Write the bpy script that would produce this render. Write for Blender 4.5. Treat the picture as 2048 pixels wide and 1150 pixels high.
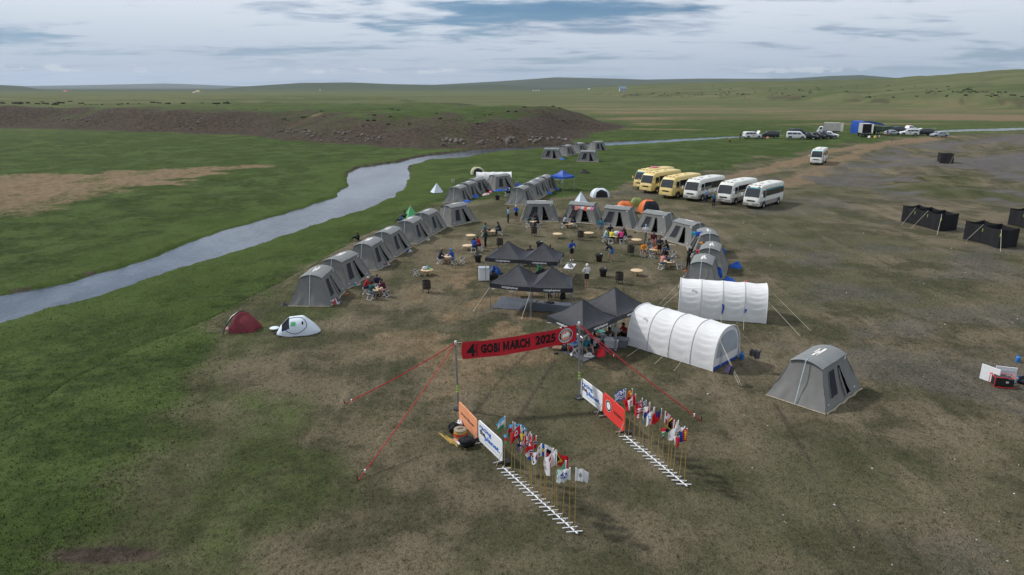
import bpy, bmesh, math, random
import numpy as np
from mathutils import Vector, Matrix, Euler
R = math.radians
random.seed(11)
scene = bpy.context.scene
C = scene.collection
for o in list(bpy.data.objects): bpy.data.objects.remove(o)

# ------------------------------------------------------------------ camera
F = 1365.0; PITCH = math.atan(400 / 1365.0); CAMH = 14.0
cam = bpy.data.cameras.new('camera'); camo = bpy.data.objects.new('camera', cam); C.objects.link(camo)
cam.sensor_width = 36.0; cam.lens = 36.0 * F / 2048.0
cam.clip_start = 0.2; cam.clip_end = 60000
camo.location = (0, 0, CAMH); camo.rotation_euler = (math.pi / 2 - PITCH, 0, 0)
scene.camera = camo
scene.render.resolution_x = 1024; scene.render.resolution_y = 575

# ------------------------------------------------------------------ light
SUN_TO = Vector((-0.66, 0.27, 0.70)).normalized()      # direction towards the sun
SUN_EL = math.asin(SUN_TO.z); SUN_AZ = math.atan2(SUN_TO.x, SUN_TO.y)
sun = bpy.data.lights.new('sun', 'SUN'); sun.energy = 3.0; sun.angle = R(4.0); sun.color = (1.0, 0.97, 0.93)
suno = bpy.data.objects.new('sun', sun); C.objects.link(suno)
suno.rotation_euler = (-SUN_TO).to_track_quat('-Z', 'Y').to_euler(); suno.location = (0, 0, 60)

world = bpy.data.worlds.new('World'); scene.world = world; world.use_nodes = True
WN = world.node_tree; WN.nodes.clear()
def wn(t, **k):
    n = WN.nodes.new(t)
    for a, b in k.items(): setattr(n, a, b)
    return n
def wl(a, b): WN.links.new(a, b)
def wmath(op, a, b=None, clamp=False):
    n = wn('ShaderNodeMath', operation=op, use_clamp=clamp)
    for i, v in enumerate((a, b)):
        if v is None: continue
        if isinstance(v, (int, float)): n.inputs[i].default_value = v
        else: wl(v, n.inputs[i])
    return n.outputs[0]
def wramp(v, p0, p1):
    n = wn('ShaderNodeMapRange', interpolation_type='SMOOTHSTEP'); wl(v, n.inputs[0])
    n.inputs[1].default_value = p0; n.inputs[2].default_value = p1
    return n.outputs[0]
SKYOFF = (3.93, -0.5, 0)
sky = wn('ShaderNodeTexSky', sky_type='NISHITA', sun_disc=False)
sky.sun_elevation = SUN_EL; sky.sun_rotation = SUN_AZ; sky.altitude = 1200; sky.air_density = 1.0; sky.dust_density = 0.6; sky.ozone_density = 1.2
geo = wn('ShaderNodeTexCoord')
sep = wn('ShaderNodeSeparateXYZ'); wl(geo.outputs['Generated'], sep.inputs[0])
zc = wmath('MAXIMUM', sep.outputs[2], 0.0)
den = wmath('ADD', zc, 0.07)
px_ = wmath('DIVIDE', sep.outputs[0], den); py_ = wmath('DIVIDE', sep.outputs[1], den)
pl = wn('ShaderNodeCombineXYZ'); wl(px_, pl.inputs[0]); wl(py_, pl.inputs[1])
def cloudnoise(sx, sy, rot, scale, detail, rough, off, dist=0.0):
    m = wn('ShaderNodeMapping'); m.inputs['Scale'].default_value = (sx, sy, 1); m.inputs['Rotation'].default_value = (0, 0, R(rot)); m.inputs['Location'].default_value = off
    wl(pl.outputs[0], m.inputs[0])
    n = wn('ShaderNodeTexNoise'); n.inputs['Scale'].default_value = scale; n.inputs['Detail'].default_value = detail; n.inputs['Roughness'].default_value = rough; n.inputs['Distortion'].default_value = dist
    wl(m.outputs[0], n.inputs['Vector']); return n.outputs['Fac']
n_big = cloudnoise(1, 1, 12, 0.33, 5, 0.5, SKYOFF, 0.5)
n_str = cloudnoise(0.6, 1.15, -14, 0.62, 9, 0.56, (0.4, 5.2, 0), 0.9)
n_fine = cloudnoise(0.8, 1.1, -10, 2.4, 8, 0.6, (7.7, 2.0, 0), 0.6)
cov = wmath('ADD', wmath('MULTIPLY', n_big, 0.70), wmath('ADD', wmath('MULTIPLY', n_str, 0.30), wmath('MULTIPLY', n_fine, 0.12)))
cover = wramp(cov, 0.455, 0.53)
veil = wmath('ADD', wmath('MULTIPLY', cover, 0.82), 0.14)
bright = wramp(wmath('ADD', wmath('MULTIPLY', n_str, 0.45), wmath('ADD', wmath('MULTIPLY', n_fine, 0.30), wmath('MULTIPLY', n_big, 0.30))), 0.40, 0.545)
ccol = wn('ShaderNodeMixRGB'); ccol.inputs[1].default_value = (2.35, 3.15, 4.45, 1); ccol.inputs[2].default_value = (7.2, 7.75, 8.5, 1); wl(bright, ccol.inputs[0])
tint_ = wn('ShaderNodeMixRGB', blend_type='MULTIPLY'); tint_.inputs[0].default_value = 1.0; tint_.inputs[2].default_value = (.22, .42, .58, 1); wl(sky.outputs[0], tint_.inputs[1])
mix1 = wn('ShaderNodeMixRGB'); wl(veil, mix1.inputs[0]); wl(tint_.outputs[0], mix1.inputs[1]); wl(ccol.outputs[0], mix1.inputs[2])
# band of pale air and small cumulus low over the whole horizon
low = wmath('SUBTRACT', 1.0, wramp(zc, 0.0, 0.13))
mix2 = wn('ShaderNodeMixRGB'); mix2.inputs[2].default_value = (3.3, 4.15, 5.1, 1)
wl(wmath('MULTIPLY', low, 0.75), mix2.inputs[0]); wl(mix1.outputs[0], mix2.inputs[1])
az = wmath('ARCTAN2', sep.outputs[0], sep.outputs[1])
cv = wn('ShaderNodeCombineXYZ'); wl(wmath('MULTIPLY', az, 26.0), cv.inputs[0]); wl(wmath('MULTIPLY', zc, 70.0), cv.inputs[1])
cn = wn('ShaderNodeTexNoise'); cn.inputs['Scale'].default_value = 1.0; cn.inputs['Detail'].default_value = 6; cn.inputs['Roughness'].default_value = 0.62; wl(cv.outputs[0], cn.inputs['Vector'])
cz = wmath('MULTIPLY', wramp(zc, 0.012, 0.020), wmath('SUBTRACT', 1.0, wramp(zc, 0.020, 0.040)))
clm = wn('ShaderNodeTexNoise'); clm.inputs['Scale'].default_value = 0.16; clm.inputs['Detail'].default_value = 1; wl(cv.outputs[0], clm.inputs['Vector'])
cm = wramp(wmath('MULTIPLY', cn.outputs['Fac'], wmath('ADD', wmath('MULTIPLY', cz, 0.75), 0.25)), 0.47, 0.60)
mix3 = wn('ShaderNodeMixRGB'); mix3.inputs[2].default_value = (6.8, 7.1, 7.4, 1)
wl(wmath('MULTIPLY', wmath('MULTIPLY', cm, wramp(clm.outputs['Fac'], .45, .58)), 0.7), mix3.inputs[0]); wl(mix2.outputs[0], mix3.inputs[1])
bg = wn('ShaderNodeBackground'); bg.inputs[1].default_value = 0.098; wl(mix3.outputs[0], bg.inputs[0])
wo = wn('ShaderNodeOutputWorld'); wl(bg.outputs[0], wo.inputs[0])

vs = scene.view_settings; vs.view_transform = 'Standard'; vs.look = 'None'; vs.exposure = 0.13; vs.gamma = 1.0; vs.use_curve_mapping = False
scene.render.engine = 'CYCLES'

# ------------------------------------------------------------------ materials
def srgb(r, g, b):
    f = lambda c: (c / 12.92 if c <= .04045 else ((c + .055) / 1.055) ** 2.4)
    return (f(r / 255), f(g / 255), f(b / 255))
MATS = {}
def mat(name, col, rough=0.75, var=0.12, scale=6.0, bump=0.0, bscale=40.0, metal=0.0, spec=0.3, attr=None, trans=0.0, sheen=0.0):
    if name in MATS: return MATS[name]
    m = bpy.data.materials.new(name); m.use_nodes = True; nt = m.node_tree; N = nt.nodes; L = nt.links
    b = N['Principled BSDF']; b.inputs['Roughness'].default_value = rough; b.inputs['Metallic'].default_value = metal
    b.inputs['Specular IOR Level'].default_value = spec
    tc = N.new('ShaderNodeTexCoord')
    no = N.new('ShaderNodeTexNoise'); no.inputs['Scale'].default_value = scale; no.inputs['Detail'].default_value = 5; L.new(tc.outputs['Object'], no.inputs['Vector'])
    mr = N.new('ShaderNodeMapRange'); mr.inputs[1].default_value = 0.25; mr.inputs[2].default_value = 0.75; mr.inputs[3].default_value = 1 - var; mr.inputs[4].default_value = 1 + var
    L.new(no.outputs['Fac'], mr.inputs[0])
    mx = N.new('ShaderNodeVectorMath'); mx.operation = 'SCALE'; L.new(mr.outputs[0], mx.inputs['Scale'])
    if attr:
        a = N.new('ShaderNodeAttribute'); a.attribute_name = attr; L.new(a.outputs['Color'], mx.inputs[0])
    else: mx.inputs[0].default_value = col
    L.new(mx.outputs[0], b.inputs['Base Color'])
    if trans:
        t = N.new('ShaderNodeBsdfTranslucent'); L.new(mx.outputs[0], t.inputs[0]); s = N.new('ShaderNodeMixShader'); s.inputs[0].default_value = trans
        L.new(b.outputs[0], s.inputs[1]); L.new(t.outputs[0], s.inputs[2]); L.new(s.outputs[0], N['Material Output'].inputs[0])
    if bump:
        n2 = N.new('ShaderNodeTexNoise'); n2.inputs['Scale'].default_value = bscale; n2.inputs['Detail'].default_value = 4; L.new(tc.outputs['Object'], n2.inputs['Vector'])
        bp = N.new('ShaderNodeBump'); bp.inputs['Strength'].default_value = bump; bp.inputs['Distance'].default_value = 0.02; L.new(n2.outputs['Fac'], bp.inputs['Height']); L.new(bp.outputs[0], b.inputs['Normal'])
    MATS[name] = m; return m
def M(n): return MATS[n]
mat('canvas', (.175, .175, .165), .85, .10, 1.6, .5, 14, spec=.15)
mat('canvas_roof', (.195, .205, .205), .8, .10, 2.0, .4, 18, spec=.2)
mat('mesh_dark', (.018, .020, .028), .8, .2, 8)
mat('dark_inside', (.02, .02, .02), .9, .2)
mat('beige', (.30, .255, .19), .85, .2, 3)
mat('print_white', (.66, .63, .60), .8, .25, 5)
mat('pole_blue', (.42, .52, .56), .5, .1)
mat('steel', (.42, .43, .45), .38, .1, 8, metal=.85)
mat('alu_white', (.68, .69, .70), .45, .06)
mat('black_cloth', (.030, .032, .038), .68, .25, 2.5, .4, 12, spec=.35)
mat('black_screen', (.013, .013, .015), .8, .3, 2.0, .5, 9)
mat('black_plastic', (.014, .015, .016), .38, .2, 6, .6, 9, spec=.5)
mat('white_canvas', (.66, .66, .655), .75, .05, 1.3, .5, 7, spec=.15)
mat('white_plastic', (.72, .73, .74), .45, .05)
mat('grey_window', (.34, .38, .43), .4, .12, 2)
mat('piping', (.36, .36, .36), .7, .1)
mat('blue_tarp', (.018, .075, .34), .5, .25, 4, .6, 8)
mat('grey_mat', (.085, .095, .115), .9, .18, 4, .3, 30)
mat('rope', (.62, .57, .46), .8, .1)
mat('red_strap', (.62, .03, .04), .6, .15)
mat('banner_red', (.46, .014, .026), .7, .08, 2)
mat('ink_black', (.008, .008, .009), .7, .05)
mat('ink_blue', (.012, .13, .50), .6, .05)
mat('board_white', (.76, .77, .78), .5, .04)
mat('board_peach', (.78, .33, .17), .55, .04)
mat('board_red', (.70, .055, .045), .5, .05)
mat('cane', (.40, .27, .07), .6, .2, 5)
mat('wood', (.58, .43, .26), .6, .15, 9)
mat('rust', (.045, .036, .030), .8, .45, 7, .4, 20)
mat('tyre', (.015, .015, .016), .85, .2)
mat('glass', (.012, .016, .020), .06, .05, spec=.8)
mat('glass_teal', (.03, .28, .32), .12, .05, spec=.7)
mat('chrome', (.55, .56, .57), .25, .05, metal=.8)
mat('lamp_glass', (.65, .68, .70), .15, .05, spec=.7)
mat('lamp_red', (.45, .02, .02), .25, .05)
mat('bus_yellow', (.68, .52, .20), .38, .10, 2.2, spec=.5)
mat('bus_white', (.66, .66, .61), .38, .10, 2.2, spec=.5)
mat('bus_skirt', (.27, .25, .23), .45, .12, 1.2, spec=.4)
mat('red_tent', (.17, .022, .032), .6, .12, 3, .4, 12)
mat('pale_tent', (.60, .66, .72), .6, .06, 2, .4, 9)
mat('green_tent', (.10, .42, .16), .6, .1, 3)
mat('olive_tent', (.20, .24, .07), .6, .1, 3)
mat('orange_tent', (.62, .15, .04), .6, .1, 3)
mat('cream_tent', (.42, .42, .26), .6, .1, 3)
mat('reflective', (.45, .75, .06), .4, .05)
mat('white_paint', (.75, .76, .76), .3, .04, spec=.5)
mat('black_paint', (.014, .015, .017), .25, .1, spec=.5)
mat('silver_paint', (.42, .45, .48), .28, .04, metal=.4, spec=.5)
mat('green_paint', (.05, .08, .05), .5, .15)
mat('box_grey', (.45, .46, .46), .5, .15, 1.5)
mat('box_tan', (.52, .49, .43), .55, .12, 1.5)
mat('figure', (.5, .5, .5), .8, .12, 9, attr='col', spec=.2)
mat('flag_cloth', (.5, .5, .5), .75, .06, 9, attr='col', trans=.25, spec=.15)
mat('tint', (.5, .5, .5), .7, .15, 7, .3, 12, attr='col', spec=.25)
mat('hair', (.02, .014, .010), .7, .3, 20)
mat('rock', (.15, .128, .108), .9, .35, 1.2, .8, 5)
mat('shrub', (.022, .034, .013), .9, .4, 1)
mat('pebble', (.52, .50, .47), .8, .3, 9)

# ------------------------------------------------------------------ mesh builder
class MB:
    def __init__(s): s.v = []; s.f = []; s.c = []; s.col = None
    def add(s, vs_, fs, col=None):
        o = len(s.v); s.v += [tuple(p) for p in vs_]
        for q in fs: s.f.append(tuple(i + o for i in q)); s.c.append(col or s.col or (.5, .5, .5))
        return s
    def box(s, c, d, rz=0.0, col=None, rot=None):
        x, y, z = d[0] / 2, d[1] / 2, d[2] / 2
        P = [Vector((sx * x, sy * y, sz * z)) for sz in (-1, 1) for sx, sy in ((-1, -1), (1, -1), (1, 1), (-1, 1))]
        m = rot.to_matrix() if rot else Matrix.Rotation(rz, 3, 'Z')
        P = [m @ p + Vector(c) for p in P]
        return s.add(P, [(0, 3, 2, 1), (4, 5, 6, 7), (0, 1, 5, 4), (1, 2, 6, 5), (2, 3, 7, 6), (3, 0, 4, 7)], col)
    def tube(s, pts, rad, n=8, col=None, caps=True, flat=None):
        pts = [Vector(p) for p in pts]; k = len(pts)
        if isinstance(rad, (int, float)): rad = [rad] * k
        V = []; prev = None
        for i, p in enumerate(pts):
            t = (pts[min(i + 1, k - 1)] - pts[max(i - 1, 0)]).normalized()
            up = flat if flat else (Vector((0, 0, 1)) if abs(t.z) < .9 else Vector((1, 0, 0)))
            if prev is not None and not flat: up = prev
            a = t.cross(up)
            if a.length < 1e-6: a = t.cross(Vector((0, 1, 0)))
            a.normalize(); b = a.cross(t).normalized(); prev = b
            r = rad[i]; ra, rb = (r if isinstance(r, tuple) else (r, r))
            for j in range(n):
                w = 2 * math.pi * j / n; V.append(p + a * (math.cos(w) * ra) + b * (math.sin(w) * rb))
        Fs = [(i * n + j, i * n + (j + 1) % n, (i + 1) * n + (j + 1) % n, (i + 1) * n + j) for i in range(k - 1) for j in range(n)]
        if caps: Fs += [tuple(range(n - 1, -1, -1)), tuple((k - 1) * n + j for j in range(n))]
        return s.add(V, Fs, col)
    def lathe(s, prof, n=16, c=(0, 0, 0), col=None, jit=None):
        V = []
        for i, (r, z) in enumerate(prof):
            for j in range(n):
                w = 2 * math.pi * j / n; rr = r * (1 + (jit(i, j) if jit else 0))
                V.append((c[0] + rr * math.cos(w), c[1] + rr * math.sin(w), c[2] + z))
        k = len(prof)
        Fs = [(i * n + j, i * n + (j + 1) % n, (i + 1) * n + (j + 1) % n, (i + 1) * n + j) for i in range(k - 1) for j in range(n)]
        return s.add(V, Fs, col)
    def grid(s, nu, nv, fn, col=None, skip=None, thick=0.0, cf=None):
        V = [Vector(fn(i / nu, j / nv)) for j in range(nv + 1) for i in range(nu + 1)]
        w = nu + 1; o = len(s.v); s.v += [tuple(p) for p in V]
        for j in range(nv):
            for i in range(nu):
                if skip and skip(i, j): continue
                s.f.append((o + j * w + i, o + j * w + i + 1, o + (j + 1) * w + i + 1, o + (j + 1) * w + i))
                s.c.append(cf((i + .5) / nu, (j + .5) / nv) if cf else (col or s.col or (.5, .5, .5)))
        return s
    def ball(s, c, r, nu=10, nv=6, col=None, fn=None):
        r = (r, r, r) if isinstance(r, (int, float)) else r
        V = [(c[0], c[1], c[2] - r[2])]
        for j in range(1, nv):
            th = math.pi * j / nv - math.pi / 2
            for i in range(nu):
                w = 2 * math.pi * i / nu; d = 1 + (fn(i, j) if fn else 0)
                V.append((c[0] + r[0] * d * math.cos(th) * math.cos(w), c[1] + r[1] * d * math.cos(th) * math.sin(w), c[2] + r[2] * d * math.sin(th)))
        V.append((c[0], c[1], c[2] + r[2])); e = len(V) - 1
        Fs = [(0, 1 + (i + 1) % nu, 1 + i) for i in range(nu)]
        for j in range(nv - 2):
            a = 1 + j * nu
            Fs += [(a + i, a + (i + 1) % nu, a + nu + (i + 1) % nu, a + nu + i) for i in range(nu)]
        a = 1 + (nv - 2) * nu
        Fs += [(a + i, a + (i + 1) % nu, e) for i in range(nu)]
        return s.add(V, Fs, col)
    def mesh(s, name, m, smooth=40, colors=False):
        me = bpy.data.meshes.new(name); me.from_pydata(s.v, [], s.f)
        me.materials.append(M(m) if isinstance(m, str) else m)
        if smooth:
            me.polygons.foreach_set('use_smooth', [True] * len(me.polygons)); me.update(); me.set_sharp_from_angle(angle=R(smooth))
        if colors:
            a = me.color_attributes.new('col', 'FLOAT_COLOR', 'CORNER')
            buf = np.ones((len(me.loops), 4), np.float32)
            buf[:, :3] = np.repeat(np.array(s.c, np.float32), [len(q) for q in s.f], axis=0)
            a.data.foreach_set('color', buf.ravel())
        me.update(); return me
    def build(s, name, m, parent=None, smooth=40, colors=None):
        me = s.mesh(name, m, smooth, colors if colors is not None else m in ('figure', 'flag_cloth', 'tint'))
        return link(name, me, parent)
def link(name, me, parent=None, loc=None, rz=0):
    o = bpy.data.objects.new(name, me); C.objects.link(o)
    if parent is not None: o.parent = parent
    if loc is not None: o.location = loc
    if rz: o.rotation_euler = (0, 0, rz)
    return o
def tag(o, label, cat, group=None):
    o['label'] = label; o['category'] = cat
    if group: o['group'] = group
    return o
def thing(name, label, cat, loc=(0, 0, 0), rz=0.0, group=None, scale=1.0):
    o = bpy.data.objects.new(name, None); C.objects.link(o); o.empty_display_size = .3
    o.location = loc; o.rotation_euler = (0, 0, rz); o.scale = (scale,) * 3
    return tag(o, label, cat, group)
def dup(src, label=None, loc=None, rz=None, group=None):
    def cp(o, par):
        c = o.copy(); C.objects.link(c); c.parent = par
        for ch in list(o.children): cp(ch, c)
        return c
    r = cp(src, None)
    if label: r['label'] = label
    if group: r['group'] = group
    if loc is not None: r.location = loc
    if rz is not None: r.rotation_euler = (0, 0, rz)
    return r
ORD = ['first', 'second', 'third', 'fourth', 'fifth', 'sixth', 'seventh', 'eighth', 'ninth', 'tenth', 'eleventh', 'twelfth', 'thirteenth', 'fourteenth', 'fifteenth', 'sixteenth', 'seventeenth', 'eighteenth', 'nineteenth', 'twentieth']
_T = {}
def text_geo(s, bold=0.0):
    k = (s, bold)
    if k in _T: return _T[k]
    cu = bpy.data.curves.new('t', 'FONT'); cu.body = s; cu.offset = bold; cu.resolution_u = 3; cu.space_character = 1.0 + bold * 1.5
    o = bpy.data.objects.new('t', cu); C.objects.link(o)
    dg = bpy.context.evaluated_depsgraph_get(); dg.update(); me = bpy.data.meshes.new_from_object(o.evaluated_get(dg))
    V = np.array([v.co[:2] for v in me.vertices]); Fs = [tuple(p.vertices) for p in me.polygons]
    bpy.data.objects.remove(o); bpy.data.curves.remove(cu); bpy.data.meshes.remove(me)
    V -= V.min(0); V /= np.maximum(V.max(0), 1e-6)
    _T[k] = (V, Fs); return _T[k]
def lettering(mb, s, fn, bold=0.02, col=None):
    """fn maps (u,v) in 0..1 to a point"""
    V, Fs = text_geo(s, bold); mb.add([fn(a, b) for a, b in V], Fs, col); return mb
# ------------------------------------------------------------------ terrain functions
def _h(ix, iy, seed):
    n = (ix.astype(np.int64) * 374761393 + iy.astype(np.int64) * 668265263 + seed * 974634777) & 0x7fffffff
    n = ((n ^ (n >> 13)) * 1274126177) & 0x7fffffff
    return ((n ^ (n >> 16)) & 0xffff) / 65535.0
def vn(x, y, seed=0):
    ix = np.floor(x); iy = np.floor(y); fx = x - ix; fy = y - iy
    fx = fx * fx * (3 - 2 * fx); fy = fy * fy * (3 - 2 * fy)
    a = _h(ix, iy, seed); b = _h(ix + 1, iy, seed); c = _h(ix, iy + 1, seed); d = _h(ix + 1, iy + 1, seed)
    return (a + (b - a) * fx) * (1 - fy) + (c + (d - c) * fx) * fy
def fbm(x, y, seed=0, o=4, g=.5):
    s = 0; a = 1; t = 0
    for i in range(o):
        s = s + a * vn(x * 2 ** i + 17.3 * i, y * 2 ** i - 9.1 * i, seed + i); t += a; a *= g
    return s / t
def sst(a, b, x):
    t = np.clip((x - a) / (b - a), 0, 1); return t * t * (3 - 2 * t)
def ray(px, py):
    x = (px - 1024) / F; y = -(py - 575) / F
    return (x, math.cos(PITCH) + y * math.sin(PITCH), -math.sin(PITCH) + y * math.cos(PITCH))
def atz(px, py, z):
    d = ray(px, py); t = (z - CAMH) / d[2]; return (d[0] * t, d[1] * t)
def slope(Y): return .009 * np.clip(Y - 35, 0, 220)
def drop(Y): return 2.2 - 1.95 * sst(50, 150, Y)
def proj_plane(pts, off):
    out = []
    for px, py in pts:
        z = 0
        for i in range(10):
            x, y = atz(px, py, z); z = float(slope(y)) + (float(off(y)) if off else 0)
        out.append((x, y))
    return np.array(out)
wlev = lambda Y: -drop(Y) - .25
RIV_FAR = [(-260, 660), (0, 590), (70, 578), (150, 560), (300, 515), (420, 470), (520, 440), (610, 413), (668, 393), (690, 375), (694, 347), (720, 335), (790, 325), (850, 311), (905, 305), (940, 301), (1010, 296), (1090, 293), (1170, 288), (1200, 285), (1300, 280), (1400, 275.5), (1480, 271.5), (1560, 269.5), (1700, 267.5), (1850, 263), (1900, 259), (2010, 256), (2120, 255)]
RIV_NEAR = [(2120, 258), (2015, 261), (1900, 265), (1850, 265.5), (1700, 270), (1560, 272.5), (1480, 275.5), (1400, 281), (1300, 288), (1200, 293.5), (1170, 295), (1090, 297), (1010, 302), (935, 316), (860, 321), (816, 333), (822, 347), (813, 370), (788, 397), (720, 427), (600, 463), (480, 503), (330, 548), (170, 604), (60, 632), (0, 654), (-260, 780)]
RIVER = proj_plane(RIV_FAR + RIV_NEAR, wlev)
TERR = proj_plane([(-300, 1180), (0, 930), (42, 845), (146, 756), (296, 683), (411, 634), (487, 599), (592, 548), (690, 494), (765, 452), (830, 410), (872, 375), (925, 338), (1010, 310)], None)
def poly_sdf(x, y, P, closed=True):
    """distance to the outline, and inside flag"""
    d2 = np.full(x.shape, 1e18); ins = np.zeros(x.shape, bool); n = len(P)
    for i in range(n if closed else n - 1):
        ax, ay = P[i]; bx, by = P[(i + 1) % n]; ex, ey = bx - ax, by - ay
        t = np.clip(((x - ax) * ex + (y - ay) * ey) / (ex * ex + ey * ey + 1e-12), 0, 1)
        d2 = np.minimum(d2, (x - ax - t * ex) ** 2 + (y - ay - t * ey) ** 2)
        if closed:
            c = ((ay > y) != (by > y)) & (x < (bx - ax) * (y - ay) / (by - ay + 1e-12) + ax); ins ^= c
    d = np.sqrt(d2)
    return np.where(ins, -d, d) if closed else d
TERRPOLY = np.vstack([TERR, [[20, 170], [30, 215], [-900, 900], [-900, 10], [-60, 5]]])
BL_FRONT = proj_plane([(-900, 262), (-400, 252), (0, 255), (120, 258), (250, 263), (400, 265), (540, 270), (620, 279), (700, 285), (800, 291), (900, 295), (1000, 294), (1090, 291), (1140, 287), (1172, 279)], None)
BLUFF = np.vstack([BL_FRONT, [[36, 232], [34, 262], [10, 300], [-30, 380], [-80, 620], [-500, 1400], [-2500, 1400], [-2500, 300]]])
def hill_layer(az, r, prof, rc, wd):
    xs, hs = zip(*prof); h = np.interp(az, [math.atan((p - 1024) / F * math.cos(PITCH)) for p in xs], hs)
    return h * np.exp(-((r - rc) / wd) ** 2)
def yt(py, r): return max(0.0, CAMH + (175 - py) / F * r * 1.04)
FOOT = [(900, 2200), (1100, 1500), (1240, 1020), (1400, 830), (1560, 700), (1700, 600), (1850, 540), (2048, 500), (2500, 460)]
FTOP = [(900, 178), (1100, 176), (1240, 172), (1360, 168), (1500, 165.5), (1640, 165), (1760, 163), (1860, 159.5), (1960, 154.5), (2048, 151), (2500, 144)]
def pxaz(p): return math.atan((p - 1024) / F * math.cos(PITCH))
def terrain(x, y, fine=True):
    x = np.asarray(x, float); y = np.asarray(y, float); r = np.hypot(x, y) + 1e-6
    z = slope(y) * (1 - sst(700, 2500, r) * .6)
    sr = poly_sdf(x, y, RIVER) + (fbm(x * .35, y * .35, 5, 3) - .5) * np.clip(.9 + .004 * r, .9, 2.2)
    far = y > 165
    st = poly_sdf(x, y, TERRPOLY) + (fbm(x * .2, y * .2, 9, 3) - .5) * 1.6
    flood = np.maximum(sst(.6, -4.2, st), sst(18, 2, sr))
    z = z - drop(y) * flood
    # meadow banks, river bed
    z = z + flood * (.5 * (fbm(x * .06, y * .06, 21, 3) - .5) + .55 * sst(1.5, 7, sr) * sst(220, 90, r) * (fbm(x * .22, y * .22, 23, 3) - .5))
    carve = sst(.35, -.9, sr); z = z - carve * (.55 + .25 * sst(-.5, -4, sr))
    # bluff
    sb = -poly_sdf(x, y, BLUFF) + (fbm(x * .045, y * .045, 31, 4) - .5) * 15
    bh = 5.3 + 2.0 * np.exp(-((x - 6) / 26) ** 2) * np.exp(-((y - 222) / 30) ** 2) + .9 * np.exp(-((x + 50) / 20) ** 2) * sst(320, 220, y)
    b = sst(0, 27, sb); gul = fbm(x * .07, y * .03, 37, 4)
    z = z + b * (bh + (gul - .5) * 2.4) * (1 - .75 * sst(300, 1400, r)) * (1 - .5 * sst(40, 70, sb) * sst(-70, 10, x))
    # gravel heaps and cut banks on the right
    gr = sst(2, -9, poly_sdf(x, y, GRAVEL)) if GRAVEL is not None else 0
    hp = fbm(x * .085, y * .16, 51, 4); hs_ = hp * 9; st_ = np.floor(hs_) + sst(.62, .95, hs_ - np.floor(hs_)); z = z + gr * ((hp - .5) * .9 + (st_ / 9 - .5) * 1.7 - .25)
    # far range and hills
    azi = np.arctan2(x, y); fx, fr = zip(*FOOT); r0 = np.interp(azi, [pxaz(p) for p in fx], fr); r1 = r0 * 2.3
    fx, fy = zip(*FTOP); top = CAMH + (175 - np.interp(azi, [pxaz(p) for p in fx], fy)) / F * r1 * 1.04
    on = sst(pxaz(1050), pxaz(1260), azi)
    rel = np.clip((r - r0) / (r1 - r0), 0, 1)
    rg = (top - 2) * (rel ** .8 * (1.0 + .0 * rel)) + 5.5 * sst(0, .06, rel) * (fbm(azi * 30, r / 120, 61, 4))
    z = z + on * rg * (1 - .5 * sst(2.6, 7, r / r0))
    z = z + hill_layer(azi, r, [(-400, yt(170, 4500)), (0, yt(171.5, 4500)), (40, yt(173, 4500)), (90, 0), (420, 0), (480, yt(174, 4500)), (600, yt(167.5, 4500)), (700, yt(166.5, 4500)), (790, yt(169.5, 4500)), (880, yt(171, 4500)), (1000, yt(170, 4500)), (1100, 8), (2500, 8)], 4500, 900)
    z = z + hill_layer(azi, r, [(700, 0), (900, yt(169, 7000)), (1000, yt(164, 7000)), (1110, yt(157.5, 7000)), (1180, yt(160, 7000)), (1290, yt(163.5, 7000)), (1400, yt(162.5, 7000)), (1500, yt(163, 7000)), (1580, yt(163, 7000)), (1660, yt(159, 7000)), (1720, yt(158, 7000)), (1790, yt(163, 7000)), (2500, yt(163, 7000))], 7000, 1200)
    z = z + hill_layer(azi, r, [(-400, yt(174, 16000)), (0, yt(173.5, 16000)), (200, yt(171, 16000)), (330, yt(168.5, 16000)), (420, yt(171, 16000)), (600, 0), (2500, 0)], 16000, 1500)
    z = z - 2.0 * sst(9000, 14000, r) * 0
    if fine:
        near = sst(400, 60, r)
        z = z + near * flood * (1 - carve) * .34 * (fbm(x * .55, y * .55, 71, 4) - .5) + near * .05 * (fbm(x * 1.2, y * 1.2, 73, 2) - .5) * (1 - carve)
    masks = dict(flood=flood, sr=sr, sb=sb, b=b, gr=gr, on=on, rel=rel, r=r, azi=azi, st=st, gul=gul)
    return z, masks
GRAVEL = None
GRAVEL = proj_plane([(1545, 352), (1600, 337), (1680, 318), (1730, 297), (1810, 283), (1900, 272), (2048, 266), (2300, 266), (2300, 430), (2048, 425), (1930, 402), (1800, 398), (1700, 376), (1600, 366)], None)
STRAW = proj_plane([(-300, 362), (0, 349), (150, 344), (300, 337), (480, 330), (540, 331), (480, 341), (400, 353), (360, 361), (270, 380), (150, 412), (60, 430), (0, 434), (-300, 470)], lambda y: -drop(y))
CAMP = proj_plane([(-60, 1250), (60, 1130), (200, 1000), (330, 860), (400, 740), (415, 668), (425, 636), (495, 600), (600, 550), (700, 497), (770, 458), (835, 420), (880, 398), (960, 398), (1040, 392), (1110, 405), (1190, 395), (1260, 375), (1400, 345), (1530, 322), (1640, 300), (1740, 285), (1850, 272), (2048, 262), (2600, 262), (4200, 700), (2600, 1500)], None)
TRACK = proj_plane([(1380, 372), (1480, 352), (1570, 328), (1650, 305), (1720, 293), (1800, 282), (1900, 272)], None)
TRACK2 = proj_plane([(1560, 372), (1640, 342), (1690, 315), (1760, 290), (1880, 277)], None)
HX0, HX1, HY0, HY1, HS = -260.0, 190.0, 12.0, 300.0, .75
_hx = np.arange(HX0, HX1, HS); _hy = np.arange(HY0, HY1, HS); _mx, _my = np.meshgrid(_hx, _hy)
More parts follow.
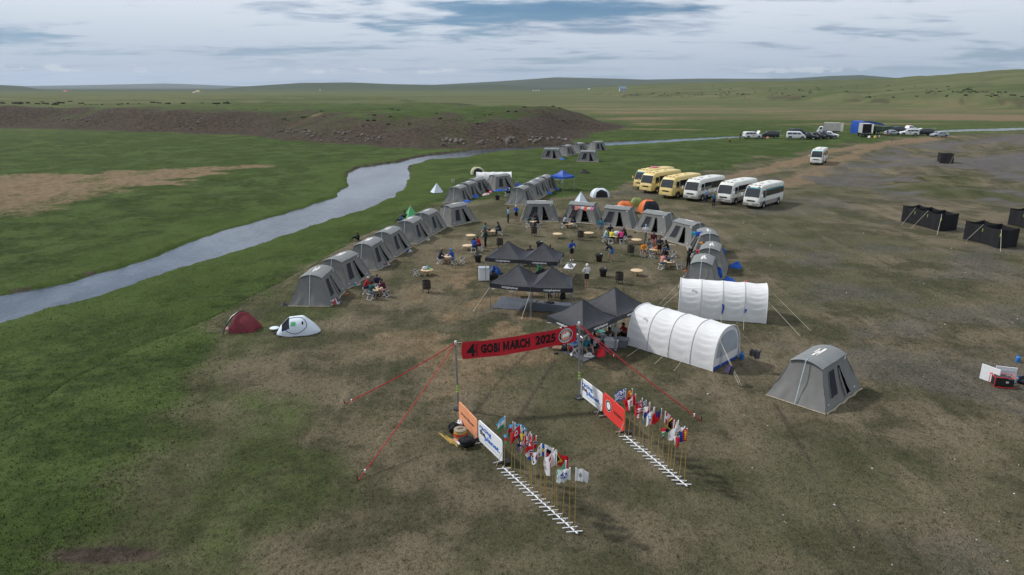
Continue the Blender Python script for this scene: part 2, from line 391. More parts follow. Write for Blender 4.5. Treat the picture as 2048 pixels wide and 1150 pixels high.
HM = terrain(_mx.ravel(), _my.ravel())[0].reshape(_mx.shape)
def zg(x, y):
    u = (x - HX0) / HS; v = (y - HY0) / HS; i = int(u); j = int(v)
    if i < 0 or j < 0 or i >= HM.shape[1] - 1 or j >= HM.shape[0] - 1: return float(terrain(np.array([x]), np.array([y]))[0][0])
    u -= i; v -= j
    return float((HM[j, i] * (1 - u) + HM[j, i + 1] * u) * (1 - v) + (HM[j + 1, i] * (1 - u) + HM[j + 1, i + 1] * u) * v)
def G(px, py):
    """pixel -> point where its ray first meets the ground"""
    d = ray(px, py); t = 13.0; st = .5; prev = t
    while t < 3000:
        x, y = d[0] * t, d[1] * t
        if y > 13 and CAMH + d[2] * t < zg(x, y): break
        prev = t; t += st if t < 120 else t * .008
    lo, hi = prev, t
    for _ in range(14):
        m_ = (lo + hi) / 2
        if CAMH + d[2] * m_ < zg(d[0] * m_, d[1] * m_): hi = m_
        else: lo = m_
    x, y = d[0] * hi, d[1] * hi
    return Vector((x, y, zg(x, y)))
def up(px, py, Y):
    d = ray(px, py); t = Y / d[1]; return Vector((d[0] * t, Y, CAMH + d[2] * t))

# ------------------------------------------------------------------ ground sheet
BLPATH = np.array([tuple(G(*p)[:2]) for p in [(580, 256), (600, 246), (620, 236), (640, 227)]])
a_in = np.linspace(-46, 46, 540); a_l = np.linspace(-80, -46.5, 30); a_r = np.linspace(46.5, 80, 30)
azs = np.radians(np.concatenate([a_l, a_in, a_r]))
OY = -22.0
rad = [6.0]
while rad[-1] < 150: rad.append(rad[-1] + max(.3, rad[-1] * .0045))
while rad[-1] < 20000: rad.append(rad[-1] * (1.0085 if rad[-1] < 330 else 1.022))
rad = np.array(rad)
AA, RR = np.meshgrid(azs, rad); gx = (RR * np.sin(AA)).ravel(); gy = (OY + RR * np.cos(AA)).ravel()
gz, mk = terrain(gx, gy)
# the sheet bends down with the earth only past the last hills
nr, na = RR.shape
idx = np.arange(nr * na).reshape(nr, na)
faces = np.stack([idx[:-1, :-1], idx[:-1, 1:], idx[1:, 1:], idx[1:, :-1]], -1).reshape(-1, 4)[:, ::-1]
def np_mesh(name, V, faces, k):
    me = bpy.data.meshes.new(name); n = len(faces)
    me.vertices.add(len(V)); me.vertices.foreach_set('co', V.astype(np.float32).ravel())
    me.loops.add(n * k); me.loops.foreach_set('vertex_index', faces.astype(np.int32).ravel())
    me.polygons.add(n); me.polygons.foreach_set('loop_start', np.arange(0, n * k, k, dtype=np.int32))
    me.update(calc_edges=True); return me
def vattr(me, name, cols):
    a = me.color_attributes.new(name, 'FLOAT_COLOR', 'POINT'); b = np.ones((len(me.vertices), 4), np.float32); b[:, :cols.shape[1]] = cols
    a.data.foreach_set('color', b.ravel())
gme = np_mesh('ground', np.stack([gx, gy, gz], 1), faces, 4)
gme.polygons.foreach_set('use_smooth', [True] * len(gme.polygons))
big = fbm(gx * .05, gy * .05, 81, 4); mid = fbm(gx * .22, gy * .22, 83, 4); sml = fbm(gx * .8, gy * .8, 85, 3)
sc = poly_sdf(gx, gy, CAMP); r_ = mk['r']
cw = 1.6 + 3.2 * sst(45, 22, gy)
camp = sst(cw, -cw, sc + (mid - .5) * 9 + (big - .5) * 8 - 1.0)
slopey = np.abs(mk['b'] * (1 - mk['b']) * 4)
pg = sst(330, 520, r_)                                            # far plain
green = (1 - camp)
green = np.maximum(green, camp * sst(.47, .62, big * .55 + mid * .45 + .10 * sst(6, -10, gx) * sst(48, 20, gy)) * sst(95, 40, r_) * (.22 + .38 * sst(2, -9, gx)))
green = np.maximum(green, camp * sst(-7, -1, sc) * .45 * sst(.35, .6, mid))     # greener spots inside the camp ground
yel = sst(170, 215, gy) * sst(25, 45, gx + (big - .5) * 40 - (gy - 180) * -.02) * (1 - mk['b']) * sst(.36, .52, fbm(gx * .012, gy * .05, 91, 4) + .10) * (1 - mk['on'] * sst(0, .05, mk['rel']))
yel = np.maximum(yel * (1 - sst(22, 6, mk['sr'])) * (1 - .75 * sst(300, 900, r_)), 0)
straw = sst(3.5, -4.5, poly_sdf(gx, gy, STRAW) + (fbm(gx * .10, gy * .3, 88, 4) - .5) * 16 + (mid - .5) * 4)
straw = np.maximum(straw * (.55 + .45 * sst(.35, .6, mid)), .0)
straw = np.maximum(straw, sst(2.2, .6, poly_sdf(gx, gy, BLPATH, False)) * .9)
straw = np.maximum(straw, camp * .75 * sst(.46, .64, fbm(gx * .3, gy * .22, 89, 4)) * np.exp(-((gx + 1) / 11) ** 2) * np.exp(-((gy - 42) / 20) ** 2))
trk = sst(3.6, .8, np.minimum(poly_sdf(gx, gy, TRACK, False), poly_sdf(gx, gy, TRACK2, False)) + (mid - .5) * 4)
straw = np.maximum(straw, trk * .75); straw = np.maximum(straw, yel * (.42 + .26 * sst(.45, .65, fbm(gx * .02, gy * .09, 92, 4))))
gn = fbm(gx * .06, gy * .13, 94, 5)
gravel = np.maximum(mk['gr'] * (.30 + .70 * sst(.40, .54, gn)) * (.55 + .45 * sst(.36, .56, fbm(gx * .3, gy * .5, 99, 4))), camp * sst(8, 16, gx) * sst(.46, .66, fbm(gx * .16, gy * .22, 95, 5)) * .46 * sst(160, 90, r_))
green = np.maximum(green, .4 * mk['gr'] * sst(.66, .74, fbm(gx * .05, gy * .12, 96, 4)))
gravel = gravel * (1 - mk['gr'] * sst(.66, .74, fbm(gx * .05, gy * .12, 96, 4)))
soil = sst(-2, 3, mk['sb']) * sst(50, 14, mk['sb'] + (mid - .5) * 34 + (big - .5) * 14) * (.62 + .38 * sst(.35, .6, mk['gul'])) * sst(480, 330, r_) * sst(-6, 6, mk['sr'])
soil = np.maximum(soil, sst(4.5, .5, np.abs(mk['sb'] - 2)) * .8 * sst(400, 300, gy) * sst(-110, -60, gx))
bank = sst(.9, .1, mk['sr']) * sst(-2.5, -.3, mk['sr'])
soil = np.maximum(soil, bank * np.maximum(sst(.60, .72, mid) * .6, .8 * sst(100, 130, gy) * sst(60, 20, gx)))
fr = mk['on'] * sst(.0, .015, mk['rel']) * sst(.09, .02, mk['rel']); soil = np.maximum(soil, fr * sst(.45, .60, fbm(mk['azi'] * 60, r_ / 60, 97, 3)) * .55); straw = np.maximum(straw, fr * .45 * sst(.4, .6, fbm(mk['azi'] * 40, r_ / 40, 98, 3)))
dk = np.exp(-(((gx + 12.7) / 2.2) ** 2 + ((gy - 18.1) / .5) ** 2)); soil = np.maximum(soil, dk)   # eroded strip at the near left
for tk in ([(1548, 805), (1580, 858), (1610, 905), (1640, 962)], [(1668, 1000), (1695, 1040), (1722, 1078)], [(1400, 400), (1520, 432), (1650, 470), (1800, 540)], [(1060, 700), (1000, 760), (930, 850)], [(1110, 720), (1060, 800), (1010, 880)]):
    dt = poly_sdf(gx, gy, proj_plane(tk, None), False); soil = np.maximum(soil, sst(.26, .08, dt + (sml - .5) * .25) * .55)
wet = sst(-.5, -1.2, mk['sr'])
vattr(gme, 'maska', np.stack([green, gravel, soil], 1)); vattr(gme, 'maskb', np.stack([straw, wet, sst(9, 1, mk['sr'] + (mid - .5) * 8)], 1))

def ground_material():
    m = bpy.data.materials.new('ground_mixed'); m.use_nodes = True; nt = m.node_tree; N = nt.nodes; L = nt.links; b = N['Principled BSDF']
    b.inputs['Roughness'].default_value = .95; b.inputs['Specular IOR Level'].default_value = .08
    geo = N.new('ShaderNodeNewGeometry')
    def noise(scale, det=5, ro=.55, vec=None, sx=None, rot=0, dist=0):
        n = N.new('ShaderNodeTexNoise'); n.inputs['Scale'].default_value = scale; n.inputs['Detail'].default_value = det; n.inputs['Roughness'].default_value = ro; n.inputs['Distortion'].default_value = dist
        if sx:
            mp = N.new('ShaderNodeMapping'); mp.inputs['Scale'].default_value = sx; mp.inputs['Rotation'].default_value = (0, 0, R(rot)); L.new(geo.outputs['Position'], mp.inputs[0]); L.new(mp.outputs[0], n.inputs['Vector'])
        else: L.new(geo.outputs['Position'], n.inputs['Vector'])
        return n.outputs['Fac']
    def rng(v, a, c, d=0, e=1):
        n = N.new('ShaderNodeMapRange'); n.interpolation_type = 'SMOOTHSTEP'; n.inputs[1].default_value = a; n.inputs[2].default_value = c; n.inputs[3].default_value = d; n.inputs[4].default_value = e; L.new(v, n.inputs[0]); return n.outputs[0]
    def mth(op, a, c):
        n = N.new('ShaderNodeMath'); n.operation = op
        for i, v in enumerate((a, c)):
            if isinstance(v, (int, float)): n.inputs[i].default_value = v
            else: L.new(v, n.inputs[i])
        return n.outputs[0]
    def mix(f, a, c):
        n = N.new('ShaderNodeMixRGB')
        if isinstance(f, (int, float)): n.inputs[0].default_value = f
        else: L.new(f, n.inputs[0])
        for i, v in ((1, a), (2, c)):
            if isinstance(v, tuple): n.inputs[i].default_value = v + (1,)
            else: L.new(v, n.inputs[i])
        return n.outputs[0]
    n05 = noise(.05, 6, .6); n2 = noise(.22, 6, .6); n1 = noise(1.1, 6, .62); n4 = noise(4.5, 5, .65); n16 = noise(17, 4, .7); n60 = noise(60, 2, .7)
    strk = noise(.5, 5, .6, sx=(1.0, .17, 1), rot=28); strk2 = noise(.5, 5, .6, sx=(1.0, .2, 1), rot=-35)
    tus = noise(.7, 4, .65, sx=(.5, 1.0, 1), rot=8)
    # camp turf: olive, brown and straw in patches
    camp_ = mix(rng(n1, .35, .66), (.068, .062, .036), (.118, .100, .064))
    camp_ = mix(rng(n2, .45, .58), camp_, (.150, .126, .082))
    camp_ = mix(rng(strk, .51, .67, 0, .55), camp_, (.225, .180, .125))
    camp_ = mix(rng(strk2, .52, .72, 0, .4), camp_, (.058, .064, .030))
    camp_ = mix(rng(n4, .52, .70, 0, .45), camp_, (.165, .136, .094)); camp_ = mix(rng(n4, .47, .32, 0, .55), camp_, (.040, .038, .020))
    camp_ = mix(rng(n05, .46, .60, 0, .6), camp_, (.066, .070, .034)); camp_ = mix(rng(n2, .50, .36, 0, .55), camp_, (.052, .056, .027))
    grn = mix(rng(n1, .34, .68), (.030, .048, .012), (.057, .084, .022))
    grn = mix(rng(n2, .44, .60, 0, .8), grn, (.074, .108, .030))
    grn = mix(rng(n05, .44, .62, 0, .6), grn, (.044, .070, .014))
    grn = mix(rng(n4, .50, .66, 0, .6), grn, (.026, .036, .010)); grn = mix(rng(tus, .56, .66, 0, .65), grn, (.024, .036, .010))
    vor = N.new('ShaderNodeTexVoronoi'); vor.inputs['Scale'].default_value = 9; L.new(geo.outputs['Position'], vor.inputs['Vector'])
    grv = mix(vor.outputs['Distance'], (.165, .156, .150), (.070, .064, .060))
    grv = mix(rng(n1, .42, .66, 0, .6), grv, (.095, .083, .070))
    grv = mix(rng(n4, .58, .70, 0, .5), grv, (.20, .19, .18))
    sol = mix(rng(n1, .38, .64), (.040, .030, .023), (.080, .062, .047))
    sol = mix(rng(n4, .58, .72, 0, .5), sol, (.050, .055, .028))
    stw = mix(rng(n1, .36, .66), (.150, .108, .062), (.215, .160, .098)); stw = mix(rng(n4, .60, .72, 0, .35), stw, (.07, .062, .034))
    ma = N.new('ShaderNodeAttribute'); ma.attribute_name = 'maska'; sa = N.new('ShaderNodeSeparateColor'); L.new(ma.outputs['Color'], sa.inputs[0])
    mb_ = N.new('ShaderNodeAttribute'); mb_.attribute_name = 'maskb'; sb_ = N.new('ShaderNodeSeparateColor'); L.new(mb_.outputs['Color'], sb_.inputs[0])
    jit = mth('ADD', mth('MULTIPLY', mth('SUBTRACT', n1, .5), .55), mth('MULTIPLY', mth('SUBTRACT', n4, .5), .5))
    def edge(v, a=.28, c=.72): return rng(mth('ADD', v, mth('MULTIPLY', jit, rng(v, 0, .12))), a, c)
    grn = mix(mth('MULTIPLY', sb_.outputs[2], .5), grn, (.070, .104, .025))
    col = mix(edge(sa.outputs[0], .08, .95), camp_, grn)
    ln_ = N.new('ShaderNodeVectorMath'); ln_.operation = 'LENGTH'; L.new(geo.outputs['Position'], ln_.inputs[0])
    fz = noise(.012, 6, .6, sx=(.35, 1.6, 1)); olive = mix(rng(fz, .38, .62), (.075, .092, .036), (.125, .128, .062))
    col = mix(rng(ln_.outputs['Value'], 190, 420, 0, .9), col, olive)
    col = mix(rng(ln_.outputs['Value'], 1500, 4200, 0, .8), col, (.040, .056, .036))
    col = mix(edge(sb_.outputs[0]), col, stw)
    col = mix(edge(sa.outputs[1], .12, .88), col, grv)
    col = mix(edge(sa.outputs[2]), col, sol)
    col = mix(sb_.outputs[1], col, (.05, .04, .028))
    fine = mth('MULTIPLY', rng(n16, .28, .72, .66, 1.34), rng(n60, .25, .75, .8, 1.2))
    sc_ = N.new('ShaderNodeVectorMath'); sc_.operation = 'SCALE'; L.new(col, sc_.inputs[0]); L.new(fine, sc_.inputs['Scale'])
    L.new(sc_.outputs[0], b.inputs['Base Color'])
    bp = N.new('ShaderNodeBump'); bp.inputs['Strength'].default_value = .9; bp.inputs['Distance'].default_value = .16
    L.new(mth('ADD', mth('MULTIPLY', n4, .9), mth('ADD', mth('MULTIPLY', n16, .45), mth('MULTIPLY', n1, .8))), bp.inputs['Height']); L.new(bp.outputs[0], b.inputs['Normal'])
    return m
gme.materials.append(ground_material())
ground = link('ground', gme); ground['kind'] = 'structure'

# ------------------------------------------------------------------ river water
def water_material():
    m = bpy.data.materials.new('river_water'); m.use_nodes = True; nt = m.node_tree; N = nt.nodes; L = nt.links; b = N['Principled BSDF']
    b.inputs['Base Color'].default_value = (.12, .135, .15, 1); b.inputs['Roughness'].default_value = .05; b.inputs['IOR'].default_value = 1.333; b.inputs['Specular IOR Level'].default_value = .5
    g_ = N.new('ShaderNodeNewGeometry'); mp = N.new('ShaderNodeMapping'); mp.inputs['Scale'].default_value = (1.0, .55, 1); mp.inputs['Rotation'].default_value = (0, 0, R(40)); L.new(g_.outputs['Position'], mp.inputs[0])
    n = N.new('ShaderNodeTexNoise'); n.inputs['Scale'].default_value = 2.6; n.inputs['Detail'].default_value = 5; n.inputs['Roughness'].default_value = .6; L.new(mp.outputs[0], n.inputs['Vector'])
    n3 = N.new('ShaderNodeTexNoise'); n3.inputs['Scale'].default_value = .16; n3.inputs['Detail'].default_value = 6; n3.inputs['Roughness'].default_value = .65; L.new(mp.outputs[0], n3.inputs['Vector'])
    mr = N.new('ShaderNodeMapRange'); mr.inputs[1].default_value = .4; mr.inputs[2].default_value = .62; L.new(n3.outputs['Fac'], mr.inputs[0])
    mx = N.new('ShaderNodeMixRGB'); mx.inputs[1].default_value = (.040, .055, .080, 1); mx.inputs[2].default_value = (.095, .118, .15, 1); L.new(mr.outputs[0], mx.inputs[0]); L.new(mx.outputs[0], b.inputs['Base Color'])
    bp = N.new('ShaderNodeBump'); bp.inputs['Strength'].default_value = .5; bp.inputs['Distance'].default_value = .09; L.new(n.outputs['Fac'], bp.inputs['Height']); L.new(bp.outputs[0], b.inputs['Normal'])
    return m
cx_ = np.linspace(-130, 330, 60); cy_ = np.concatenate([np.linspace(8, 160, 60), np.linspace(165, 330, 30)])
WX, WY = np.meshgrid(cx_, cy_); wz = slope(WY) + wlev(WY)
iw = np.arange(WX.size).reshape(WX.shape)
wf = np.stack([iw[:-1, :-1], iw[:-1, 1:], iw[1:, 1:], iw[1:, :-1]], -1).reshape(-1, 4)
# keep only cells that touch the river
ctrx = WX.ravel()[wf].mean(1); ctry = WY.ravel()[wf].mean(1); keep = poly_sdf(ctrx, ctry, RIVER) < 6.5
wf = wf[keep]; used = np.unique(wf); rem = np.full(WX.size, -1); rem[used] = np.arange(len(used)); wf = rem[wf]
wme = np_mesh('river', np.stack([WX.ravel(), WY.ravel(), wz.ravel()], 1)[used], wf, 4); wme.materials.append(water_material())
wme.polygons.foreach_set('use_smooth', [True] * len(wme.polygons))
river = link('river', wme); river['kind'] = 'structure'

# ------------------------------------------------------------------ grass tufts, pebbles
rng_ = np.random.default_rng(4)
def scatter(n, y0, y1, keepfn):
    y = y0 + (y1 - y0) * rng_.random(n) ** 1.0; x = (rng_.random(n) * 2 - 1) * (y * .78 + 3)
    z, m_ = terrain(x, y); k = keepfn(x, y, m_) ; return x[k], y[k], z[k], {a: (v[k] if hasattr(v, '__len__') else v) for a, v in m_.items()}
def blade_mat():
    if 'grass_blade' in MATS: return M('grass_blade')
    m = mat('grass_blade', (.1, .1, .1), .9, .1, 2, attr='col', spec=.05); nt = m.node_tree
    c = nt.nodes.new('ShaderNodeCombineXYZ'); c.inputs[2].default_value = 1.0; nt.links.new(c.outputs[0], nt.nodes['Principled BSDF'].inputs['Normal']); return m
def tufts(name, label, n, y0, y1, keepfn, h0, h1, cols):
    x, y, z, m_ = scatter(n, y0, y1, keepfn); k = len(x)
    V = np.zeros((k, 4, 3, 3)); ang = rng_.random((k, 4)) * 6.283; h = h0 + (h1 - h0) * rng_.random((k, 4)); w = h * .22; ln = h * (.3 + .5 * rng_.random((k, 4)))
    ca, sa = np.cos(ang), np.sin(ang); jx = (rng_.random((k, 4)) - .5) * .12; jy = (rng_.random((k, 4)) - .5) * .12
    bx = x[:, None] + jx; by = y[:, None] + jy
    V[:, :, 0] = np.stack([bx - sa * w, by + ca * w, np.repeat(z[:, None] - .02, 4, 1)], -1); V[:, :, 1] = np.stack([bx + sa * w, by - ca * w, np.repeat(z[:, None] - .02, 4, 1)], -1)
    V[:, :, 2] = np.stack([bx + ca * ln, by + sa * ln, z[:, None] + h], -1)
    V = V.reshape(-1, 3); me = np_mesh(name, V, np.arange(len(V)).reshape(-1, 3), 3)
    pick = rng_.integers(0, len(cols), k); cc = np.array(cols)[pick] * (.75 + .5 * rng_.random((k, 1))); cc = np.repeat(cc, 12, 0)
    vattr(me, 'col', cc); me.materials.append(blade_mat()); o = link(name, me); o['kind'] = 'stuff'; tag(o, label, 'grass'); return o
camp_at = lambda x, y: poly_sdf(x, y, CAMP)
tufts('meadow_grass', 'short green grass of the river meadow', 90000, 14, 95, lambda x, y, m_: (camp_at(x, y) > -1) & (m_['sr'] > .1), .03, .08, [(.062, .096, .020), (.090, .122, .030), (.044, .068, .015)])
tufts('dry_turf', 'sparse grazed brown and olive turf of the camp ground', 80000, 14, 60, lambda x, y, m_: (camp_at(x, y) < 1), .025, .065, [(.13, .108, .064), (.075, .076, .038), (.18, .145, .09), (.062, .068, .032)])
def pebbles():
    x, y, z, m_ = scatter(2600, 14, 75, lambda x, y, m_: (camp_at(x, y) < 2) & (rng_.random(len(x)) < np.where(x > 9, .40, .05)))
    mb = MB(); k = len(x)
    B = [(-1, -.6, -.3), (1, -.7, -.3), (.8, .8, -.3), (-.9, .7, -.3), (-.5, -.3, .6), (.6, -.4, .7), (.4, .5, .6), (-.5, .4, .5)]
    Q = [(4, 5, 6, 7), (0, 1, 5, 4), (1, 2, 6, 5), (2, 3, 7, 6), (3, 0, 4, 7)]
    for i in range(k):
        s = .012 + .045 * random.random() ** 5; a = random.random() * 6.28; c, d = math.cos(a), math.sin(a)
        mb.add([(x[i] + s * (p * c - q * d), y[i] + s * (p * d + q * c), z[i] + s * r2 * .8) for p, q, r2 in B], Q)
    o = mb.build('pebbles', 'pebble', None, 0); o['kind'] = 'stuff'; tag(o, 'pale pebbles scattered over the camp ground', 'stones')
pebbles()

# ------------------------------------------------------------------ rock outcrops and shrubs on the bluff
def rock_mesh(k):
    bm = bmesh.new(); bmesh.ops.create_icosphere(bm, subdivisions=2, radius=1)
    rr = random.Random(k); ax = [Vector((rr.gauss(0, 1), rr.gauss(0, 1), rr.gauss(0, 1))).normalized() for _ in range(7)]; dd = [.55 + .35 * rr.random() for _ in ax]
    for v in bm.verts:
        for a, d in zip(ax, dd):
            e = v.co.dot(a)
            if e > d: v.co -= a * (e - d)
        v.co *= 1 + .06 * rr.random()
    me = bpy.data.meshes.new('rock'); bm.to_mesh(me); bm.free(); me.materials.append(M('rock')); return me
ROCKS = [rock_mesh(i) for i in range(5)]
def outcrop(pxs, n, label, s0, s1, seed, dz=0):
    rr = random.Random(seed); pts = [G(*p) for p in pxs]
    c = sum(pts, Vector()) / len(pts); t = thing('rock_outcrop', label, 'rocks', c, 0, 'pale rock outcrops at the foot of the bluff')
    for i in range(n):
        f = rr.random() * (len(pts) - 1); k = int(f); p = pts[k].lerp(pts[k + 1], f - k) + Vector((rr.gauss(0, .9), rr.gauss(0, 1.6), 0))
        o = link('rock', rr.choice(ROCKS), t); o.location = Vector((p.x, p.y, zg(p.x, p.y) + .1)) - c
        s = (s0 + (s1 - s0) * rr.random() ** 1.8) * .5; o.scale = (s * 1.25, s * (.7 + .5 * rr.random()), s * (.6 + .5 * rr.random())); o.rotation_euler = (rr.gauss(0, .3), rr.gauss(0, .3), rr.random() * 6.28)
outcrop([(558, 262), (590, 266), (622, 268), (640, 272)], 34, 'low pale rock outcrop below the sandy cutting in the bluff', .35, 1.0, 1)
outcrop([(662, 272), (700, 274), (735, 277), (765, 276)], 44, 'thin pale rock outcrop halfway along the foot of the bluff', .35, 1.0, 2)
outcrop([(878, 283), (920, 282), (970, 284), (1032, 283)], 46, 'long pale rock outcrop in the bluff above the river bend', .45, 1.35, 3)
outcrop([(1056, 279), (1090, 278), (1130, 280)], 30, 'short bulky rock outcrop at the river end of the bluff', .5, 1.4, 4)
outcrop([(360, 247), (385, 250), (400, 250)], 18, 'few pale rocks in the bluff above the far meadow', .4, .9, 5)
outcrop([(120, 238), (150, 240), (195, 238)], 18, 'scattered pale rocks at the western end of the bluff', .4, .9, 6)
def shrubs():
    mb = MB(); rr = random.Random(8)
    spots = [(rr.uniform(0, 480), rr.gauss(208, 2.2)) for _ in range(40)] + [(rr.uniform(500, 1130), rr.uniform(213, 262)) for _ in range(30)] + [(rr.uniform(1350, 2048), rr.uniform(172, 196)) for _ in range(80)] + [(78, 242), (172, 243), (910, 277), (5, 240), (243, 246)] + [(rr.uniform(1240, 1500), rr.gauss(190, 2)) for _ in range(60)]
    for p in spots:
        q = G(*p) if p[1] > 200 else None
        if q is None:                                    # far slopes: march all of them on a coarse ray
            d = ray(*p); tt = np.geomspace(300, 4000, 160); zz = terrain(d[0] * tt, d[1] * tt, False)[0]; hit = np.nonzero(CAMH + d[2] * tt < zz)[0]
            if len(hit) == 0: continue
            k_ = hit[0]; q = Vector((d[0] * tt[k_], d[1] * tt[k_], zz[k_]))
        if q.y > 2500 or q.y < 0: continue
        s = rr.uniform(.2, .5) * (1.0 if q.y < 300 else 2.2)
        for k in range(3):
            mb.ball((q.x + rr.gauss(0, s), q.y + rr.gauss(0, s * .6), q.z + s * .2), (s * rr.uniform(.6, 1.3), s, s * rr.uniform(.35, .6)), 6, 4, fn=lambda i, j: rr.uniform(-.25, .25))
    o = mb.build('shrubs', 'shrub', None, 0); o['kind'] = 'stuff'; tag(o, 'low dark shrubs dotted over the bluff and far slopes', 'shrubs')
shrubs()
# ------------------------------------------------------------------ grey flex-frame tents
TA_, TB_, TRA, TRB, TH1, TH2 = 2.02, 1.405, 1.28, .72, 1.80, 2.0
def roofz(v): return TH1 + (TH2 - TH1) * (1 - (v / TRB) ** 2)
def make_tent(seed, backdoor=False, flap=True):
    rr = random.Random(seed)
    t = thing('canvas_tent', 'x', 'tent', (0, 0, 0), 0, 'grey canvas camp tents')
    ph = [rr.random() * 6 for _ in range(8)]; sk = [rr.uniform(-.07, .07) for _ in range(4)]; wa = rr.uniform(.8, 1.7)
    def wall(u0, v0, u1, v1, ru0, rv0, ru1, rv1):
        def fn(s, k):
            b = Vector((u0 + (u1 - u0) * s, v0 + (v1 - v0) * s, 0)); rx = ru0 + (ru1 - ru0) * s; ry = rv0 + (rv1 - rv0) * s
            tp = Vector((rx, ry, roofz(ry) - .02)); p = b.lerp(tp, k)
            n = Vector((v1 - v0, -(u1 - u0), 0)).normalized()
            sag = -.09 * math.sin(math.pi * k) * (.5 + .5 * math.sin(math.pi * s)); wr = .016 * math.sin(s * 31 + ph[0] + k * 4) * (1 - k) + .012 * math.sin(s * 17 + ph[1] - k * 7) + .02 * math.sin(9 * abs(s - .5) * (1.2 - k) * 7 + ph[2]) * (1 - k) ** 2
            p += n * (sag * (1 + 4 * sk[0]) + wa * wr * math.sin(math.pi * min(1, k * 1.3 + .15)))
            p.x += sk[1] * k * 0 + sk[2] * math.sin(math.pi * k) * .6; 
            if k == 0: p.z = .015 + .02 * math.sin(s * 9 + ph[3])
            return p
        return fn
    A, B, RA, RB = TA_, TB_, TRA, TRB
    front = wall(-A, -B, A, -B, -RA, -RB, RA, -RB); back = wall(A, B, -A, B, RA, RB, -RA, RB)
    left = wall(-A, B, -A, -B, -RA, RB, -RA, -RB); right = wall(A, -B, A, B, RA, -RB, RA, RB)
    wdt = rr.uniform(1.15, 1.75)
    def doorwarp(fn):
        # columns 8..12 of 20 follow the two edges of the doorway
        def g_(s, k):
            i = s * 20; c0 = .56 - .0 * k; 
            s0 = .555 + .035 * k; s1 = .555 + .135 * wdt - .10 * wdt * max(0, k - .15) + .02
            if k > .86: s1 = max(s1, s0 + .03)
            m_ = np.interp(i, [0, 10, 14, 20], [0, s0, s1, 1]); return fn(float(m_), k)
        return g_
    w = MB()
    hole = lambda i, j: 10 <= i < 14 and 1 <= j < 10
    w.grid(20, 12, doorwarp(front), skip=hole)
    w.grid(20, 12, doorwarp(back), skip=hole if backdoor else None)
    w.grid(16, 12, left); w.grid(16, 12, right)
    w.build('walls', 'canvas', t, 55)
    # roof with small eaves
    rf = MB(); e = .10
    def rfn(s, k, dz=0.0):
        u = (s * 2 - 1) * (RA + e); v = (k * 2 - 1) * (RB + .05)
        return Vector((u, v, TH1 + (TH2 - TH1) * (1 - (v / RB) ** 2) + .02 + dz - .015 * math.sin(math.pi * s) + .006 * math.sin(s * 14 + ph[4]) - .035 * (abs(s * 2 - 1) > .97)))
    rf.grid(14, 10, rfn); rf.grid(14, 10, lambda s, k: rfn(1 - s, k, -.025))
    roof = rf.build('roof', 'canvas_roof', t, 55)
    pr = MB()
    def on_roof(a, b): return rfn(.30 + .42 * a, .66 - .30 * b, .012)
    for (a0, a1, b0, b1) in [(q[0] + sk[1], q[1] + sk[2], q[2] + sk[3], q[3] + sk[0] * .5) for q in ((.0, .62, .30, .52), (.38, 1, .52, .78), (.45, .9, .08, .26), (.1, .5, .66, .78))]:
        pr.grid(6, 2, lambda s, k: on_roof(a0 + (a1 - a0) * s, b0 + (b1 - b0) * k))
    pr.build('faded_print', 'print_white', roof, 0)
    # poles at both ends
    for s in (-1, 1):
        p = MB(); p.tube([(s * (A + .05), 0, 0), (s * (RA + .13), 0, TH2 - .01), (s * (RA - .05), 0, TH2 + .03)], .020, 6); p.build('end_pole', 'pole_blue', t)
    # window of dark netting and its flat frame
    off = Vector((0, -.022, .008))
    wn_ = MB(); S0, S1 = (.18, .40)
    def win(s, k): return front(S0 + (S1 - S0) * s + .035 * k, .24 + .60 * k) + off
    wn_.grid(4, 8, win); win_o = wn_.build('window', 'mesh_dark', t)
    fr_ = MB()
    for c in ((0, 1), (0, 1)): pass
    fr_.tube([win(0, k / 8) for k in range(9)], .02, 5); fr_.tube([win(1, k / 8) for k in range(9)], .02, 5); fr_.tube([win(s / 4, 1) for s in range(5)], .02, 5)
    fr_.build('window_seam', 'canvas', win_o)
    # rolled door flap and edge seams
    d = MB(); dw = doorwarp(front)
    d.tube([dw(10 / 20, k) + Vector((-.01, -.05, 0)) for k in (.1, .3, .5, .68, .8)], [.07, .065, .055, .04, .02], 7); d.build('door_flap', 'canvas', t)
    d = MB(); d.tube([dw(14 / 20, k) + Vector((0, -.012, 0)) for k in (.08, .25, .45, .65, .83)], .014, 5); d.build('door_seam', 'canvas_roof', t)
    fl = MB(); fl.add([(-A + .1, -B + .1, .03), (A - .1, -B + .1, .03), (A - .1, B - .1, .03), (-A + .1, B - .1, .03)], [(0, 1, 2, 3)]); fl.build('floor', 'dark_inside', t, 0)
    gs = MB(); gs.grid(18, 1, lambda s, k: (-A + 2 * A * s, -B - .02 - .10 * k * (.5 + .5 * math.sin(s * 11 + ph[5]) ** 2), .05 - .035 * k + .02 * math.sin(s * 25)))
    gs.grid(12, 1, lambda s, k: (-A - .02 - .04 * k, B - 2 * B * s, .04 - .03 * k)); gs.build('ground_sheet', 'beige', t)
    for s in (.10, .86):
        g_ = MB(); q = front(s, .14) + Vector((0, -.02, 0)); g_.box(q, (.14, .012, .07)); g_.build('tag', 'print_white', t)
    g_ = MB(); q = front(.93, .93) + Vector((0, -.02, 0)); g_.box(q, (.15, .012, .15)); g_.build('number_patch', 'print_white', t)
    return t
PROTO = [make_tent(k) for k in (1, 2, 5, 8, 13)]; PROTO_OPEN = make_tent(3, True)
_used = set()
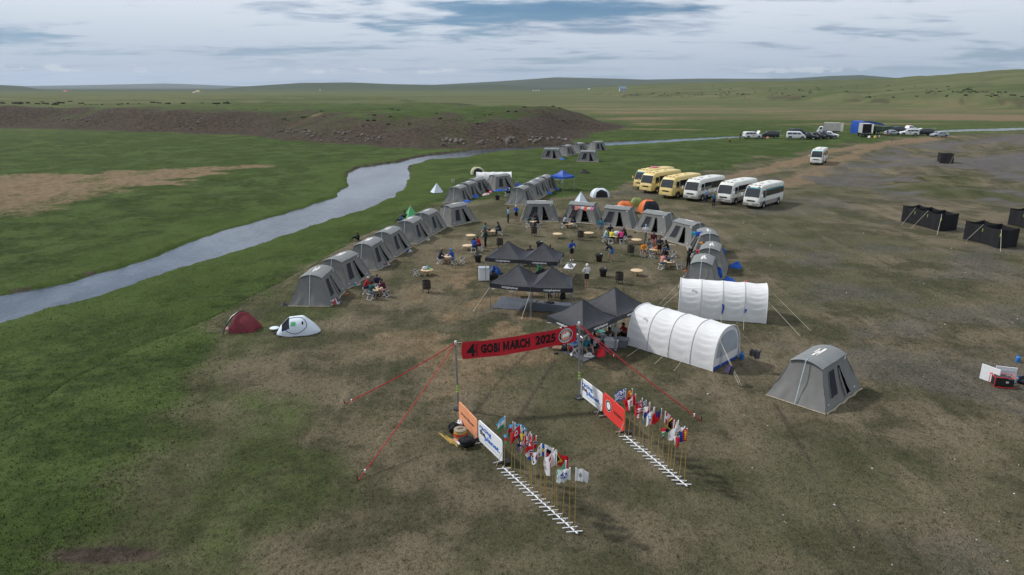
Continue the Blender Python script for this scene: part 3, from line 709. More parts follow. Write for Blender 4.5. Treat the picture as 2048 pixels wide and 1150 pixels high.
def place_tent(N, ang, label, group, proto=0, openp=False):
    """N: near left foot of the door side, ang: heading of the door side in degrees"""
    src = PROTO_OPEN if openp else PROTO[proto % 5]
    a = R(ang); n = G(*N); c = Vector((n.x + math.cos(a) * TA_ - math.sin(a) * TB_, n.y + math.sin(a) * TA_ + math.cos(a) * TB_, 0)); c.z = zg(c.x, c.y)
    if id(src) in _used: return dup(src, label, c, a, group)
    _used.add(id(src)); src['label'] = label; src['group'] = group; src.location = c; src.rotation_euler = (0, 0, a); return src
g1 = 'grey tents in the row along the river'
for i, (n, a) in enumerate([((661, 614), 88), ((694.6, 578.5), 76), ((754.8, 542), 80), ((792, 515), 78.5), ((835.9, 489), 78), ((865.8, 470), 75), ((903.5, 454), 52)]):
    place_tent(n, a, 'grey canvas tent, %s from the white pop-up tent in the riverside row' % ORD[i], g1, i)
g2 = 'grey tents of the back left row'
for i, (n, a) in enumerate([((926.8, 406), 75), ((943, 397), 70), ((955, 389), 62), ((990.8, 383), 42)]):
    place_tent(n, a, ['grey canvas tent beside the small white pyramid tent', 'grey canvas tent, second of the back left row from the small white pyramid tent', 'grey canvas tent with pink and white clothes spread before its door', 'grey canvas tent standing against the far white barrel tent'][i], g2, i + 1)
g3 = 'grey tents of the short row by the blue canopy'
for i, (n, a) in enumerate([((1054, 411.4), 72), ((1074.5, 400.5), 72), ((1086.5, 393), 72), ((1099.5, 385.5), 70)]):
    place_tent(n, a, ['grey canvas tent, farthest of its short row from the blue canopy', 'grey canvas tent, third from the blue canopy in its short row', 'grey canvas tent, second from the blue canopy in its short row', 'grey canvas tent next to the blue canopy'][i], g3, i)
g4 = 'grey tents of the arc closing the camp circle'
for i, (n, a) in enumerate([((1041, 442.6), -3.7), ((1120.7, 443), -24), ((1190, 450.5), -30), ((1264, 460), -46), ((1322.7, 478), -62)]):
    place_tent(n, a, ['grey canvas tent at the left end of the arc opposite the start banner', 'grey canvas tent with orange and pink clothes hung along its roof', 'grey canvas tent in front of the plain orange dome tent', 'grey canvas tent in front of the orange dome tent with a dark porch', 'grey canvas tent, second from the orange dome tent with a dark porch, along the arc'][i], g4, i + 2)
for i, (c, a) in enumerate([((16.86, 57.8), -98), ((15.67, 52.5), -110), ((13.95, 48.4), -110)]):
    o = dup(PROTO[i], ['grey canvas tent with blue and teal clothes on its roof', 'grey canvas tent with a green cloth on its end pole', 'grey canvas tent standing close behind the long white barrel tent'][i], Vector((c[0], c[1], zg(*c))), R(a), g4)
g5 = 'grey tents pitched by the far river bend'
for i, (n, a, op) in enumerate([((1081, 318), -9, True), ((1135, 312.5), 58, False), ((1160, 306.5), 58, False), ((1190, 302), 40, False), ((1153, 323.5), -9, True)]):
    place_tent(n, a, ['grey canvas tent with blue tarps at both sides by the far river bend', 'grey canvas tent in the far group, second from the tent with blue tarps', 'grey canvas tent in the far group, third from the tent with blue tarps', 'grey canvas tent with dark stripes, last of the far group by the water', 'grey see-through canvas tent standing alone in front of the far group'][i], g5, i, op)
o = dup(PROTO[0], 'lone grey canvas tent pitched beside the white barrel tents', Vector((14.48, 30.01, zg(14.48, 30.01))), .76, 'grey canvas camp tents')

# ------------------------------------------------------------------ white barrel tents
def barrel_tent(label, p0, ang, length, width, height, ends=('open', 'shut'), seed=0, ropes=(), nrib=3):
    """p0: foot of the near long side at its left end; ang: heading of that side"""
    rr = random.Random(seed); a = R(ang); n = Vector(p0); c = n + Vector((-math.sin(a), math.cos(a), 0)) * width / 2; c.z = zg(c.x, c.y)
    t = thing('barrel_tent', label, 'tent', c, a, 'white barrel vault tents')
    W = width / 2; ph = [rr.random() * 6 for _ in range(6)]
    def sec(w):                                      # w 0..1 over the arch
        th = math.pi * w; x = -math.cos(th); z = math.sin(th)
        return Vector((0, W * (1 if x > 0 else -1) * abs(x) ** .78, height * z ** .72 if z > 0 else 0))
    nb = nrib + 1
    def fn(s, w):
        p = sec(w); q = (s * nb) % 1.0; dip = math.sin(math.pi * q) if 0 < s < 1 else 0
        yy = w * 15 + .55 * math.sin(math.pi * q) + ph[0] + .6 * math.sin(int(s * nb) * 2.3); fd = (yy % 1.0); fold = (1 - fd) ** 2 * min(1, fd * 7)
        k = 1 - .010 * dip - .020 * fold * min(1, dip * 1.6) - .008 * math.sin(w * 23 + s * 30 + ph[1]) * dip
        return Vector((s * length + .02 * math.sin(w * 12 + ph[2]) * (s in (0, 1)), p.y * k, max(0.0, p.z * k - .02 * dip * (p.z > height * .9))))
    m = MB(); m.grid(8 * nb, 90, fn); m.build('cover', 'white_canvas', t, 60)
    for i in range(nrib + 2):
        s = i / nb; r_ = MB(); r_.tube([Vector((s * length, sec(w / 24).y * 1.006, sec(w / 24).z * 1.006)) for w in range(25)], .016 if 0 < i < nb else .028, 6); r_.build('rib', 'piping' if 0 < i < nb else 'white_canvas', t)
    for e, kind in zip((1, 0), ends):
        x = length * e - (.05 if e else -.05); m = MB()
        ring = [Vector((x, sec(w / 20).y * .985, sec(w / 20).z * .985)) for w in range(21)]
        m.add(ring, [tuple(range(21))]); m.build('end_wall', 'white_canvas', t, 0)
        d = .02 if e else -.02
        if kind == 'open':
            m = MB(); m.add([Vector((x + d, sec(.05 + .9 * w / 20).y * .80 + .08, .16 + sec(.05 + .9 * w / 20).z * .80)) for w in range(21)], [tuple(range(21))]); m.build('window_panel', 'grey_window', t, 0)
            m = MB(); m.add([(x + 2 * d, -W * .9, .02), (x + 2 * d, W * .9, .02), (x + 2 * d, W * .9, .16), (x + 2 * d, -W * .9, .20)], [(0, 1, 2, 3)]); m.build('base_strip', 'blue_tarp', t, 0)
            m = MB(); m.grid(1, 8, lambda s, k: (x + 2.5 * d + .05 * math.sin(k * 6), -W * .45 + s * .10, .1 + k * height * .72)); m.build('zip_flap', 'piping', t)
    m = MB(); m.grid(4, 3, lambda a_, b_: fn(.14 + .06 * a_, .24 + .03 * b_ + .01 * math.sin(a_ * 5)) * 1.006 - Vector((.004 * length * .17, 0, 0))); m.build('faded_stamp', 'piping', t)
    for q0, q1 in ropes:
        b = G(*q1); l = t.matrix_world; inv = Matrix.Rotation(-a, 3, 'Z'); e1 = inv @ (b - c); e1.z = zg(b.x, b.y) - c.z
        m = MB(); m.tube([q0, e1], .008, 5); m.build('guy_rope', 'rope', t)
        m = MB(); m.tube([e1 + Vector((0, 0, -.05)), e1 + Vector((.03, 0, .14))], .014, 5); m.build('peg', 'steel', t)
    bpy.context.view_layer.update(); return t
w2 = barrel_tent('white barrel tent with a grey end window and clothes on its guy ropes', G(1254, 690), -45.2, 5.35, 2.75, 2.12, ('open', 'shut'), 1,
    [((5.35, -1.0, 1.7), (1484, 773)), ((5.35, .6, 1.9), (1557, 735)), ((1.1, -1.36, .3), (1253, 714)), ((2.6, -1.36, .3), (1308, 729)), ((3.7, -1.36, .35), (1347, 743)), ((5.35, -.9, 1.6), (1478, 770))])
w1 = barrel_tent('white barrel tent seen from its closed long side with a blue rag tied on', G(1356, 634), -14.5, 5.25, 2.75, 2.12, ('shut', 'shut'), 2,
    [((5.25, .0, 1.95), (1622, 662)), ((5.25, -.9, 1.35), (1600, 672)), ((0, .3, 1.9), (1316, 612)), ((0, -.7, 1.5), (1312, 625)), ((0, -1.3, .5), (1343, 645)), ((2.6, -1.37, .35), (1442, 654)), ((3.95, -1.37, .35), (1487, 660))])
for x, dz, hh in ((2.62, .95, .75), (3.95, .75, .28)):
    m = MB(); m.grid(2, 6, lambda s, k: (x + .14 * (s - .3) + .06 * k * (1 - s) + .03 * math.sin(k * 5), -1.40 - .06 * k, dz - hh * k * .8 + .1)); m.build('tied_rag', 'blue_tarp', w1)
barrel_tent('white barrel tent in the back row behind the grey tents', G(953, 379), 3, 5.0, 2.6, 2.3, ('shut', 'shut'), 3, [])

# ------------------------------------------------------------------ pop-up canopies
def canopy(label, corners, zeave, zpeak, matname, group, text=None, legs=True, sides=(0, 1), gap=0.0):
    """corners: four ground points (x,y) in order front-left, front-right, back-right, back-left"""
    c = sum((Vector((p[0], p[1], 0)) for p in corners), Vector()) / 4; c.z = zg(c.x, c.y)
    t = thing('canopy', label, 'canopy', c, 0, group)
    Q = [Vector((p[0], p[1], c.z)) - c for p in corners]
    Q = [Vector((q.x, q.y, 0)) for q in Q]
    E_ = [q + Vector((0, 0, zeave)) for q in Q]; pk = Vector((0, 0, zpeak))
    m = MB()
    for i in range(4):
        a, b = E_[i], E_[(i + 1) % 4]
        def fn(s, k):
            p = a.lerp(b, s); q = p.lerp(pk, k); q.z = zeave + (zpeak - zeave) * (k ** 1.45) - .10 * math.sin(math.pi * s) * math.sin(math.pi * min(1, k * 1.1)) * (1 - k) - .03 * math.sin(math.pi * s) * (1 - k)
            q.z += .008 * math.sin(s * 23 + k * 9 + i)
            return q
        m.grid(10, 10, fn)
    top = m.build('roof_cloth', matname, t, 50)
    hp = MB()
    for i in range(4): hp.tube([E_[i].lerp(pk, k / 8) + Vector((0, 0, (zeave + (zpeak - zeave) * (k / 8) ** 1.45) - (zeave + (zpeak - zeave) * k / 8) + .004)) for k in range(9)], .013, 5)
    hp.build('hip_seam', matname, top)
    for i in range(4):
        a, b = E_[i], E_[(i + 1) % 4]; v = MB(); n = (b - a).cross(Vector((0, 0, 1))).normalized()
        def vf(s, k): return a.lerp(b, s) + n * (.02 + .012 * math.sin(s * 19 + i * 2) * k) + Vector((0, 0, .0 - .28 * k - .03 * math.sin(math.pi * s)))
        v.grid(12, 3, vf); vo = v.build('valance', matname, t, 50)
        if text and i in sides:
            lt = MB(); lettering(lt, text, lambda u, w_: vf(.30 + .40 * u, .85 - .70 * w_) + n * .018, .03); lt.build('lettering', 'board_white', vo, 0)
    for i, q in enumerate(Q):
        if not legs: break
        w_ = q + c; gz_ = zg(w_.x, w_.y) - c.z; l = MB(); qi = q * .985
        l.box((qi.x, qi.y, (gz_ + zeave) / 2 - .01), (.045, .045, zeave - gz_ + .04)); l.box((qi.x, qi.y, gz_ + .015), (.12, .12, .03)); l.build('leg', 'steel', t, 0)
    for i in range(4):
        tr = MB(); a, b = E_[i] * 1.0, E_[(i + 1) % 4] * 1.0; mid_ = a.lerp(b, .5)
        for p, q in ((a, mid_), (b, mid_)):
            tr.tube([p + Vector((0, 0, -.08)), q + Vector((0, 0, -.42))], .012, 4); tr.tube([p + Vector((0, 0, -.42)), q + Vector((0, 0, -.08))], .012, 4)
        tr.build('truss', 'steel', t)
    tr = MB(); tr.tube([pk + Vector((0, 0, -.03)), pk + Vector((0, 0, -1.0))], .018, 5); tr.build('centre_pole', 'steel', t)
    return t
def guy(t, top, px):
    c = t.location; b = G(*px); e = b - c; m = MB(); p0 = Vector(top) - c
    m.tube([p0, e], .016, 5); m.build('guy_rope', 'rope', t)
    m = MB(); m.tube([e + Vector((.0, 0, .05)), e + Vector((.05, -.12, .02)), e + Vector((.12, -.05, .01))], .012, 4); m.build('rope_end', 'rope', t)
def quad(fl, fr, depth):
    """corner list from two front corners (world xy) and a depth"""
    a = Vector((fl[0], fl[1], 0)); b = Vector((fr[0], fr[1], 0)); n = Vector((-(b - a).y, (b - a).x, 0)).normalized() * depth
    return [tuple(a[:2]), tuple(b[:2]), tuple((b + n)[:2]), tuple((a + n)[:2])]
RT = 'racingtheplanet'
gcan = 'black pop-up canopies'
zE = 1.95
def ez(px, py, z): return atz(px, py, z)
# front pair over the grey mats
bA, bM, bB = ez(979.5, 566.5, zE + .05), ez(1061, 575.5, zE + .05), ez(1146, 577, zE + .05)
cB1 = canopy('black canopy over the grey mats, the one beside the white fridge', quad(bA, bM, 2.9), zE, 2.95, 'black_cloth', gcan, RT)
cB2 = canopy('black canopy over the grey mats, the one facing the white-hooded person', quad((bM[0] + .03, bM[1]), bB, 2.9), zE, 2.95, 'black_cloth', gcan, RT)
guy(cB1, (bA[0], bA[1], zE - .2), (947, 622)); guy(cB1, (bM[0], bM[1], zE - .25), (1043, 637)); guy(cB2, (bB[0], bB[1], zE - .2), (1154, 606))
aA, aM, aB = ez(970.5, 514.5, zE + .15), ez(1042, 519, zE + .15), ez(1115.5, 523, zE + .15)
cA1 = canopy('black canopy of the rear pair, the one beside the black bin', quad(aA, aM, 2.9), zE, 2.95, 'black_cloth', gcan, RT)
cA2 = canopy('black canopy of the rear pair, above the green gas bottle', quad((aM[0] + .03, aM[1]), aB, 2.9), zE, 2.95, 'black_cloth', gcan, RT)
guy(cA1, (aA[0] + .6, aA[1] + .4, zE - .2), (984, 545))
# pair at the start line
c0, c1, c2 = ez(1094, 631, zE), ez(1166, 661, zE), ez(1234, 634, zE)
def para(p, q, r_): return [p, q, r_, (p[0] + r_[0] - q[0], p[1] + r_[1] - q[1])]
e01 = Vector((c1[0] - c0[0], c1[1] - c0[1])); e12 = Vector((c2[0] - c1[0], c2[1] - c1[1]))
cC1 = canopy('black canopy right behind the start banner, shading seated people', para(c0, c1, c2), zE, 2.95, 'black_cloth', gcan, RT)
d_ = (e12.normalized() * .03); c3 = (c2[0] + e12.x, c2[1] + e12.y)
e12b = Vector((c3[0] - c2[0], c3[1] - c2[1]))
k0 = (c2[0] + d_.x - e01.x, c2[1] + d_.y - e01.y)
cC2 = canopy('black canopy touching the end of the white barrel tent', para(k0, (c2[0] + d_.x, c2[1] + d_.y), c3), zE, 2.95, 'black_cloth', gcan, RT)
bl = [ez(1101, 356, 2.1), ez(1126, 359, 2.1)]
cbl = canopy('bright blue canopy at the end of the short tent row', quad(bl[0], bl[1], 2.4), 1.9, 2.7, 'blue_tarp', gcan)
del cbl['group']

# ------------------------------------------------------------------ ground mats under the canopies
def groundmat(label, pxs, group, matn='grey_mat'):
    P = [G(*p) for p in pxs]; c = sum(P, Vector()) / 4; n = 10; m = MB()
    def fn(s, k, dz=.012):
        p = P[0].lerp(P[1], s).lerp(P[3].lerp(P[2], s), k); p.z = zg(p.x, p.y) + dz + .012 * math.sin(s * 14 + k * 9) + .01 * math.sin(k * 23); return p - c + Vector((0, 0, .02))
    m.grid(n, n, fn); o = m.build('ground_mat', matn, None, 60); o.location = c; return tag(o, label, 'mat', group)
groundmat('dark grey mat under the canopy, with a crumpled left edge', [(982, 616), (1059, 622.5), (1076, 599), (1003, 593)], 'grey mats')
groundmat('dark grey mat on the side facing the start banner canopy', [(1062, 622.5), (1128, 626), (1150, 606), (1080, 602)], 'grey mats')
groundmat('dark grey mat under the seated people behind the start banner', [(1168, 724.5), (1252, 690), (1196, 655), (1098, 690)], 'grey mats')

# ------------------------------------------------------------------ small tents
def dome(name, label, px, wdt, dep, hgt, ang, m1, m2=None, door=None, polem='black_plastic', stretch=1.0):
    p = G(*px); t = thing(name, label, 'tent', p, R(ang))
    m = MB()
    def fn(s, k):
        w = 2 * math.pi * s; sq = 1 + .16 * math.cos(4 * w - math.pi); r_ = math.cos(k * math.pi / 2) ** .75
        return Vector((wdt / 2 * r_ * sq * math.cos(w) * stretch, dep / 2 * r_ * sq * math.sin(w), max(0, hgt * math.sin(k * math.pi / 2) * (1 + .0 * sq)) - .02))
    hole = (lambda i, j: False)
    m.grid(28, 10, fn); m.build('flysheet', m1, t, 60)
    for a in (.125, .375):
        pl_ = MB(); pl_.tube([fn(a, k / 10) * 1.01 for k in range(11)] + [fn(a + .5, 1 - k / 10) * 1.01 for k in range(1, 11)], .012, 5); pl_.build('pole', polem, t)
    if m2:
        v = MB(); v.grid(12, 6, lambda s, k: fn(.62 + .26 * s, k * .72) * 1.03 + Vector((0, -.10 * (1 - k) ** 2, 0))); v.build('porch_panel', m2, t)
    if door:
        v = MB(); v.grid(8, 6, lambda s, k: fn(.66 + .18 * s + .0 * k, .03 + k * .62 * math.sin(math.pi * (.12 + .76 * s)) ** .5) * 1.035); v.build('door', door, t)
    for a in range(4):
        q = fn(a / 4 + .125, 0); g_ = MB(); g_.tube([q * 1.0, q * 1.12 + Vector((0, 0, -.03))], .01, 4); g_.build('peg_loop', polem, t)
    return t
def red_tent():
    t = thing('ridge_tent', 'small dark red tent with a black strap over it', 'tent', G(489, 658), R(8)); C4 = [Vector(q) for q in ((-.80, -.72, 0), (.62, -.78, 0), (1.02, .25, 0), (-.62, .80, 0))]; r0, r1 = Vector((-.32, .0, 1.06)), Vector((.20, .02, 1.10))
    panels = [(C4[0], C4[1], r0, r1), (C4[1], C4[2], r1, r1), (C4[2], C4[3], r1, r0), (C4[3], C4[0], r0, r0)]
    for i, (a_, b_, p_, q_) in enumerate(panels):
        n = (b_ - a_).cross(Vector((0, 0, 1))).normalized(); m = MB()
        m.grid(10, 8, lambda s, k: a_.lerp(b_, s).lerp(p_.lerp(q_, s), k) + n * math.sin(math.pi * s) * (.10 * math.sin(math.pi * k ** .8) - .05 * (1 - k) + .016 * math.sin(s * 23 + k * 6)) + Vector((0, 0, .10 * math.sin(math.pi * k)))); m.build('fly_panel', 'red_tent', t, 60)
    m = MB(); m.tube([(-1.05, -.85, .02), (-.85, -.62, .5), (-.55, -.30, .90), (-.2, -.05, 1.13), (.15, .0, 1.16)], [.035, .05, .06, .045, .03], 6); m.build('draped_strap', 'black_plastic', t)
    m = MB(); m.tube([(-.72 + 1.1 * w / 12, -.90 + .10 * w / 12, .04 + .62 * math.sin(math.pi * w / 12)) for w in range(13)], .012, 5); m.build('door_zip', 'black_plastic', t)
red_tent()
def popup_tent():
    p = G(598, 664); t = thing('popup_tent', 'pale grey pop-up tent with a round open door hanging down', 'tent', p, R(12))
    m = MB()
    def prof(s): return math.sin(math.pi * (.03 + .94 * s)) ** .55
    def fn(s, k):
        x = -1.25 + 2.5 * s; h = 1.02 * (np.interp(s, [0, .08, .30, .62, .85, 1], [.05, .42, .95, 1.0, .5, .03])); w = .72 * np.interp(s, [0, .1, .3, .7, .9, 1], [.25, .7, 1, 1, .7, .2])
        th = math.pi * k; return Vector((x, -math.cos(th) * w, h * max(0, math.sin(th)) ** .8))
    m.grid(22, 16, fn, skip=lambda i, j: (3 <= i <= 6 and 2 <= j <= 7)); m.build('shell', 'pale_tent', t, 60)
    h = MB(); h.tube([fn(.45 + .26 * math.cos(w / 20 * 6.283), .23 + .2 * math.sin(w / 20 * 6.283)) * 1.012 for w in range(21)], .016, 5); h.build('hoop', 'mesh_dark', t)
    d = MB(); d.ball((-1.45, .55, .18), (.28, .3, .04), 10, 6); d.build('door_flap', 'pale_tent', t)
    v = MB(); v.grid(4, 3, lambda s, k: fn(.36 + .1 * s, .18 + .1 * k) * 1.015); v.build('green_print', 'green_tent', t)
    v = MB(); v.ball(fn(.62, .22) * 1.01, (.05, .04, .14), 8, 6); v.build('vent', 'mesh_dark', t)
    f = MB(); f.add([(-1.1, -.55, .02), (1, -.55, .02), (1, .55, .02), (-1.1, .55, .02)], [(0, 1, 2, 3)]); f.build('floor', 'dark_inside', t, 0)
    b = MB(); b.ball((-.85, -.1, .16), (.18, .2, .13), 8, 5); b.build('bedding', 'blue_tarp', t)
popup_tent()
def pyramid(label, px, w, h, matn):
    p = G(*px); t = thing('pyramid_tent', label, 'tent', p, .5); m = MB()
    q = [(-w / 2, -w / 2, 0), (w / 2, -w / 2, 0), (w / 2, w / 2, 0), (-w / 2, w / 2, 0)]; apex = Vector((0, 0, h))
    for i in range(4):
        a, b = Vector(q[i]), Vector(q[(i + 1) % 4])
        m.grid(6, 6, lambda s, k: a.lerp(b, s).lerp(apex, k) * (1 - .06 * math.sin(math.pi * k) * math.sin(math.pi * s)))
    m.build('flysheet', matn, t, 30); f = MB()
    for i in range(4): f.tube([q[i], Vector(q[i]).lerp(apex, .5), apex], .012, 4)
    f.build('seam', 'piping', t); b = MB(); b.tube([(0, 0, h - .05), (0, 0, h + .06)], .02, 5); b.build('peak_cap', 'piping', t)
pyramid('small white pyramid tent on the grass by the river', (874, 384.5), 1.5, 1.35, 'pale_tent')
pyramid('white pyramid tent peaking above the tent with clothes on its roof', (1161, 424), 2.2, 2.35, 'pale_tent')
pyramid('bright green small tent beside the riverside row', (822, 435), 1.35, 1.4, 'green_tent')
dome('dome_tent', 'cream and grey dome tent behind the far white barrel tent', (955, 348), 2.4, 2.0, 1.2, 10, 'cream_tent', None, 'mesh_dark')
dome('dome_tent', 'white and navy dome tent with a dark round doorway on the green', (1200, 393.5), 2.6, 1.9, 1.15, 8, 'pale_tent', None, 'dark_inside')
dome('dome_tent', 'plain orange dome tent behind the grey arc tents', (1250, 425), 2.2, 1.9, 1.35, 0, 'orange_tent')
dome('dome_tent', 'orange dome tent with a dark grey porch', (1297, 424), 2.3, 2.0, 1.45, 10, 'orange_tent', 'mesh_dark')
dome('dome_tent', 'small olive green dome tent near the parked buses', (1274, 411), 1.7, 1.4, 1.0, 0, 'olive_tent')

# ------------------------------------------------------------------ black privacy screens
def screen(label, front, back_off, h, ropes=(), stalls=True):
    """front: list of pixel feet along the visible wall"""
    P = [G(*p) for p in front]; c = P[0].copy(); t = thing('privacy_screen', label, 'screen', c, 0, 'black cloth privacy screens')
    def sheet(a, b, k0):
        m = MB(); n = (b - a).cross(Vector((0, 0, 1))).normalized()
        m.grid(12, 6, lambda s, k: a.lerp(b, s) + n * (.05 * math.sin(s * 9 + k0) * math.sin(math.pi * s) + .02 * math.sin(s * 29 + k * 5)) + Vector((0, 0, .02 + (h - .02) * k - .13 * math.sin(math.pi * s) * k)))
        m.build('cloth_panel', 'black_screen', t, 60)
    L = [p - c for p in P]; B_ = [l + Vector(back_off) for l in L]
    for i in range(len(L) - 1): sheet(L[i], L[i + 1], i)
    if stalls:
        for i in range(len(B_) - 1): sheet(B_[i], B_[i + 1], i + 5)
        for i in range(len(L)): sheet(L[i], B_[i], i + 9)
    for i, p in enumerate(L + (B_ if stalls else [])):
        m = MB(); m.tube([p + Vector((0, 0, -.03)), p + Vector((0, 0, h + .06))], .02, 5); m.build('post', 'black_plastic', t)
        if i < len(L) and 0 < i: 
            m = MB(); m.tube([p + Vector((0, -.02, h * .62)), p + Vector((0, -.02, h * .78))], .027, 6); m.build('reflective_band', 'reflective', t)
    for i, q in ropes:
        e = G(*q) - c; m = MB(); m.tube([L[i] + Vector((0, 0, h)), e], .014, 4); m.build('guy_rope', 'rope', t)
    return t
screen('black screen with three stalls, nearest the gravel heaps', [(1802, 443), (1826, 448.5), (1851, 455), (1878, 463)], (1.9, .35, 0), 1.75, [(1, (1803, 450)), (2, (1822, 457)), (3, (1874, 470))])
screen('black screen with two stalls and a sagging front cloth', [(1926, 478), (1960, 486), (1995, 497)], (1.9, .35, 0), 1.75, [(1, (1932, 481)), (2, (2001, 503))])
screen('black screen of tall cloth farthest from the tents', [(2015, 449), (2042, 455), (2070, 462)], (1.9, .35, 0), 1.75, [])
screen('small lone black screen on the gravel heaps', [(1880, 326.5), (1906, 327.5)], (0.5, 1.8, 0), 1.8, [(1, (1899, 328.5))], True)
# ------------------------------------------------------------------ people
SKIN = (.36, .22, .15); SKIN2 = (.26, .15, .10)
def V3(*a): return Vector(a)
def pose_joints(kind, rr, lean=0.0):
    J = {}
    if kind in ('stand', 'walk', 'reach', 'hips'):
        J.update(pel=V3(0, 0, .95), wai=V3(0, .01, 1.10), che=V3(0, .02, 1.30), neck=V3(0, .01, 1.47), head=V3(0, .03, 1.62))
        st = .12 if kind == 'walk' else .02
        for s, n in ((-1, 'l'), (1, 'r')):
            f = st * s
            J['hip' + n] = V3(s * .09, 0, .92); J['kne' + n] = V3(s * .10, f + .03, .50); J['ank' + n] = V3(s * .11, f - .02, .08); J['toe' + n] = V3(s * .13, f + .15, .035)
            J['sho' + n] = V3(s * .185, .0, 1.41)
            J['elb' + n] = V3(s * .25, -.03 - f * .5, 1.13); J['wri' + n] = V3(s * .24, .10 - f, .90)
        if kind == 'reach':
            for s, n in ((-1, 'l'), (1, 'r')): J['elb' + n] = V3(s * .20, .26, 1.45); J['wri' + n] = V3(s * .16, .50, 1.58)
        if kind == 'hips' or rr.random() < .3:
            for s, n in ((-1, 'l'), (1, 'r')): J['elb' + n] = V3(s * .30, .08, 1.15); J['wri' + n] = V3(s * .10, .24, 1.14)
    elif kind == 'bend':
        J.update(pel=V3(0, -.12, .92), wai=V3(0, .0, 1.06), che=V3(0, .17, 1.20), neck=V3(0, .32, 1.30), head=V3(0, .42, 1.38))
        for s, n in ((-1, 'l'), (1, 'r')):
            f = .22 * s
            J['hip' + n] = V3(s * .09, -.12, .90); J['kne' + n] = V3(s * .13, f * .6 + .04, .49); J['ank' + n] = V3(s * .16, f - .05, .08); J['toe' + n] = V3(s * .18, f + .13, .035)
            J['sho' + n] = V3(s * .185, .25, 1.26); J['elb' + n] = V3(s * .23, .34, .98); J['wri' + n] = V3(s * .20, .42, .74)
    elif kind == 'sit':
        b = .46
        J.update(pel=V3(0, 0, b + .06), wai=V3(0, .05, b + .21), che=V3(0, .13, b + .40), neck=V3(0, .19, b + .56), head=V3(0, .24, b + .70))
        for s, n in ((-1, 'l'), (1, 'r')):
            J['hip' + n] = V3(s * .10, .02, b + .03); J['kne' + n] = V3(s * .16, .42, b + .04); J['ank' + n] = V3(s * .15, .38, .08); J['toe' + n] = V3(s * .17, .55, .035)
            J['sho' + n] = V3(s * .185, .15, b + .50); J['elb' + n] = V3(s * .25, .26, b + .26); J['wri' + n] = V3(s * .12, .44, b + .20)
    elif kind == 'floor':
        J.update(pel=V3(0, 0, .11), wai=V3(0, -.03, .26), che=V3(0, -.02, .46), neck=V3(0, .04, .62), head=V3(0, .09, .76))
        for s, n in ((-1, 'l'), (1, 'r')):
            J['hip' + n] = V3(s * .10, .03, .10); J['kne' + n] = V3(s * .20, .40, .42 if s < 0 else .30); J['ank' + n] = V3(s * .14, .66, .07); J['toe' + n] = V3(s * .16, .83, .09)
            J['sho' + n] = V3(s * .185, .0, .56); J['elb' + n] = V3(s * .27, .12, .34); J['wri' + n] = V3(s * .16, .33, .36)
    elif kind == 'recline':
        J.update(pel=V3(0, 0, .12), wai=V3(0, -.13, .20), che=V3(0, -.28, .33), neck=V3(0, -.38, .46), head=V3(0, -.40, .60))
        for s, n in ((-1, 'l'), (1, 'r')):
            J['hip' + n] = V3(s * .10, .03, .11); J['kne' + n] = V3(s * .12, .46, .13); J['ank' + n] = V3(s * .13, .88, .07); J['toe' + n] = V3(s * .16, .96, .18)
            J['sho' + n] = V3(s * .185, -.33, .41); J['elb' + n] = V3(s * .27, -.48, .22); J['wri' + n] = V3(s * .27, -.50, .05)
    for k in J:
        J[k] = J[k] + V3(rr.gauss(0, .008), rr.gauss(0, .008), 0)
    if rr.random() < .5:
        for n in ('elbl', 'wril'): J[n] = J[n] + V3(.0, .06, .05)
    return J
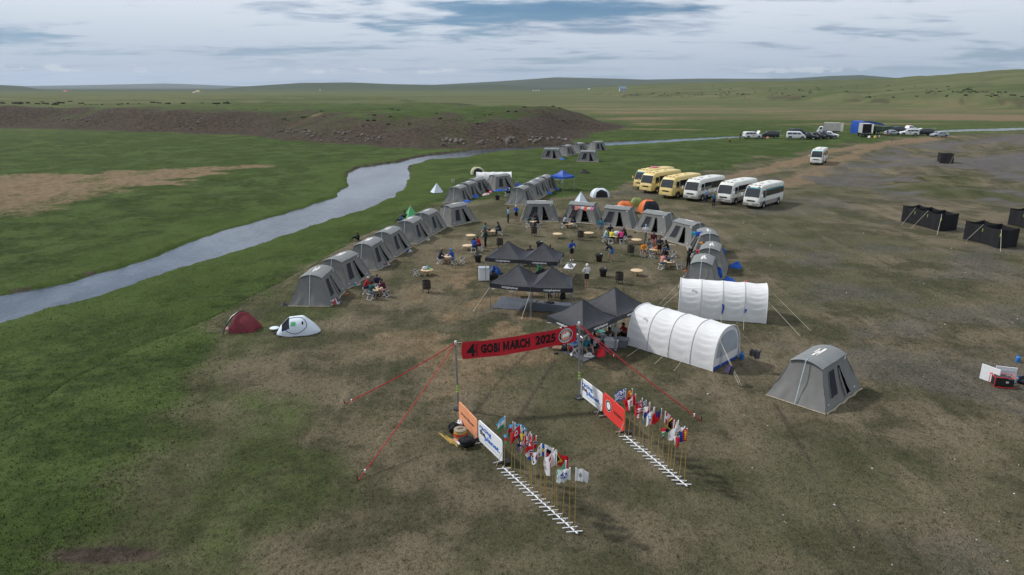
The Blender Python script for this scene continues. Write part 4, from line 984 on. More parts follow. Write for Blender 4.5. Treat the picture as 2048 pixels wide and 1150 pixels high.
def person(label, px, kind, yaw, top, bottom, shoes=(.05, .05, .06), hairc=(.03, .02, .015), sleeve=1.0, leg=1.0, hat=None, skin=None, scale=1.0, base=None, group=None, hood=None, dz=0.0, carry=None):
    """yaw: heading in degrees the person faces (0 = away from the camera, +Y)"""
    rr = random.Random(hash(label) % 1000 if False else sum(map(ord, label)))
    skin = skin or (SKIN if rr.random() < .7 else SKIN2)
    p = base if base is not None else G(*px); p = Vector((p.x, p.y, p.z + dz))
    t = thing('person', label, 'person', p, R(yaw), group, scale * rr.uniform(.98, 1.02))
    J = pose_joints(kind, rr); segs = []
    m = MB()
    def limb(a, b, ra, rb, n=8): m.tube([J[a], J[a].lerp(J[b], .3), J[a].lerp(J[b], .75), J[b]], [ra, ra * 1.04, (ra + rb) / 2, rb], n)
    m.tube([J['pel'] + (J['pel'] - J['wai']).normalized() * .07, J['pel'], J['wai'], J['che'], J['che'].lerp(J['neck'], .55), J['neck']], [(.10, .08), (.165, .12), (.145, .105), (.175, .12), (.15, .09), (.06, .06)], 12, flat=V3(0, 1, 0) if kind not in ('recline',) else V3(0, .5, .9))
    m.tube([J['neck'] - V3(0, 0, .05), J['head'] - V3(0, 0, .05)], .055, 8)
    m.ball(J['head'] + V3(0, .005, .01), (.076, .095, .115), 12, 8)
    m.tube([J['head'] + V3(0, .085, .02), J['head'] + V3(0, .118, -.015)], [.012, .016], 5)     # nose
    for s in (-1, 1): m.ball(J['head'] + V3(s * .078, -.005, .005), (.014, .022, .032), 6, 4)  # ears
    slack = 1.12 if sleeve >= 1 else 1.0; ls = 1.15 if leg >= 1 else 1.0
    for n in 'lr':
        m.tube([J['che'].lerp(J['neck'], .4), J['sho' + n]], [.07, .068], 8)
        limb('sho' + n, 'elb' + n, .058 * slack, .045 * slack); limb('elb' + n, 'wri' + n, .044 * slack, .030)
        m.ball(J['sho' + n], .064, 8, 6)
        d = (J['wri' + n] - J['elb' + n]).normalized(); m.tube([J['wri' + n], J['wri' + n] + d * .045, J['wri' + n] + d * .09], [.03, (.042, .024), (.036, .018)], 6)
        m.tube([J['pel'], J['hip' + n]], [.10, .10], 8); limb('hip' + n, 'kne' + n, .092 * (1.0 if leg >= 1 else 1.12), .058 * ls); limb('kne' + n, 'ank' + n, .056 * ls, .042 * ls)
        m.tube([J['ank' + n] + V3(0, -.05, -.03), J['ank' + n] + V3(0, .0, -.02), J['toe' + n]], [(.035, .04), (.045, .05), (.042, .03)], 7)
    tmp = m.mesh('body', 'figure', 0); ob = bpy.data.objects.new('tmp', tmp); C.objects.link(ob)
    md = ob.modifiers.new('r', 'REMESH'); md.mode = 'VOXEL'; md.voxel_size = .026; md.use_smooth_shade = True
    sm = ob.modifiers.new('s', 'SMOOTH'); sm.iterations = 2; sm.factor = .5
    dg = bpy.context.evaluated_depsgraph_get(); dg.update(); me = bpy.data.meshes.new_from_object(ob.evaluated_get(dg))
    bpy.data.objects.remove(ob); bpy.data.meshes.remove(tmp)
    n = len(me.polygons); ctr = np.zeros(n * 3, np.float32); me.polygons.foreach_get('center', ctr); ctr = ctr.reshape(-1, 3)
    # colour of each face from the nearest bone
    bones = [('pel', 'wai', 'P'), ('wai', 'che', 'T'), ('che', 'neck', 'T'), ('neck', 'head', 'H'), ('head', 'head', 'H')]
    for s in 'lr': bones += [('sho' + s, 'elb' + s, 'A'), ('elb' + s, 'wri' + s, 'B'), ('wri' + s, 'wri' + s, 'N'), ('hip' + s, 'kne' + s, 'L'), ('kne' + s, 'ank' + s, 'K'), ('ank' + s, 'toe' + s, 'S')]
    rad_ = dict(P=.15, T=.16, H=.08, A=.06, B=.045, N=.04, L=.09, K=.06, S=.05)
    best = np.full(n, 1e9); lab = np.zeros(n, int); tt = np.zeros(n)
    for i, (a, b, k) in enumerate(bones):
        A_ = np.array(J[a]); D = np.array(J[b]) - A_; l2 = max(1e-6, D @ D); q = np.clip((ctr - A_) @ D / l2, 0, 1); dd = np.linalg.norm(ctr - A_ - q[:, None] * D, axis=1) / rad_[k]
        w = dd < best; best[w] = dd[w]; lab[w] = i; tt[w] = q[w]
    cols = np.zeros((n, 3), np.float32); kinds = np.array([b[2] for b in bones])[lab]
    for k in range(n):
        c = kinds[k]; q = tt[k]
        if c == 'P': cc = bottom if q < .55 else top
        elif c == 'T': cc = top
        elif c == 'H': cc = skin if not (lab[k] == 2) else top
        elif c == 'A': cc = top if q < (1.1 if sleeve >= .5 else .7) else skin
        elif c == 'B': cc = top if sleeve >= 1 and q < .93 else skin
        elif c == 'N': cc = skin
        elif c == 'L': cc = bottom if (leg >= .5 or q < .75) else skin
        elif c == 'K': cc = bottom if leg >= 1 and q < .9 else skin
        else: cc = shoes
        cols[k] = cc
    hd = np.array(J['head']); rel = ctr - hd
    eye = (rel[:, 1] > .06) & (np.abs(np.abs(rel[:, 0]) - .033) < .014) & (np.abs(rel[:, 2] - .02) < .012); cols[eye] = (.02, .015, .012)
    mouth = (rel[:, 1] > .06) & (np.abs(rel[:, 0]) < .025) & (np.abs(rel[:, 2] + .055) < .011); cols[mouth] = (.2, .06, .05)
    me.materials.clear(); me.materials.append(M('figure')); a = me.color_attributes.new('col', 'FLOAT_COLOR', 'CORNER')
    lt = np.zeros(n, np.int32); me.polygons.foreach_get('loop_total', lt); buf = np.ones((len(me.loops), 4), np.float32); buf[:, :3] = np.repeat(cols, lt, axis=0); a.data.foreach_set('color', buf.ravel())
    me.name = 'body'; link('body', me, t)
    # fingers and thumbs
    for nme, s in (('l', -1), ('r', 1)):
        f = MB(); f.col = skin
        w = J['wri' + nme]; d = (w - J['elb' + nme]).normalized(); sd = d.cross(V3(0, 0, 1)); sd = sd.normalized() if sd.length > .1 else V3(1, 0, 0); dn = sd.cross(d).normalized()
        for i, ln in enumerate((.06, .07, .066, .05)):
            o_ = w + d * .075 + sd * (i - 1.5) * .019; f.tube([o_, o_ + d * ln * .55 + dn * .008, o_ + d * ln * .9 + dn * -.03], [.0095, .009, .007], 5)
        o_ = w + d * .035 + sd * .034 * -s; f.tube([o_, o_ + d * .035 + sd * .025 * -s, o_ + d * .065 + sd * .018 * -s], [.012, .011, .008], 5)
        f.build('fingers', 'figure', t)
    # hair, hood or hat
    hm_ = MB()
    def cap(rx, ry, rz_, z0, back=1.0):
        def fn(s, k):
            w = 2 * math.pi * s; th = math.pi / 2 * k; front_ = max(0, math.sin(w)); lo = z0 + front_ * .065
            z = lo + (rz_ - lo) * math.sin(th); r_ = math.sqrt(max(0, 1 - (z / rz_) ** 2)); return J['head'] + V3(0, -.004, .012) + V3(rx * r_ * math.cos(w), ry * r_ * math.sin(w), z)
        return fn
    if hood:
        hm_.col = hood; hm_.grid(14, 6, cap(.105, .125, .145, -.10)); hm_.build('hood', 'figure', t)
    elif hat:
        hm_.col = hat; hm_.grid(14, 6, cap(.086, .106, .130, .005)); hm_.grid(8, 2, lambda s, k: J['head'] + V3((s - .5) * .15, .09 + .075 * k * math.sin(math.pi * (.15 + .7 * s)), .062 - .02 * k)); hm_.build('cap', 'figure', t)
        h2 = MB(); h2.col = hairc; h2.grid(14, 3, cap(.081, .100, .07, -.06)); h2.build('hair', 'figure', t)
    else:
        hm_.col = hairc; hm_.grid(14, 6, cap(.083, .103, .124, -.03 if rr.random() < .6 else -.075)); hm_.build('hair', 'figure', t)
    return t
_st = []
# furniture protos ---------------------------------------------------------
def make_stool():
    t = thing('folding_stool', 'x', 'stool', (0, 0, 0)); m = MB(); m.box((0, 0, .43), (.40, .32, .02)); m.build('seat', 'mesh_dark', t, 0)
    for s in (-1, 1):
        for d in (-1, 1):
            l = MB(); l.tube([(s * .185, d * .19, .0), (s * .185, -d * .15, .43)], .017, 6); l.build('leg', 'alu_white', t)
    for d in (-1, 1):
        l = MB(); l.tube([(-.2, d * .15, .43), (.2, d * .15, .43)], .016, 6); l.build('rail', 'alu_white', t)
        l = MB(); l.tube([(-.185, d * .19, .02), (.185, d * .19, .02)], .014, 6); l.build('foot_bar', 'alu_white', t)
    return t
STOOL = make_stool(); _first = {}
def put(src, label, loc, rz, group):
    if id(src) not in _first:
        _first[id(src)] = 1; src.location = loc; src.rotation_euler = (0, 0, rz); src['label'] = label; src['group'] = group; return src
    return dup(src, label, loc, rz, group)
def make_table():
    t = thing('round_table', 'x', 'table', (0, 0, 0)); m = MB(); m.lathe([(0, .435), (.455, .435), (.472, .425), (.472, .405), (.455, .395), (0, .395)], 28); m.build('table_top', 'wood', t)
    for a in range(4):
        w = a * math.pi / 2 + .785; l = MB(); l.box((.26 * math.cos(w), .26 * math.sin(w), .198), (.055, .055, .40), w); l.build('leg', 'wood', t, 0)
    for a in (0, 1):
        w = a * math.pi / 2 + .785; l = MB(); l.box((0, 0, .10 + .052 * a), (.56, .04, .05), w); l.build('stretcher', 'wood', t, 0)
    return t
TABLE = make_table()
def make_barrel():
    t = thing('fire_barrel', 'x', 'fire barrel', (0, 0, 0)); m = MB()
    m.lathe([(0, .28), (.29, .28), (.30, .29), (.30, .46), (.308, .475), (.30, .49), (.30, .66), (.308, .675), (.30, .69), (.30, .84), (.312, .85), (.30, .86), (.285, .85), (.28, .34), (0, .33)], 24); m.build('drum', 'rust', t)
    for a in range(3):
        w = a * 2.094 + .5; l = MB(); l.tube([(.24 * math.cos(w), .24 * math.sin(w), .34), (.27 * math.cos(w), .27 * math.sin(w), 0)], .022, 6); l.build('leg', 'rust', t)
    a_ = MB(); a_.lathe([(0, .5), (.27, .5)], 16); a_.build('ash', 'dark_inside', t); return t
BARREL = make_barrel()
def make_bin():
    t = thing('waste_bin', 'x', 'bin', (0, 0, 0)); rr = random.Random(2); m = MB(); m.lathe([(0, .01), (.21, .01), (.23, .05), (.265, .60), (.275, .62), (.25, .62), (.22, .1), (0, .08)], 20); m.build('bin_body', 'black_plastic', t)
    b = MB(); b.lathe([(.282, .40), (.30, .46), (.295, .56), (.29, .64), (.27, .655), (.235, .60), (.15, .56), (0, .54)], 22, jit=lambda i, j: .05 * math.sin(j * 2.3 + i) + .04 * rr.random()); b.build('bin_bag', 'black_plastic', t)
    for s in (-1, 1):
        h = MB(); h.tube([(s * .27, -.06, .5), (s * .33, -.05, .52), (s * .33, .05, .52), (s * .27, .06, .5)], .012, 5); h.build('handle', 'black_plastic', t)
    return t
BIN = make_bin()
gt, gf, gb, gs_ = 'low round wooden tables', 'fire barrels in the camp circle', 'black waste bins', 'white folding stools'
TBL = {}
for key, px, lab in [('a', (942, 479), 'low round wooden table, empty, between two fire barrels on the riverside half'), ('b', (935.5, 500), 'low round wooden table behind the person in a royal blue jacket'), ('c', (983.5, 470), 'low round wooden table with a black hat, between two seated people'),
    ('d', (1115, 476), 'empty low round table before the arc, between two fire barrels'), ('e', (1177.5, 474), 'empty low round wooden table right beside a fire barrel'), ('f', (1272.5, 488), 'empty low round table near the person in khaki waders'), ('g', (1273, 551), 'empty low round table next to the fire barrel by the bins'),
    ('h', (854, 550), 'low round wooden table holding bottles and white bags'), ('i', (755.5, 589), 'low round wooden table amid the four seated people by the riverside tents'), ('j', (894, 522), 'low round wooden table between the bald person and the blue-capped person'),
    ('k', (1067, 451), 'low round wooden table at the leftmost tent of the arc'), ('l', (1138.5, 455.5), 'low round wooden table before the tent with clothes on its roof'), ('m', (1233, 481), 'low round wooden table covered in white gear among five seated people'), ('n', (1309, 508), 'low round wooden table with an orange bag beside the orange-jacketed person'), ('o', (1337, 533), 'low round wooden table strewn with gear beside the pink-shirted person')]:
    TBL[key] = put(TABLE, lab, G(*px), random.random(), gt)
for px, lab in [((999.7, 496), 'dark fire barrel just behind the rear black canopies'), ((1068, 472), 'dark fire barrel straight before the leftmost tent of the arc'), ((1160.8, 480), 'dark fire barrel touching distance from an empty round table'), ((1261, 511), 'dark fire barrel to the side of the orange-jacketed person'), ((1238, 567), 'dark fire barrel nearest the white-hooded person'), ((853.6, 584.5), 'dark fire barrel on bare ground near the four people at a table')]:
    put(BARREL, lab, G(*px), random.random() * 6, gf)
for px, lab in [((956, 524), 'black bagged bin beside the rear black canopies, near two stools'), ((1079, 497), 'black bin standing behind the peak of the rear black canopy'), ((1198, 523), 'black bagged bin beside the bending person in blue shorts'), ((1206, 553), 'black bin near the white-hooded person'), ((995, 400), 'black bin between the two back rows of tents')]:
    put(BIN, lab, G(*px), random.random() * 6, gb)
NAVY = (.018, .022, .055); BLUE = (.015, .06, .30); BLACK = (.012, .012, .014); DG = (.014, .035, .032); GREY = (.16, .18, .20); WHITE = (.62, .62, .63); RED = (.33, .02, .03); TEAL = (.03, .17, .24); MAROON = (.075, .012, .03); KHAKI = (.20, .19, .14); PINK = (.72, .06, .24); YEL = (.62, .58, .06); ORG = (.72, .27, .03); SALM = (.50, .21, .20); SKY = (.22, .33, .48)
gp, gq = 'people standing in the camp', 'people seated in the camp'
def stander(label, px, yaw, top, bottom, kind='stand', **k): return person(label, px, kind, yaw, top, bottom, group=gp, **k)
def sitter(label, px, yaw, top, bottom, stool=True, **k):
    """px: the ground point under the seat"""
    b = G(*px)
    sh = label.split(', ')[0]
    if sh in _st: sh = 'person ' + label.split(', ')[-1]
    _st.append(sh)
    if stool: put(STOOL, 'white folding stool under the ' + sh.replace('person', 'seated person'), b, R(yaw), gs_)
    return person(label, px, 'sit', yaw, top, bottom, group=gq, base=b, **k)
stander('person in a pale blue shirt and dark trousers chatting at the arc tents', (1016, 446.5), -80, SKY, (.03, .03, .05))
stander('person in a blue jacket and white cap with black shorts', (1032.6, 443), 150, BLUE, BLACK, leg=.3, hat=WHITE)
stander('person in a dark green jacket and black leggings standing at a table', (971.4, 496), 60, DG, BLACK)
stander('person in a blue jacket and black shorts holding a yellow cup', (1143, 521), 200, BLUE, BLACK, 'hips', leg=.3, shoes=WHITE)
m_ = MB(); m_.lathe([(0, 0), (.05, 0), (.06, .12), (.052, .12), (.045, .02), (0, .02)], 12); _p = G(1143, 521); o = m_.build('cup', mat('yellow_cup', (.6, .6, .08), .4)); o.location = _p + Vector((.14, -.22, 1.14)); tag(o, 'yellow cup in the hands of the person in black shorts', 'cup')
stander('person in a navy jacket and blue shorts bending over sideways', (1222, 521), 75, NAVY, (.02, .10, .30), 'bend', leg=.3)
stander('person in a white hooded top and black shorts seen from behind', (1173, 574), 20, WHITE, BLACK, leg=.3, hood=WHITE, shoes=(.4, .35, .3))
stander('person in a teal shirt and grey shorts standing behind the seated group', (1201, 471.5), -20, TEAL, GREY, leg=.3, sleeve=.6)
stander('person in khaki waders, white shirt and pale cap', (1289.6, 486.5), 190, WHITE, KHAKI, 'walk', sleeve=.4, hat=SKY)
stander('person in a maroon jacket and pink shorts', (1306, 501), 170, MAROON, (.55, .22, .18), leg=.3)
stander('person in a navy jacket and dark cap with bare legs', (1318, 513), 160, (.02, .022, .035), BLACK, 'hips', leg=.3, hat=(.04, .03, .06))
stander('person in black reaching up to a tent with a red cloth', (1375.6, 540), -60, BLACK, BLACK, 'reach', shoes=(.6, .15, .05))
stander('person in a pale shirt standing between the white buses', (1412.5, 406.5), 30, SKY, NAVY)
stander('person in a teal shirt walking past the white buses', (1426.5, 415), 170, (.05, .14, .20), BLACK, 'walk', sleeve=.5)
stander('person in a tan top behind the teal-shirted walker at the buses', (1429, 409), 190, (.35, .28, .2), GREY)
stander('person bare-chested in red-brown shorts out on the grass', (1459, 288.8), 160, SKIN, (.10, .03, .02), leg=.3, sleeve=0)
stander('person in dark clothes standing beside the white car with its bonnet up', (1480, 278.5), 100, BLACK, BLACK)
stander('person in black bending at the back of the black off-road car', (1527, 277.5), -70, BLACK, BLACK, 'bend')
stander('person in black trousers under the black canopy with the grey mat', (1099.5, 600), 30, BLACK, BLACK)
stander('person in black shirt with bare legs under the black canopy', (1113, 594), 10, (.05, .05, .06), BLACK, leg=.3)
stander('person in dark clothes at the trestle behind the green gas bottle', (1060, 533), 180, (.05, .04, .05), BLACK)
stander('person in dark top at the trestle under the rear black canopy', (1100, 531), 190, BLACK, (.06, .06, .08), leg=.3)
stander('person in white trousers and black top under the start canopy', (1219, 664), 200, BLACK, WHITE)
stander('person in a black jacket standing under the start canopy', (1185, 681), 150, BLACK, BLACK)
stander('person in dark clothes unloading beside the blue tarpaulin', (1733, 274), 90, BLACK, NAVY)
stander('person in red trousers at the tarpaulin trucks', (1774, 273), 120, NAVY, (.3, .06, .04))
sitter('person in a grey-teal hooded top, at the table with the black hat', (966.5, 472), -75, (.07, .13, .17), (.25, .16, .11), leg=.3)
sitter('person in a dark blue coat, at the table with the black hat', (1001, 470), 80, (.018, .03, .045), NAVY)
sitter('person in a royal blue jacket, back turned to the canopies', (947, 505), -20, BLUE, NAVY)
sitter('person in a red jacket and black tights, near the royal blue jacket', (960.5, 501), 70, RED, BLACK)
sitter('person in a navy top and bare legs, bald', (879, 527), -70, NAVY, NAVY, leg=.3, hairc=SKIN)
sitter('person in a bright blue jacket and blue cap, by two stools', (907, 529), 60, BLUE, GREY, hat=(.03, .2, .5), leg=.3)
sitter('person in a dark green coat, at the leftmost arc tent', (1056, 454.5), -60, DG, GREY)
sitter('person in a black coat, at the leftmost arc tent', (1077, 454.5), 60, BLACK, BLACK)
sitter('person in a dark top, behind the table at the leftmost arc tent', (1071, 447.5), 175, (.05, .05, .07), NAVY)
sitter('person in a black and white top, before the tent with clothes', (1127, 455.5), -70, (.3, .3, .32), BLACK)
sitter('person in a black top, before the tent with clothes', (1150, 452.5), 80, BLACK, NAVY)
sitter('person in a pale aqua shirt, at the gear-covered table', (1208.5, 483), -80, (.33, .45, .44), SKY, sleeve=.4)
sitter('person in a black jacket, behind the yellow-shirted one', (1220.5, 474), 170, BLACK, BLACK)
sitter('person in a lemon yellow shirt, back turned', (1221.6, 486.5), -25, YEL, BLACK, hat=GREY, sleeve=.6)
sitter('person in a hot pink shirt and purple cap', (1243, 487), 20, PINK, BLACK, hat=(.15, .05, .25))
sitter('person in a black jacket, beside the hot pink shirt', (1251, 479), 110, BLACK, BLACK, hairc=(.25, .15, .08))
sitter('person in an orange jacket and black shorts', (1285.5, 512), 190, ORG, BLACK, leg=.3)
sitter('person in a grey-blue shirt, behind the orange jacket', (1294.6, 504.5), 190, GREY, SKY)
sitter('person in a black jacket and blue trousers, beside an empty stool', (1336, 509), 80, BLACK, (.02, .07, .2))
sitter('person in a salmon pink shirt, back turned', (1322, 538), -50, SALM, (.12, .14, .16), sleeve=.4)
sitter('person in black, facing the salmon pink shirt', (1330, 525), 160, BLACK, NAVY, skin=SKIN)
sitter('person in a red jacket with grey hair, by the riverside tents', (731, 588), -80, RED, NAVY, hairc=(.45, .43, .4))
sitter('person in a dark green top, back turned by the riverside tents', (741, 599), -30, (.02, .07, .07), GREY)
sitter('person in a navy top, behind the table by the riverside tents', (755, 581.5), 200, NAVY, GREY)
sitter('person in a maroon jacket, by the riverside tents', (771, 593), 70, MAROON, (.4, .25, .2), leg=.3)
sitter('person in white, under the bright blue canopy', (1124, 366), 90, WHITE, GREY)
sitter('person in a blue vest, between the two back tent rows', (1013, 392), -60, BLUE, BLACK)
sitter('person in a white shirt, between the two back tent rows', (1019, 391), 60, WHITE, BLACK)
gfz = 'people sitting on the ground'
def floorp(label, px, yaw, top, bottom, kind='floor', **k): return person(label, px, kind, yaw, top, bottom, group=gfz, dz=.03, **k)
floorp('person in dark clothes sitting on the river bank', (717, 481), 100, (.02, .025, .035), BLACK, hairc=(.2, .12, .06))
floorp('person in a blue top sitting beside the bright green tent', (803, 445), 100, (.04, .12, .24), NAVY, hat=GREY)
floorp('person in dark clothes leaning on the bright green tent', (811, 437), 120, (.06, .05, .06), BLACK)
floorp('person in a red shirt on the mat behind the banner', (1135, 702), 70, (.55, .03, .04), BLACK, 'recline', leg=.3, sleeve=.4)
sitter('person in a bright blue vest, behind the banner pole', (1152, 706), 60, (.02, .14, .45), SKY, leg=.3, sleeve=.3)
floorp('person in a teal shirt leaning to a white hat on the mat', (1171, 703), 200, TEAL, GREY, leg=.3, sleeve=.4, hairc=(.25, .15, .07))
floorp('person in a pale grey hooded top on the mat', (1188, 698), -20, (.40, .44, .48), BLACK)
floorp('person with black hair in black on the mat', (1177, 695), 20, BLACK, BLACK, 'recline')
floorp('person in a white shirt by the plastic crates', (1232, 676), 140, WHITE, BLACK, leg=.3, sleeve=.4)
floorp('person in a red shirt against the white barrel tent', (1248, 674), 120, (.40, .02, .03), BLACK, sleeve=.4)
floorp('person in dark clothes stretched out at the edge of the mat', (1119, 693), 75, (.03, .03, .035), (.05, .05, .05), 'recline')
floorp('person in brown shorts lying under the start canopy', (1205, 676), 60, (.10, .06, .04), (.12, .06, .04), 'recline', leg=.3)
for px, lab, yaw in [((924, 526), 'empty white folding stool by the blue-capped person', 70), ((1358, 538), 'empty white folding stool by the table strewn with gear', 10), ((1347.5, 513.5), 'empty white folding stool beside the black jacket', 80), ((833, 551), 'white folding stool left at the table with bottles', 60), ((1303, 516), 'white folding stool lying by the table with an orange bag', 40), ((906, 364), 'white folding stool on the grass behind the back left row', 30), ((1107, 690), 'white folding stool at the corner of the mat behind the banner', 20), ((1034, 369), 'white folding stool by the far white barrel tent', 10)]:
    put(STOOL, lab, G(*px), R(yaw), gs_)
# ------------------------------------------------------------------ vehicles
class Hull:
    """body from stations (x, half width, bottom z, top z); side walls taper in above the waist"""
    def __init__(s, st, waist, inset, rad=.22): s.st = st; s.waist = waist; s.inset = inset; s.rad = rad
    def at(s, x):
        xs = [q[0] for q in s.st]; return tuple(float(np.interp(x, xs, [q[i] for q in s.st])) for i in (1, 2, 3))
    def hw(s, x, z):
        w, b, t = s.at(x); return w - s.inset * max(0, (z - s.waist)) / max(.2, (s.full - s.waist))
    def ring(s, x, n=5):
        w, b, t = s.at(x); s.full = max(q[3] for q in s.st); P = []
        top = t; r = min(s.rad, (t - b) * .45); P.append((w - .05, b)); P.append((w, b + .06))
        zs = [b + .06 + (top - r - b - .06) * k / 4 for k in range(1, 5)]
        for z in zs: P.append((s.hw(x, z), z))
        w2 = s.hw(x, top - r)
        for k in range(1, n + 1):
            a = math.pi / 2 * k / n; P.append((w2 - r * (1 - math.cos(a)), top - r + r * math.sin(a)))
        P.append((0, top + .02))
        return [(x, -y, z) for y, z in P] + [(x, y, z) for y, z in reversed(P[:-1])]
    def mesh(s, mb):
        R_ = [s.ring(q[0]) for q in s.st]; n = len(R_[0]); V = [p for r_ in R_ for p in r_]; Fs = []
        for i in range(len(R_) - 1):
            for j in range(n): Fs.append((i * n + j, (i + 1) * n + j, (i + 1) * n + (j + 1) % n, i * n + (j + 1) % n))
        Fs += [tuple(range(n)), tuple((len(R_) - 1) * n + j for j in range(n - 1, -1, -1))]
        mb.add(V, Fs); return mb
    def side(s, mb, x0, x1, z0, z1, sgn, sl0=0.0, sl1=0.0, off=.012):
        def fn(a, k):
            x = x0 + (x1 - x0) * a; z = z0 + (z1 - z0) * k; x += sl0 * k * (1 - a) + sl1 * k * a; return (x, sgn * (s.hw(x, z) + off), z)
        mb.grid(4, 3, fn); return mb
    def top(s, mb, x0, x1, yw, off=.02, nar=0.0):
        def fn(a, k):
            x = x0 + (x1 - x0) * k; w = yw - nar * k; y = (a * 2 - 1) * w; t = s.at(x)[2]; return (x + (.012 if x > 0 else -.012), y, t + off - .03 * abs(a * 2 - 1) ** 3)
        mb.grid(8, 6, fn); return mb
def wheel(t, x, y, r, w, rim='chrome'):
    m = MB(); s = 1 if y > 0 else -1; prof = [(r * .55, -w / 2), (r * .92, -w / 2), (r, -w / 3), (r, w / 3), (r * .92, w / 2), (r * .55, w / 2)]
    V = []; n = 18
    for rr_, z in prof:
        for j in range(n): a = 2 * math.pi * j / n; V.append((x + rr_ * math.cos(a), y + z, r + rr_ * math.sin(a)))
    Fs = [(i * n + j, i * n + (j + 1) % n, (i + 1) * n + (j + 1) % n, (i + 1) * n + j) for i in range(5) for j in range(n)]
    m.add(V, Fs); wo_ = m.build('wheel', 'tyre', t)
    h = MB(); V = []
    for rr_, z in [(0, .30), (.2, .32), (.35, .42), (.56, .46)]:
        for j in range(n): a = 2 * math.pi * j / n; V.append((x + r * rr_ * math.cos(a), y + s * w * z, r + r * rr_ * math.sin(a)))
    h.add(V, [(i * n + j, i * n + (j + 1) % n, (i + 1) * n + (j + 1) % n, (i + 1) * n + j) for i in range(3) for j in range(n)]); h.build('rim', rim, wo_)
def bus(label, loc, ang, paint, skirt, teal=0, group='minibuses', extras=()):
    t = thing('minibus', label, 'minibus', loc, R(ang), group)
    st = [(-3.5, .90, .42, 2.35), (-3.44, .97, .38, 2.55), (-3.25, 1.01, .35, 2.66), (-2.6, 1.02, .34, 2.70), (0, 1.02, .34, 2.72), (2.2, 1.02, .34, 2.70), (2.7, 1.01, .34, 2.62), (2.95, 1.01, .34, 2.45), (3.15, 1.0, .34, 2.12), (3.30, .99, .34, 1.72), (3.42, .97, .34, 1.33), (3.47, .95, .34, 1.20), (3.53, .90, .40, 1.08), (3.55, .82, .45, .95)]
    H = Hull(st, 1.25, .085, .26); m = MB(); H.mesh(m); body = m.build('body', paint, t, 50)
    if skirt != paint:
        for s in (-1, 1): k = MB(); H.side(k, -3.40, 3.30, .40, .86, s, off=.016); k.build('lower_panel', skirt, t)
    g = MB(); H.top(g, 3.415, 3.03, .88, .02, .05); g.build('windscreen', 'glass', t)
    if teal: 
        g = MB(); H.top(g, 3.05, 2.98, .84, .03); g.build('sunstrip', 'glass_teal', t)
    g = MB(); g.grid(4, 3, lambda a, k: (-3.535 + .03 * k, (a * 2 - 1) * .75, 1.35 + .85 * k)); g.build('rear_window', 'glass', t)
    for s in (-1, 1):
        g = MB(); H.side(g, -3.36, 1.82, 1.38, 2.20, s, off=.006); g.build('window_band', 'black_plastic', t)
        xs = [(-3.3, -2.3), (-2.26, -1.2), (-1.16, -.1), (-.06, 1.0), (1.04, 1.75)]
        for x0, x1 in xs:
            g = MB(); H.side(g, x0, x1, 1.42, 2.16, s); wo_ = g.build('side_window', 'glass', t)
            if teal == 2: g = MB(); H.side(g, x0, x1, 2.02, 2.16, s, off=.018); g.build('sunstrip', 'glass_teal', wo_)
        g = MB(); H.side(g, 1.95, 2.75, 1.28, 2.10, s, 0, -.12); g.build('cab_window', 'glass', t)
        for x in (1.86, 2.86):
            d = MB(); d.tube([(x, s * (H.hw(x, .6) + .006), .6), (x, s * (H.hw(x, 1.3) + .006), 1.3), (x, s * (H.hw(x, 2.2) + .006), 2.2)], .008, 4); d.build('door_seam', 'black_plastic', t)
        l = MB(); l.ball((3.47, s * .70, .93), (.06, .19, .10), 10, 6); l.build('headlight', 'lamp_glass', t)
        l = MB(); l.ball((3.44, s * .89, .93), (.06, .05, .08), 8, 5); l.build('indicator', mat('amber', (.7, .3, .03), .25), t)
        l = MB(); l.box((-3.5, s * .84, 1.0), (.06, .12, .35)); l.build('tail_light', 'lamp_red', t)
        l = MB(); l.tube([(3.12, s * .98, 1.95), (3.35, s * 1.16, 1.95), (3.36, s * 1.2, 1.75)], .016, 5); mo = l.build('mirror_arm', 'black_plastic', t)
        l = MB(); l.box((3.36, s * 1.22, 1.62), (.07, .17, .32)); l.build('mirror', paint, mo)
        for x in (2.25, -1.9):
            a = MB(); a.tube([(x + .50 * math.cos(w * math.pi / 10), s * 1.015, .42 + .46 * math.sin(w * math.pi / 10)) for w in range(11)], .035, 5); a.build('wheel_arch', 'black_plastic', t)
            a = MB(); a.grid(12, 1, lambda q, k: (x + (.47 * k) * math.cos(q * math.pi), s * 1.024, .38 + .45 * k * math.sin(q * math.pi))); a.build('wheel_well', 'dark_inside', t)
            wheel(t, x, s * .93, .40, .26, 'chrome')
    b = MB(); b.box((3.50, 0, .56), (.22, 1.86, .26)); b.build('bumper', skirt, t, 0); b = MB(); b.box((-3.52, 0, .52), (.16, 1.86, .22)); b.build('bumper', skirt, t, 0)
    g = MB(); g.box((3.55, 0, .93), (.03, .95, .16)); g.build('grille', 'black_plastic', t, 0)
    g = MB(); g.box((3.62, 0, .56), (.012, .46, .12)); g.build('number_plate', 'print_white', t, 0)
    for x in (-.6, 1.4):
        v = MB(); v.lathe([(0, .12), (.30, .11), (.36, .06), (.38, 0)], 14, (x, 0, 2.72)); v.build('roof_vent', paint, t)
    l = MB()
    for y in (-.5, 0, .5): l.box((2.62, y, 2.67), (.10, .30, .05))
    l.build('marker_light', 'black_plastic', t, 0)
    w_ = MB(); w_.box((3.36, .15, 1.50), (.012, .40, .26), rot=Euler((0, -.30, 0))); w_.build('dash_card', 'print_white', t, 0)
    for s in (-1, 1): w_ = MB(); w_.tube([(3.44, s * .3, 1.36), (3.33, s * .55, 1.72)], .012, 4); w_.build('wiper', 'black_plastic', t)
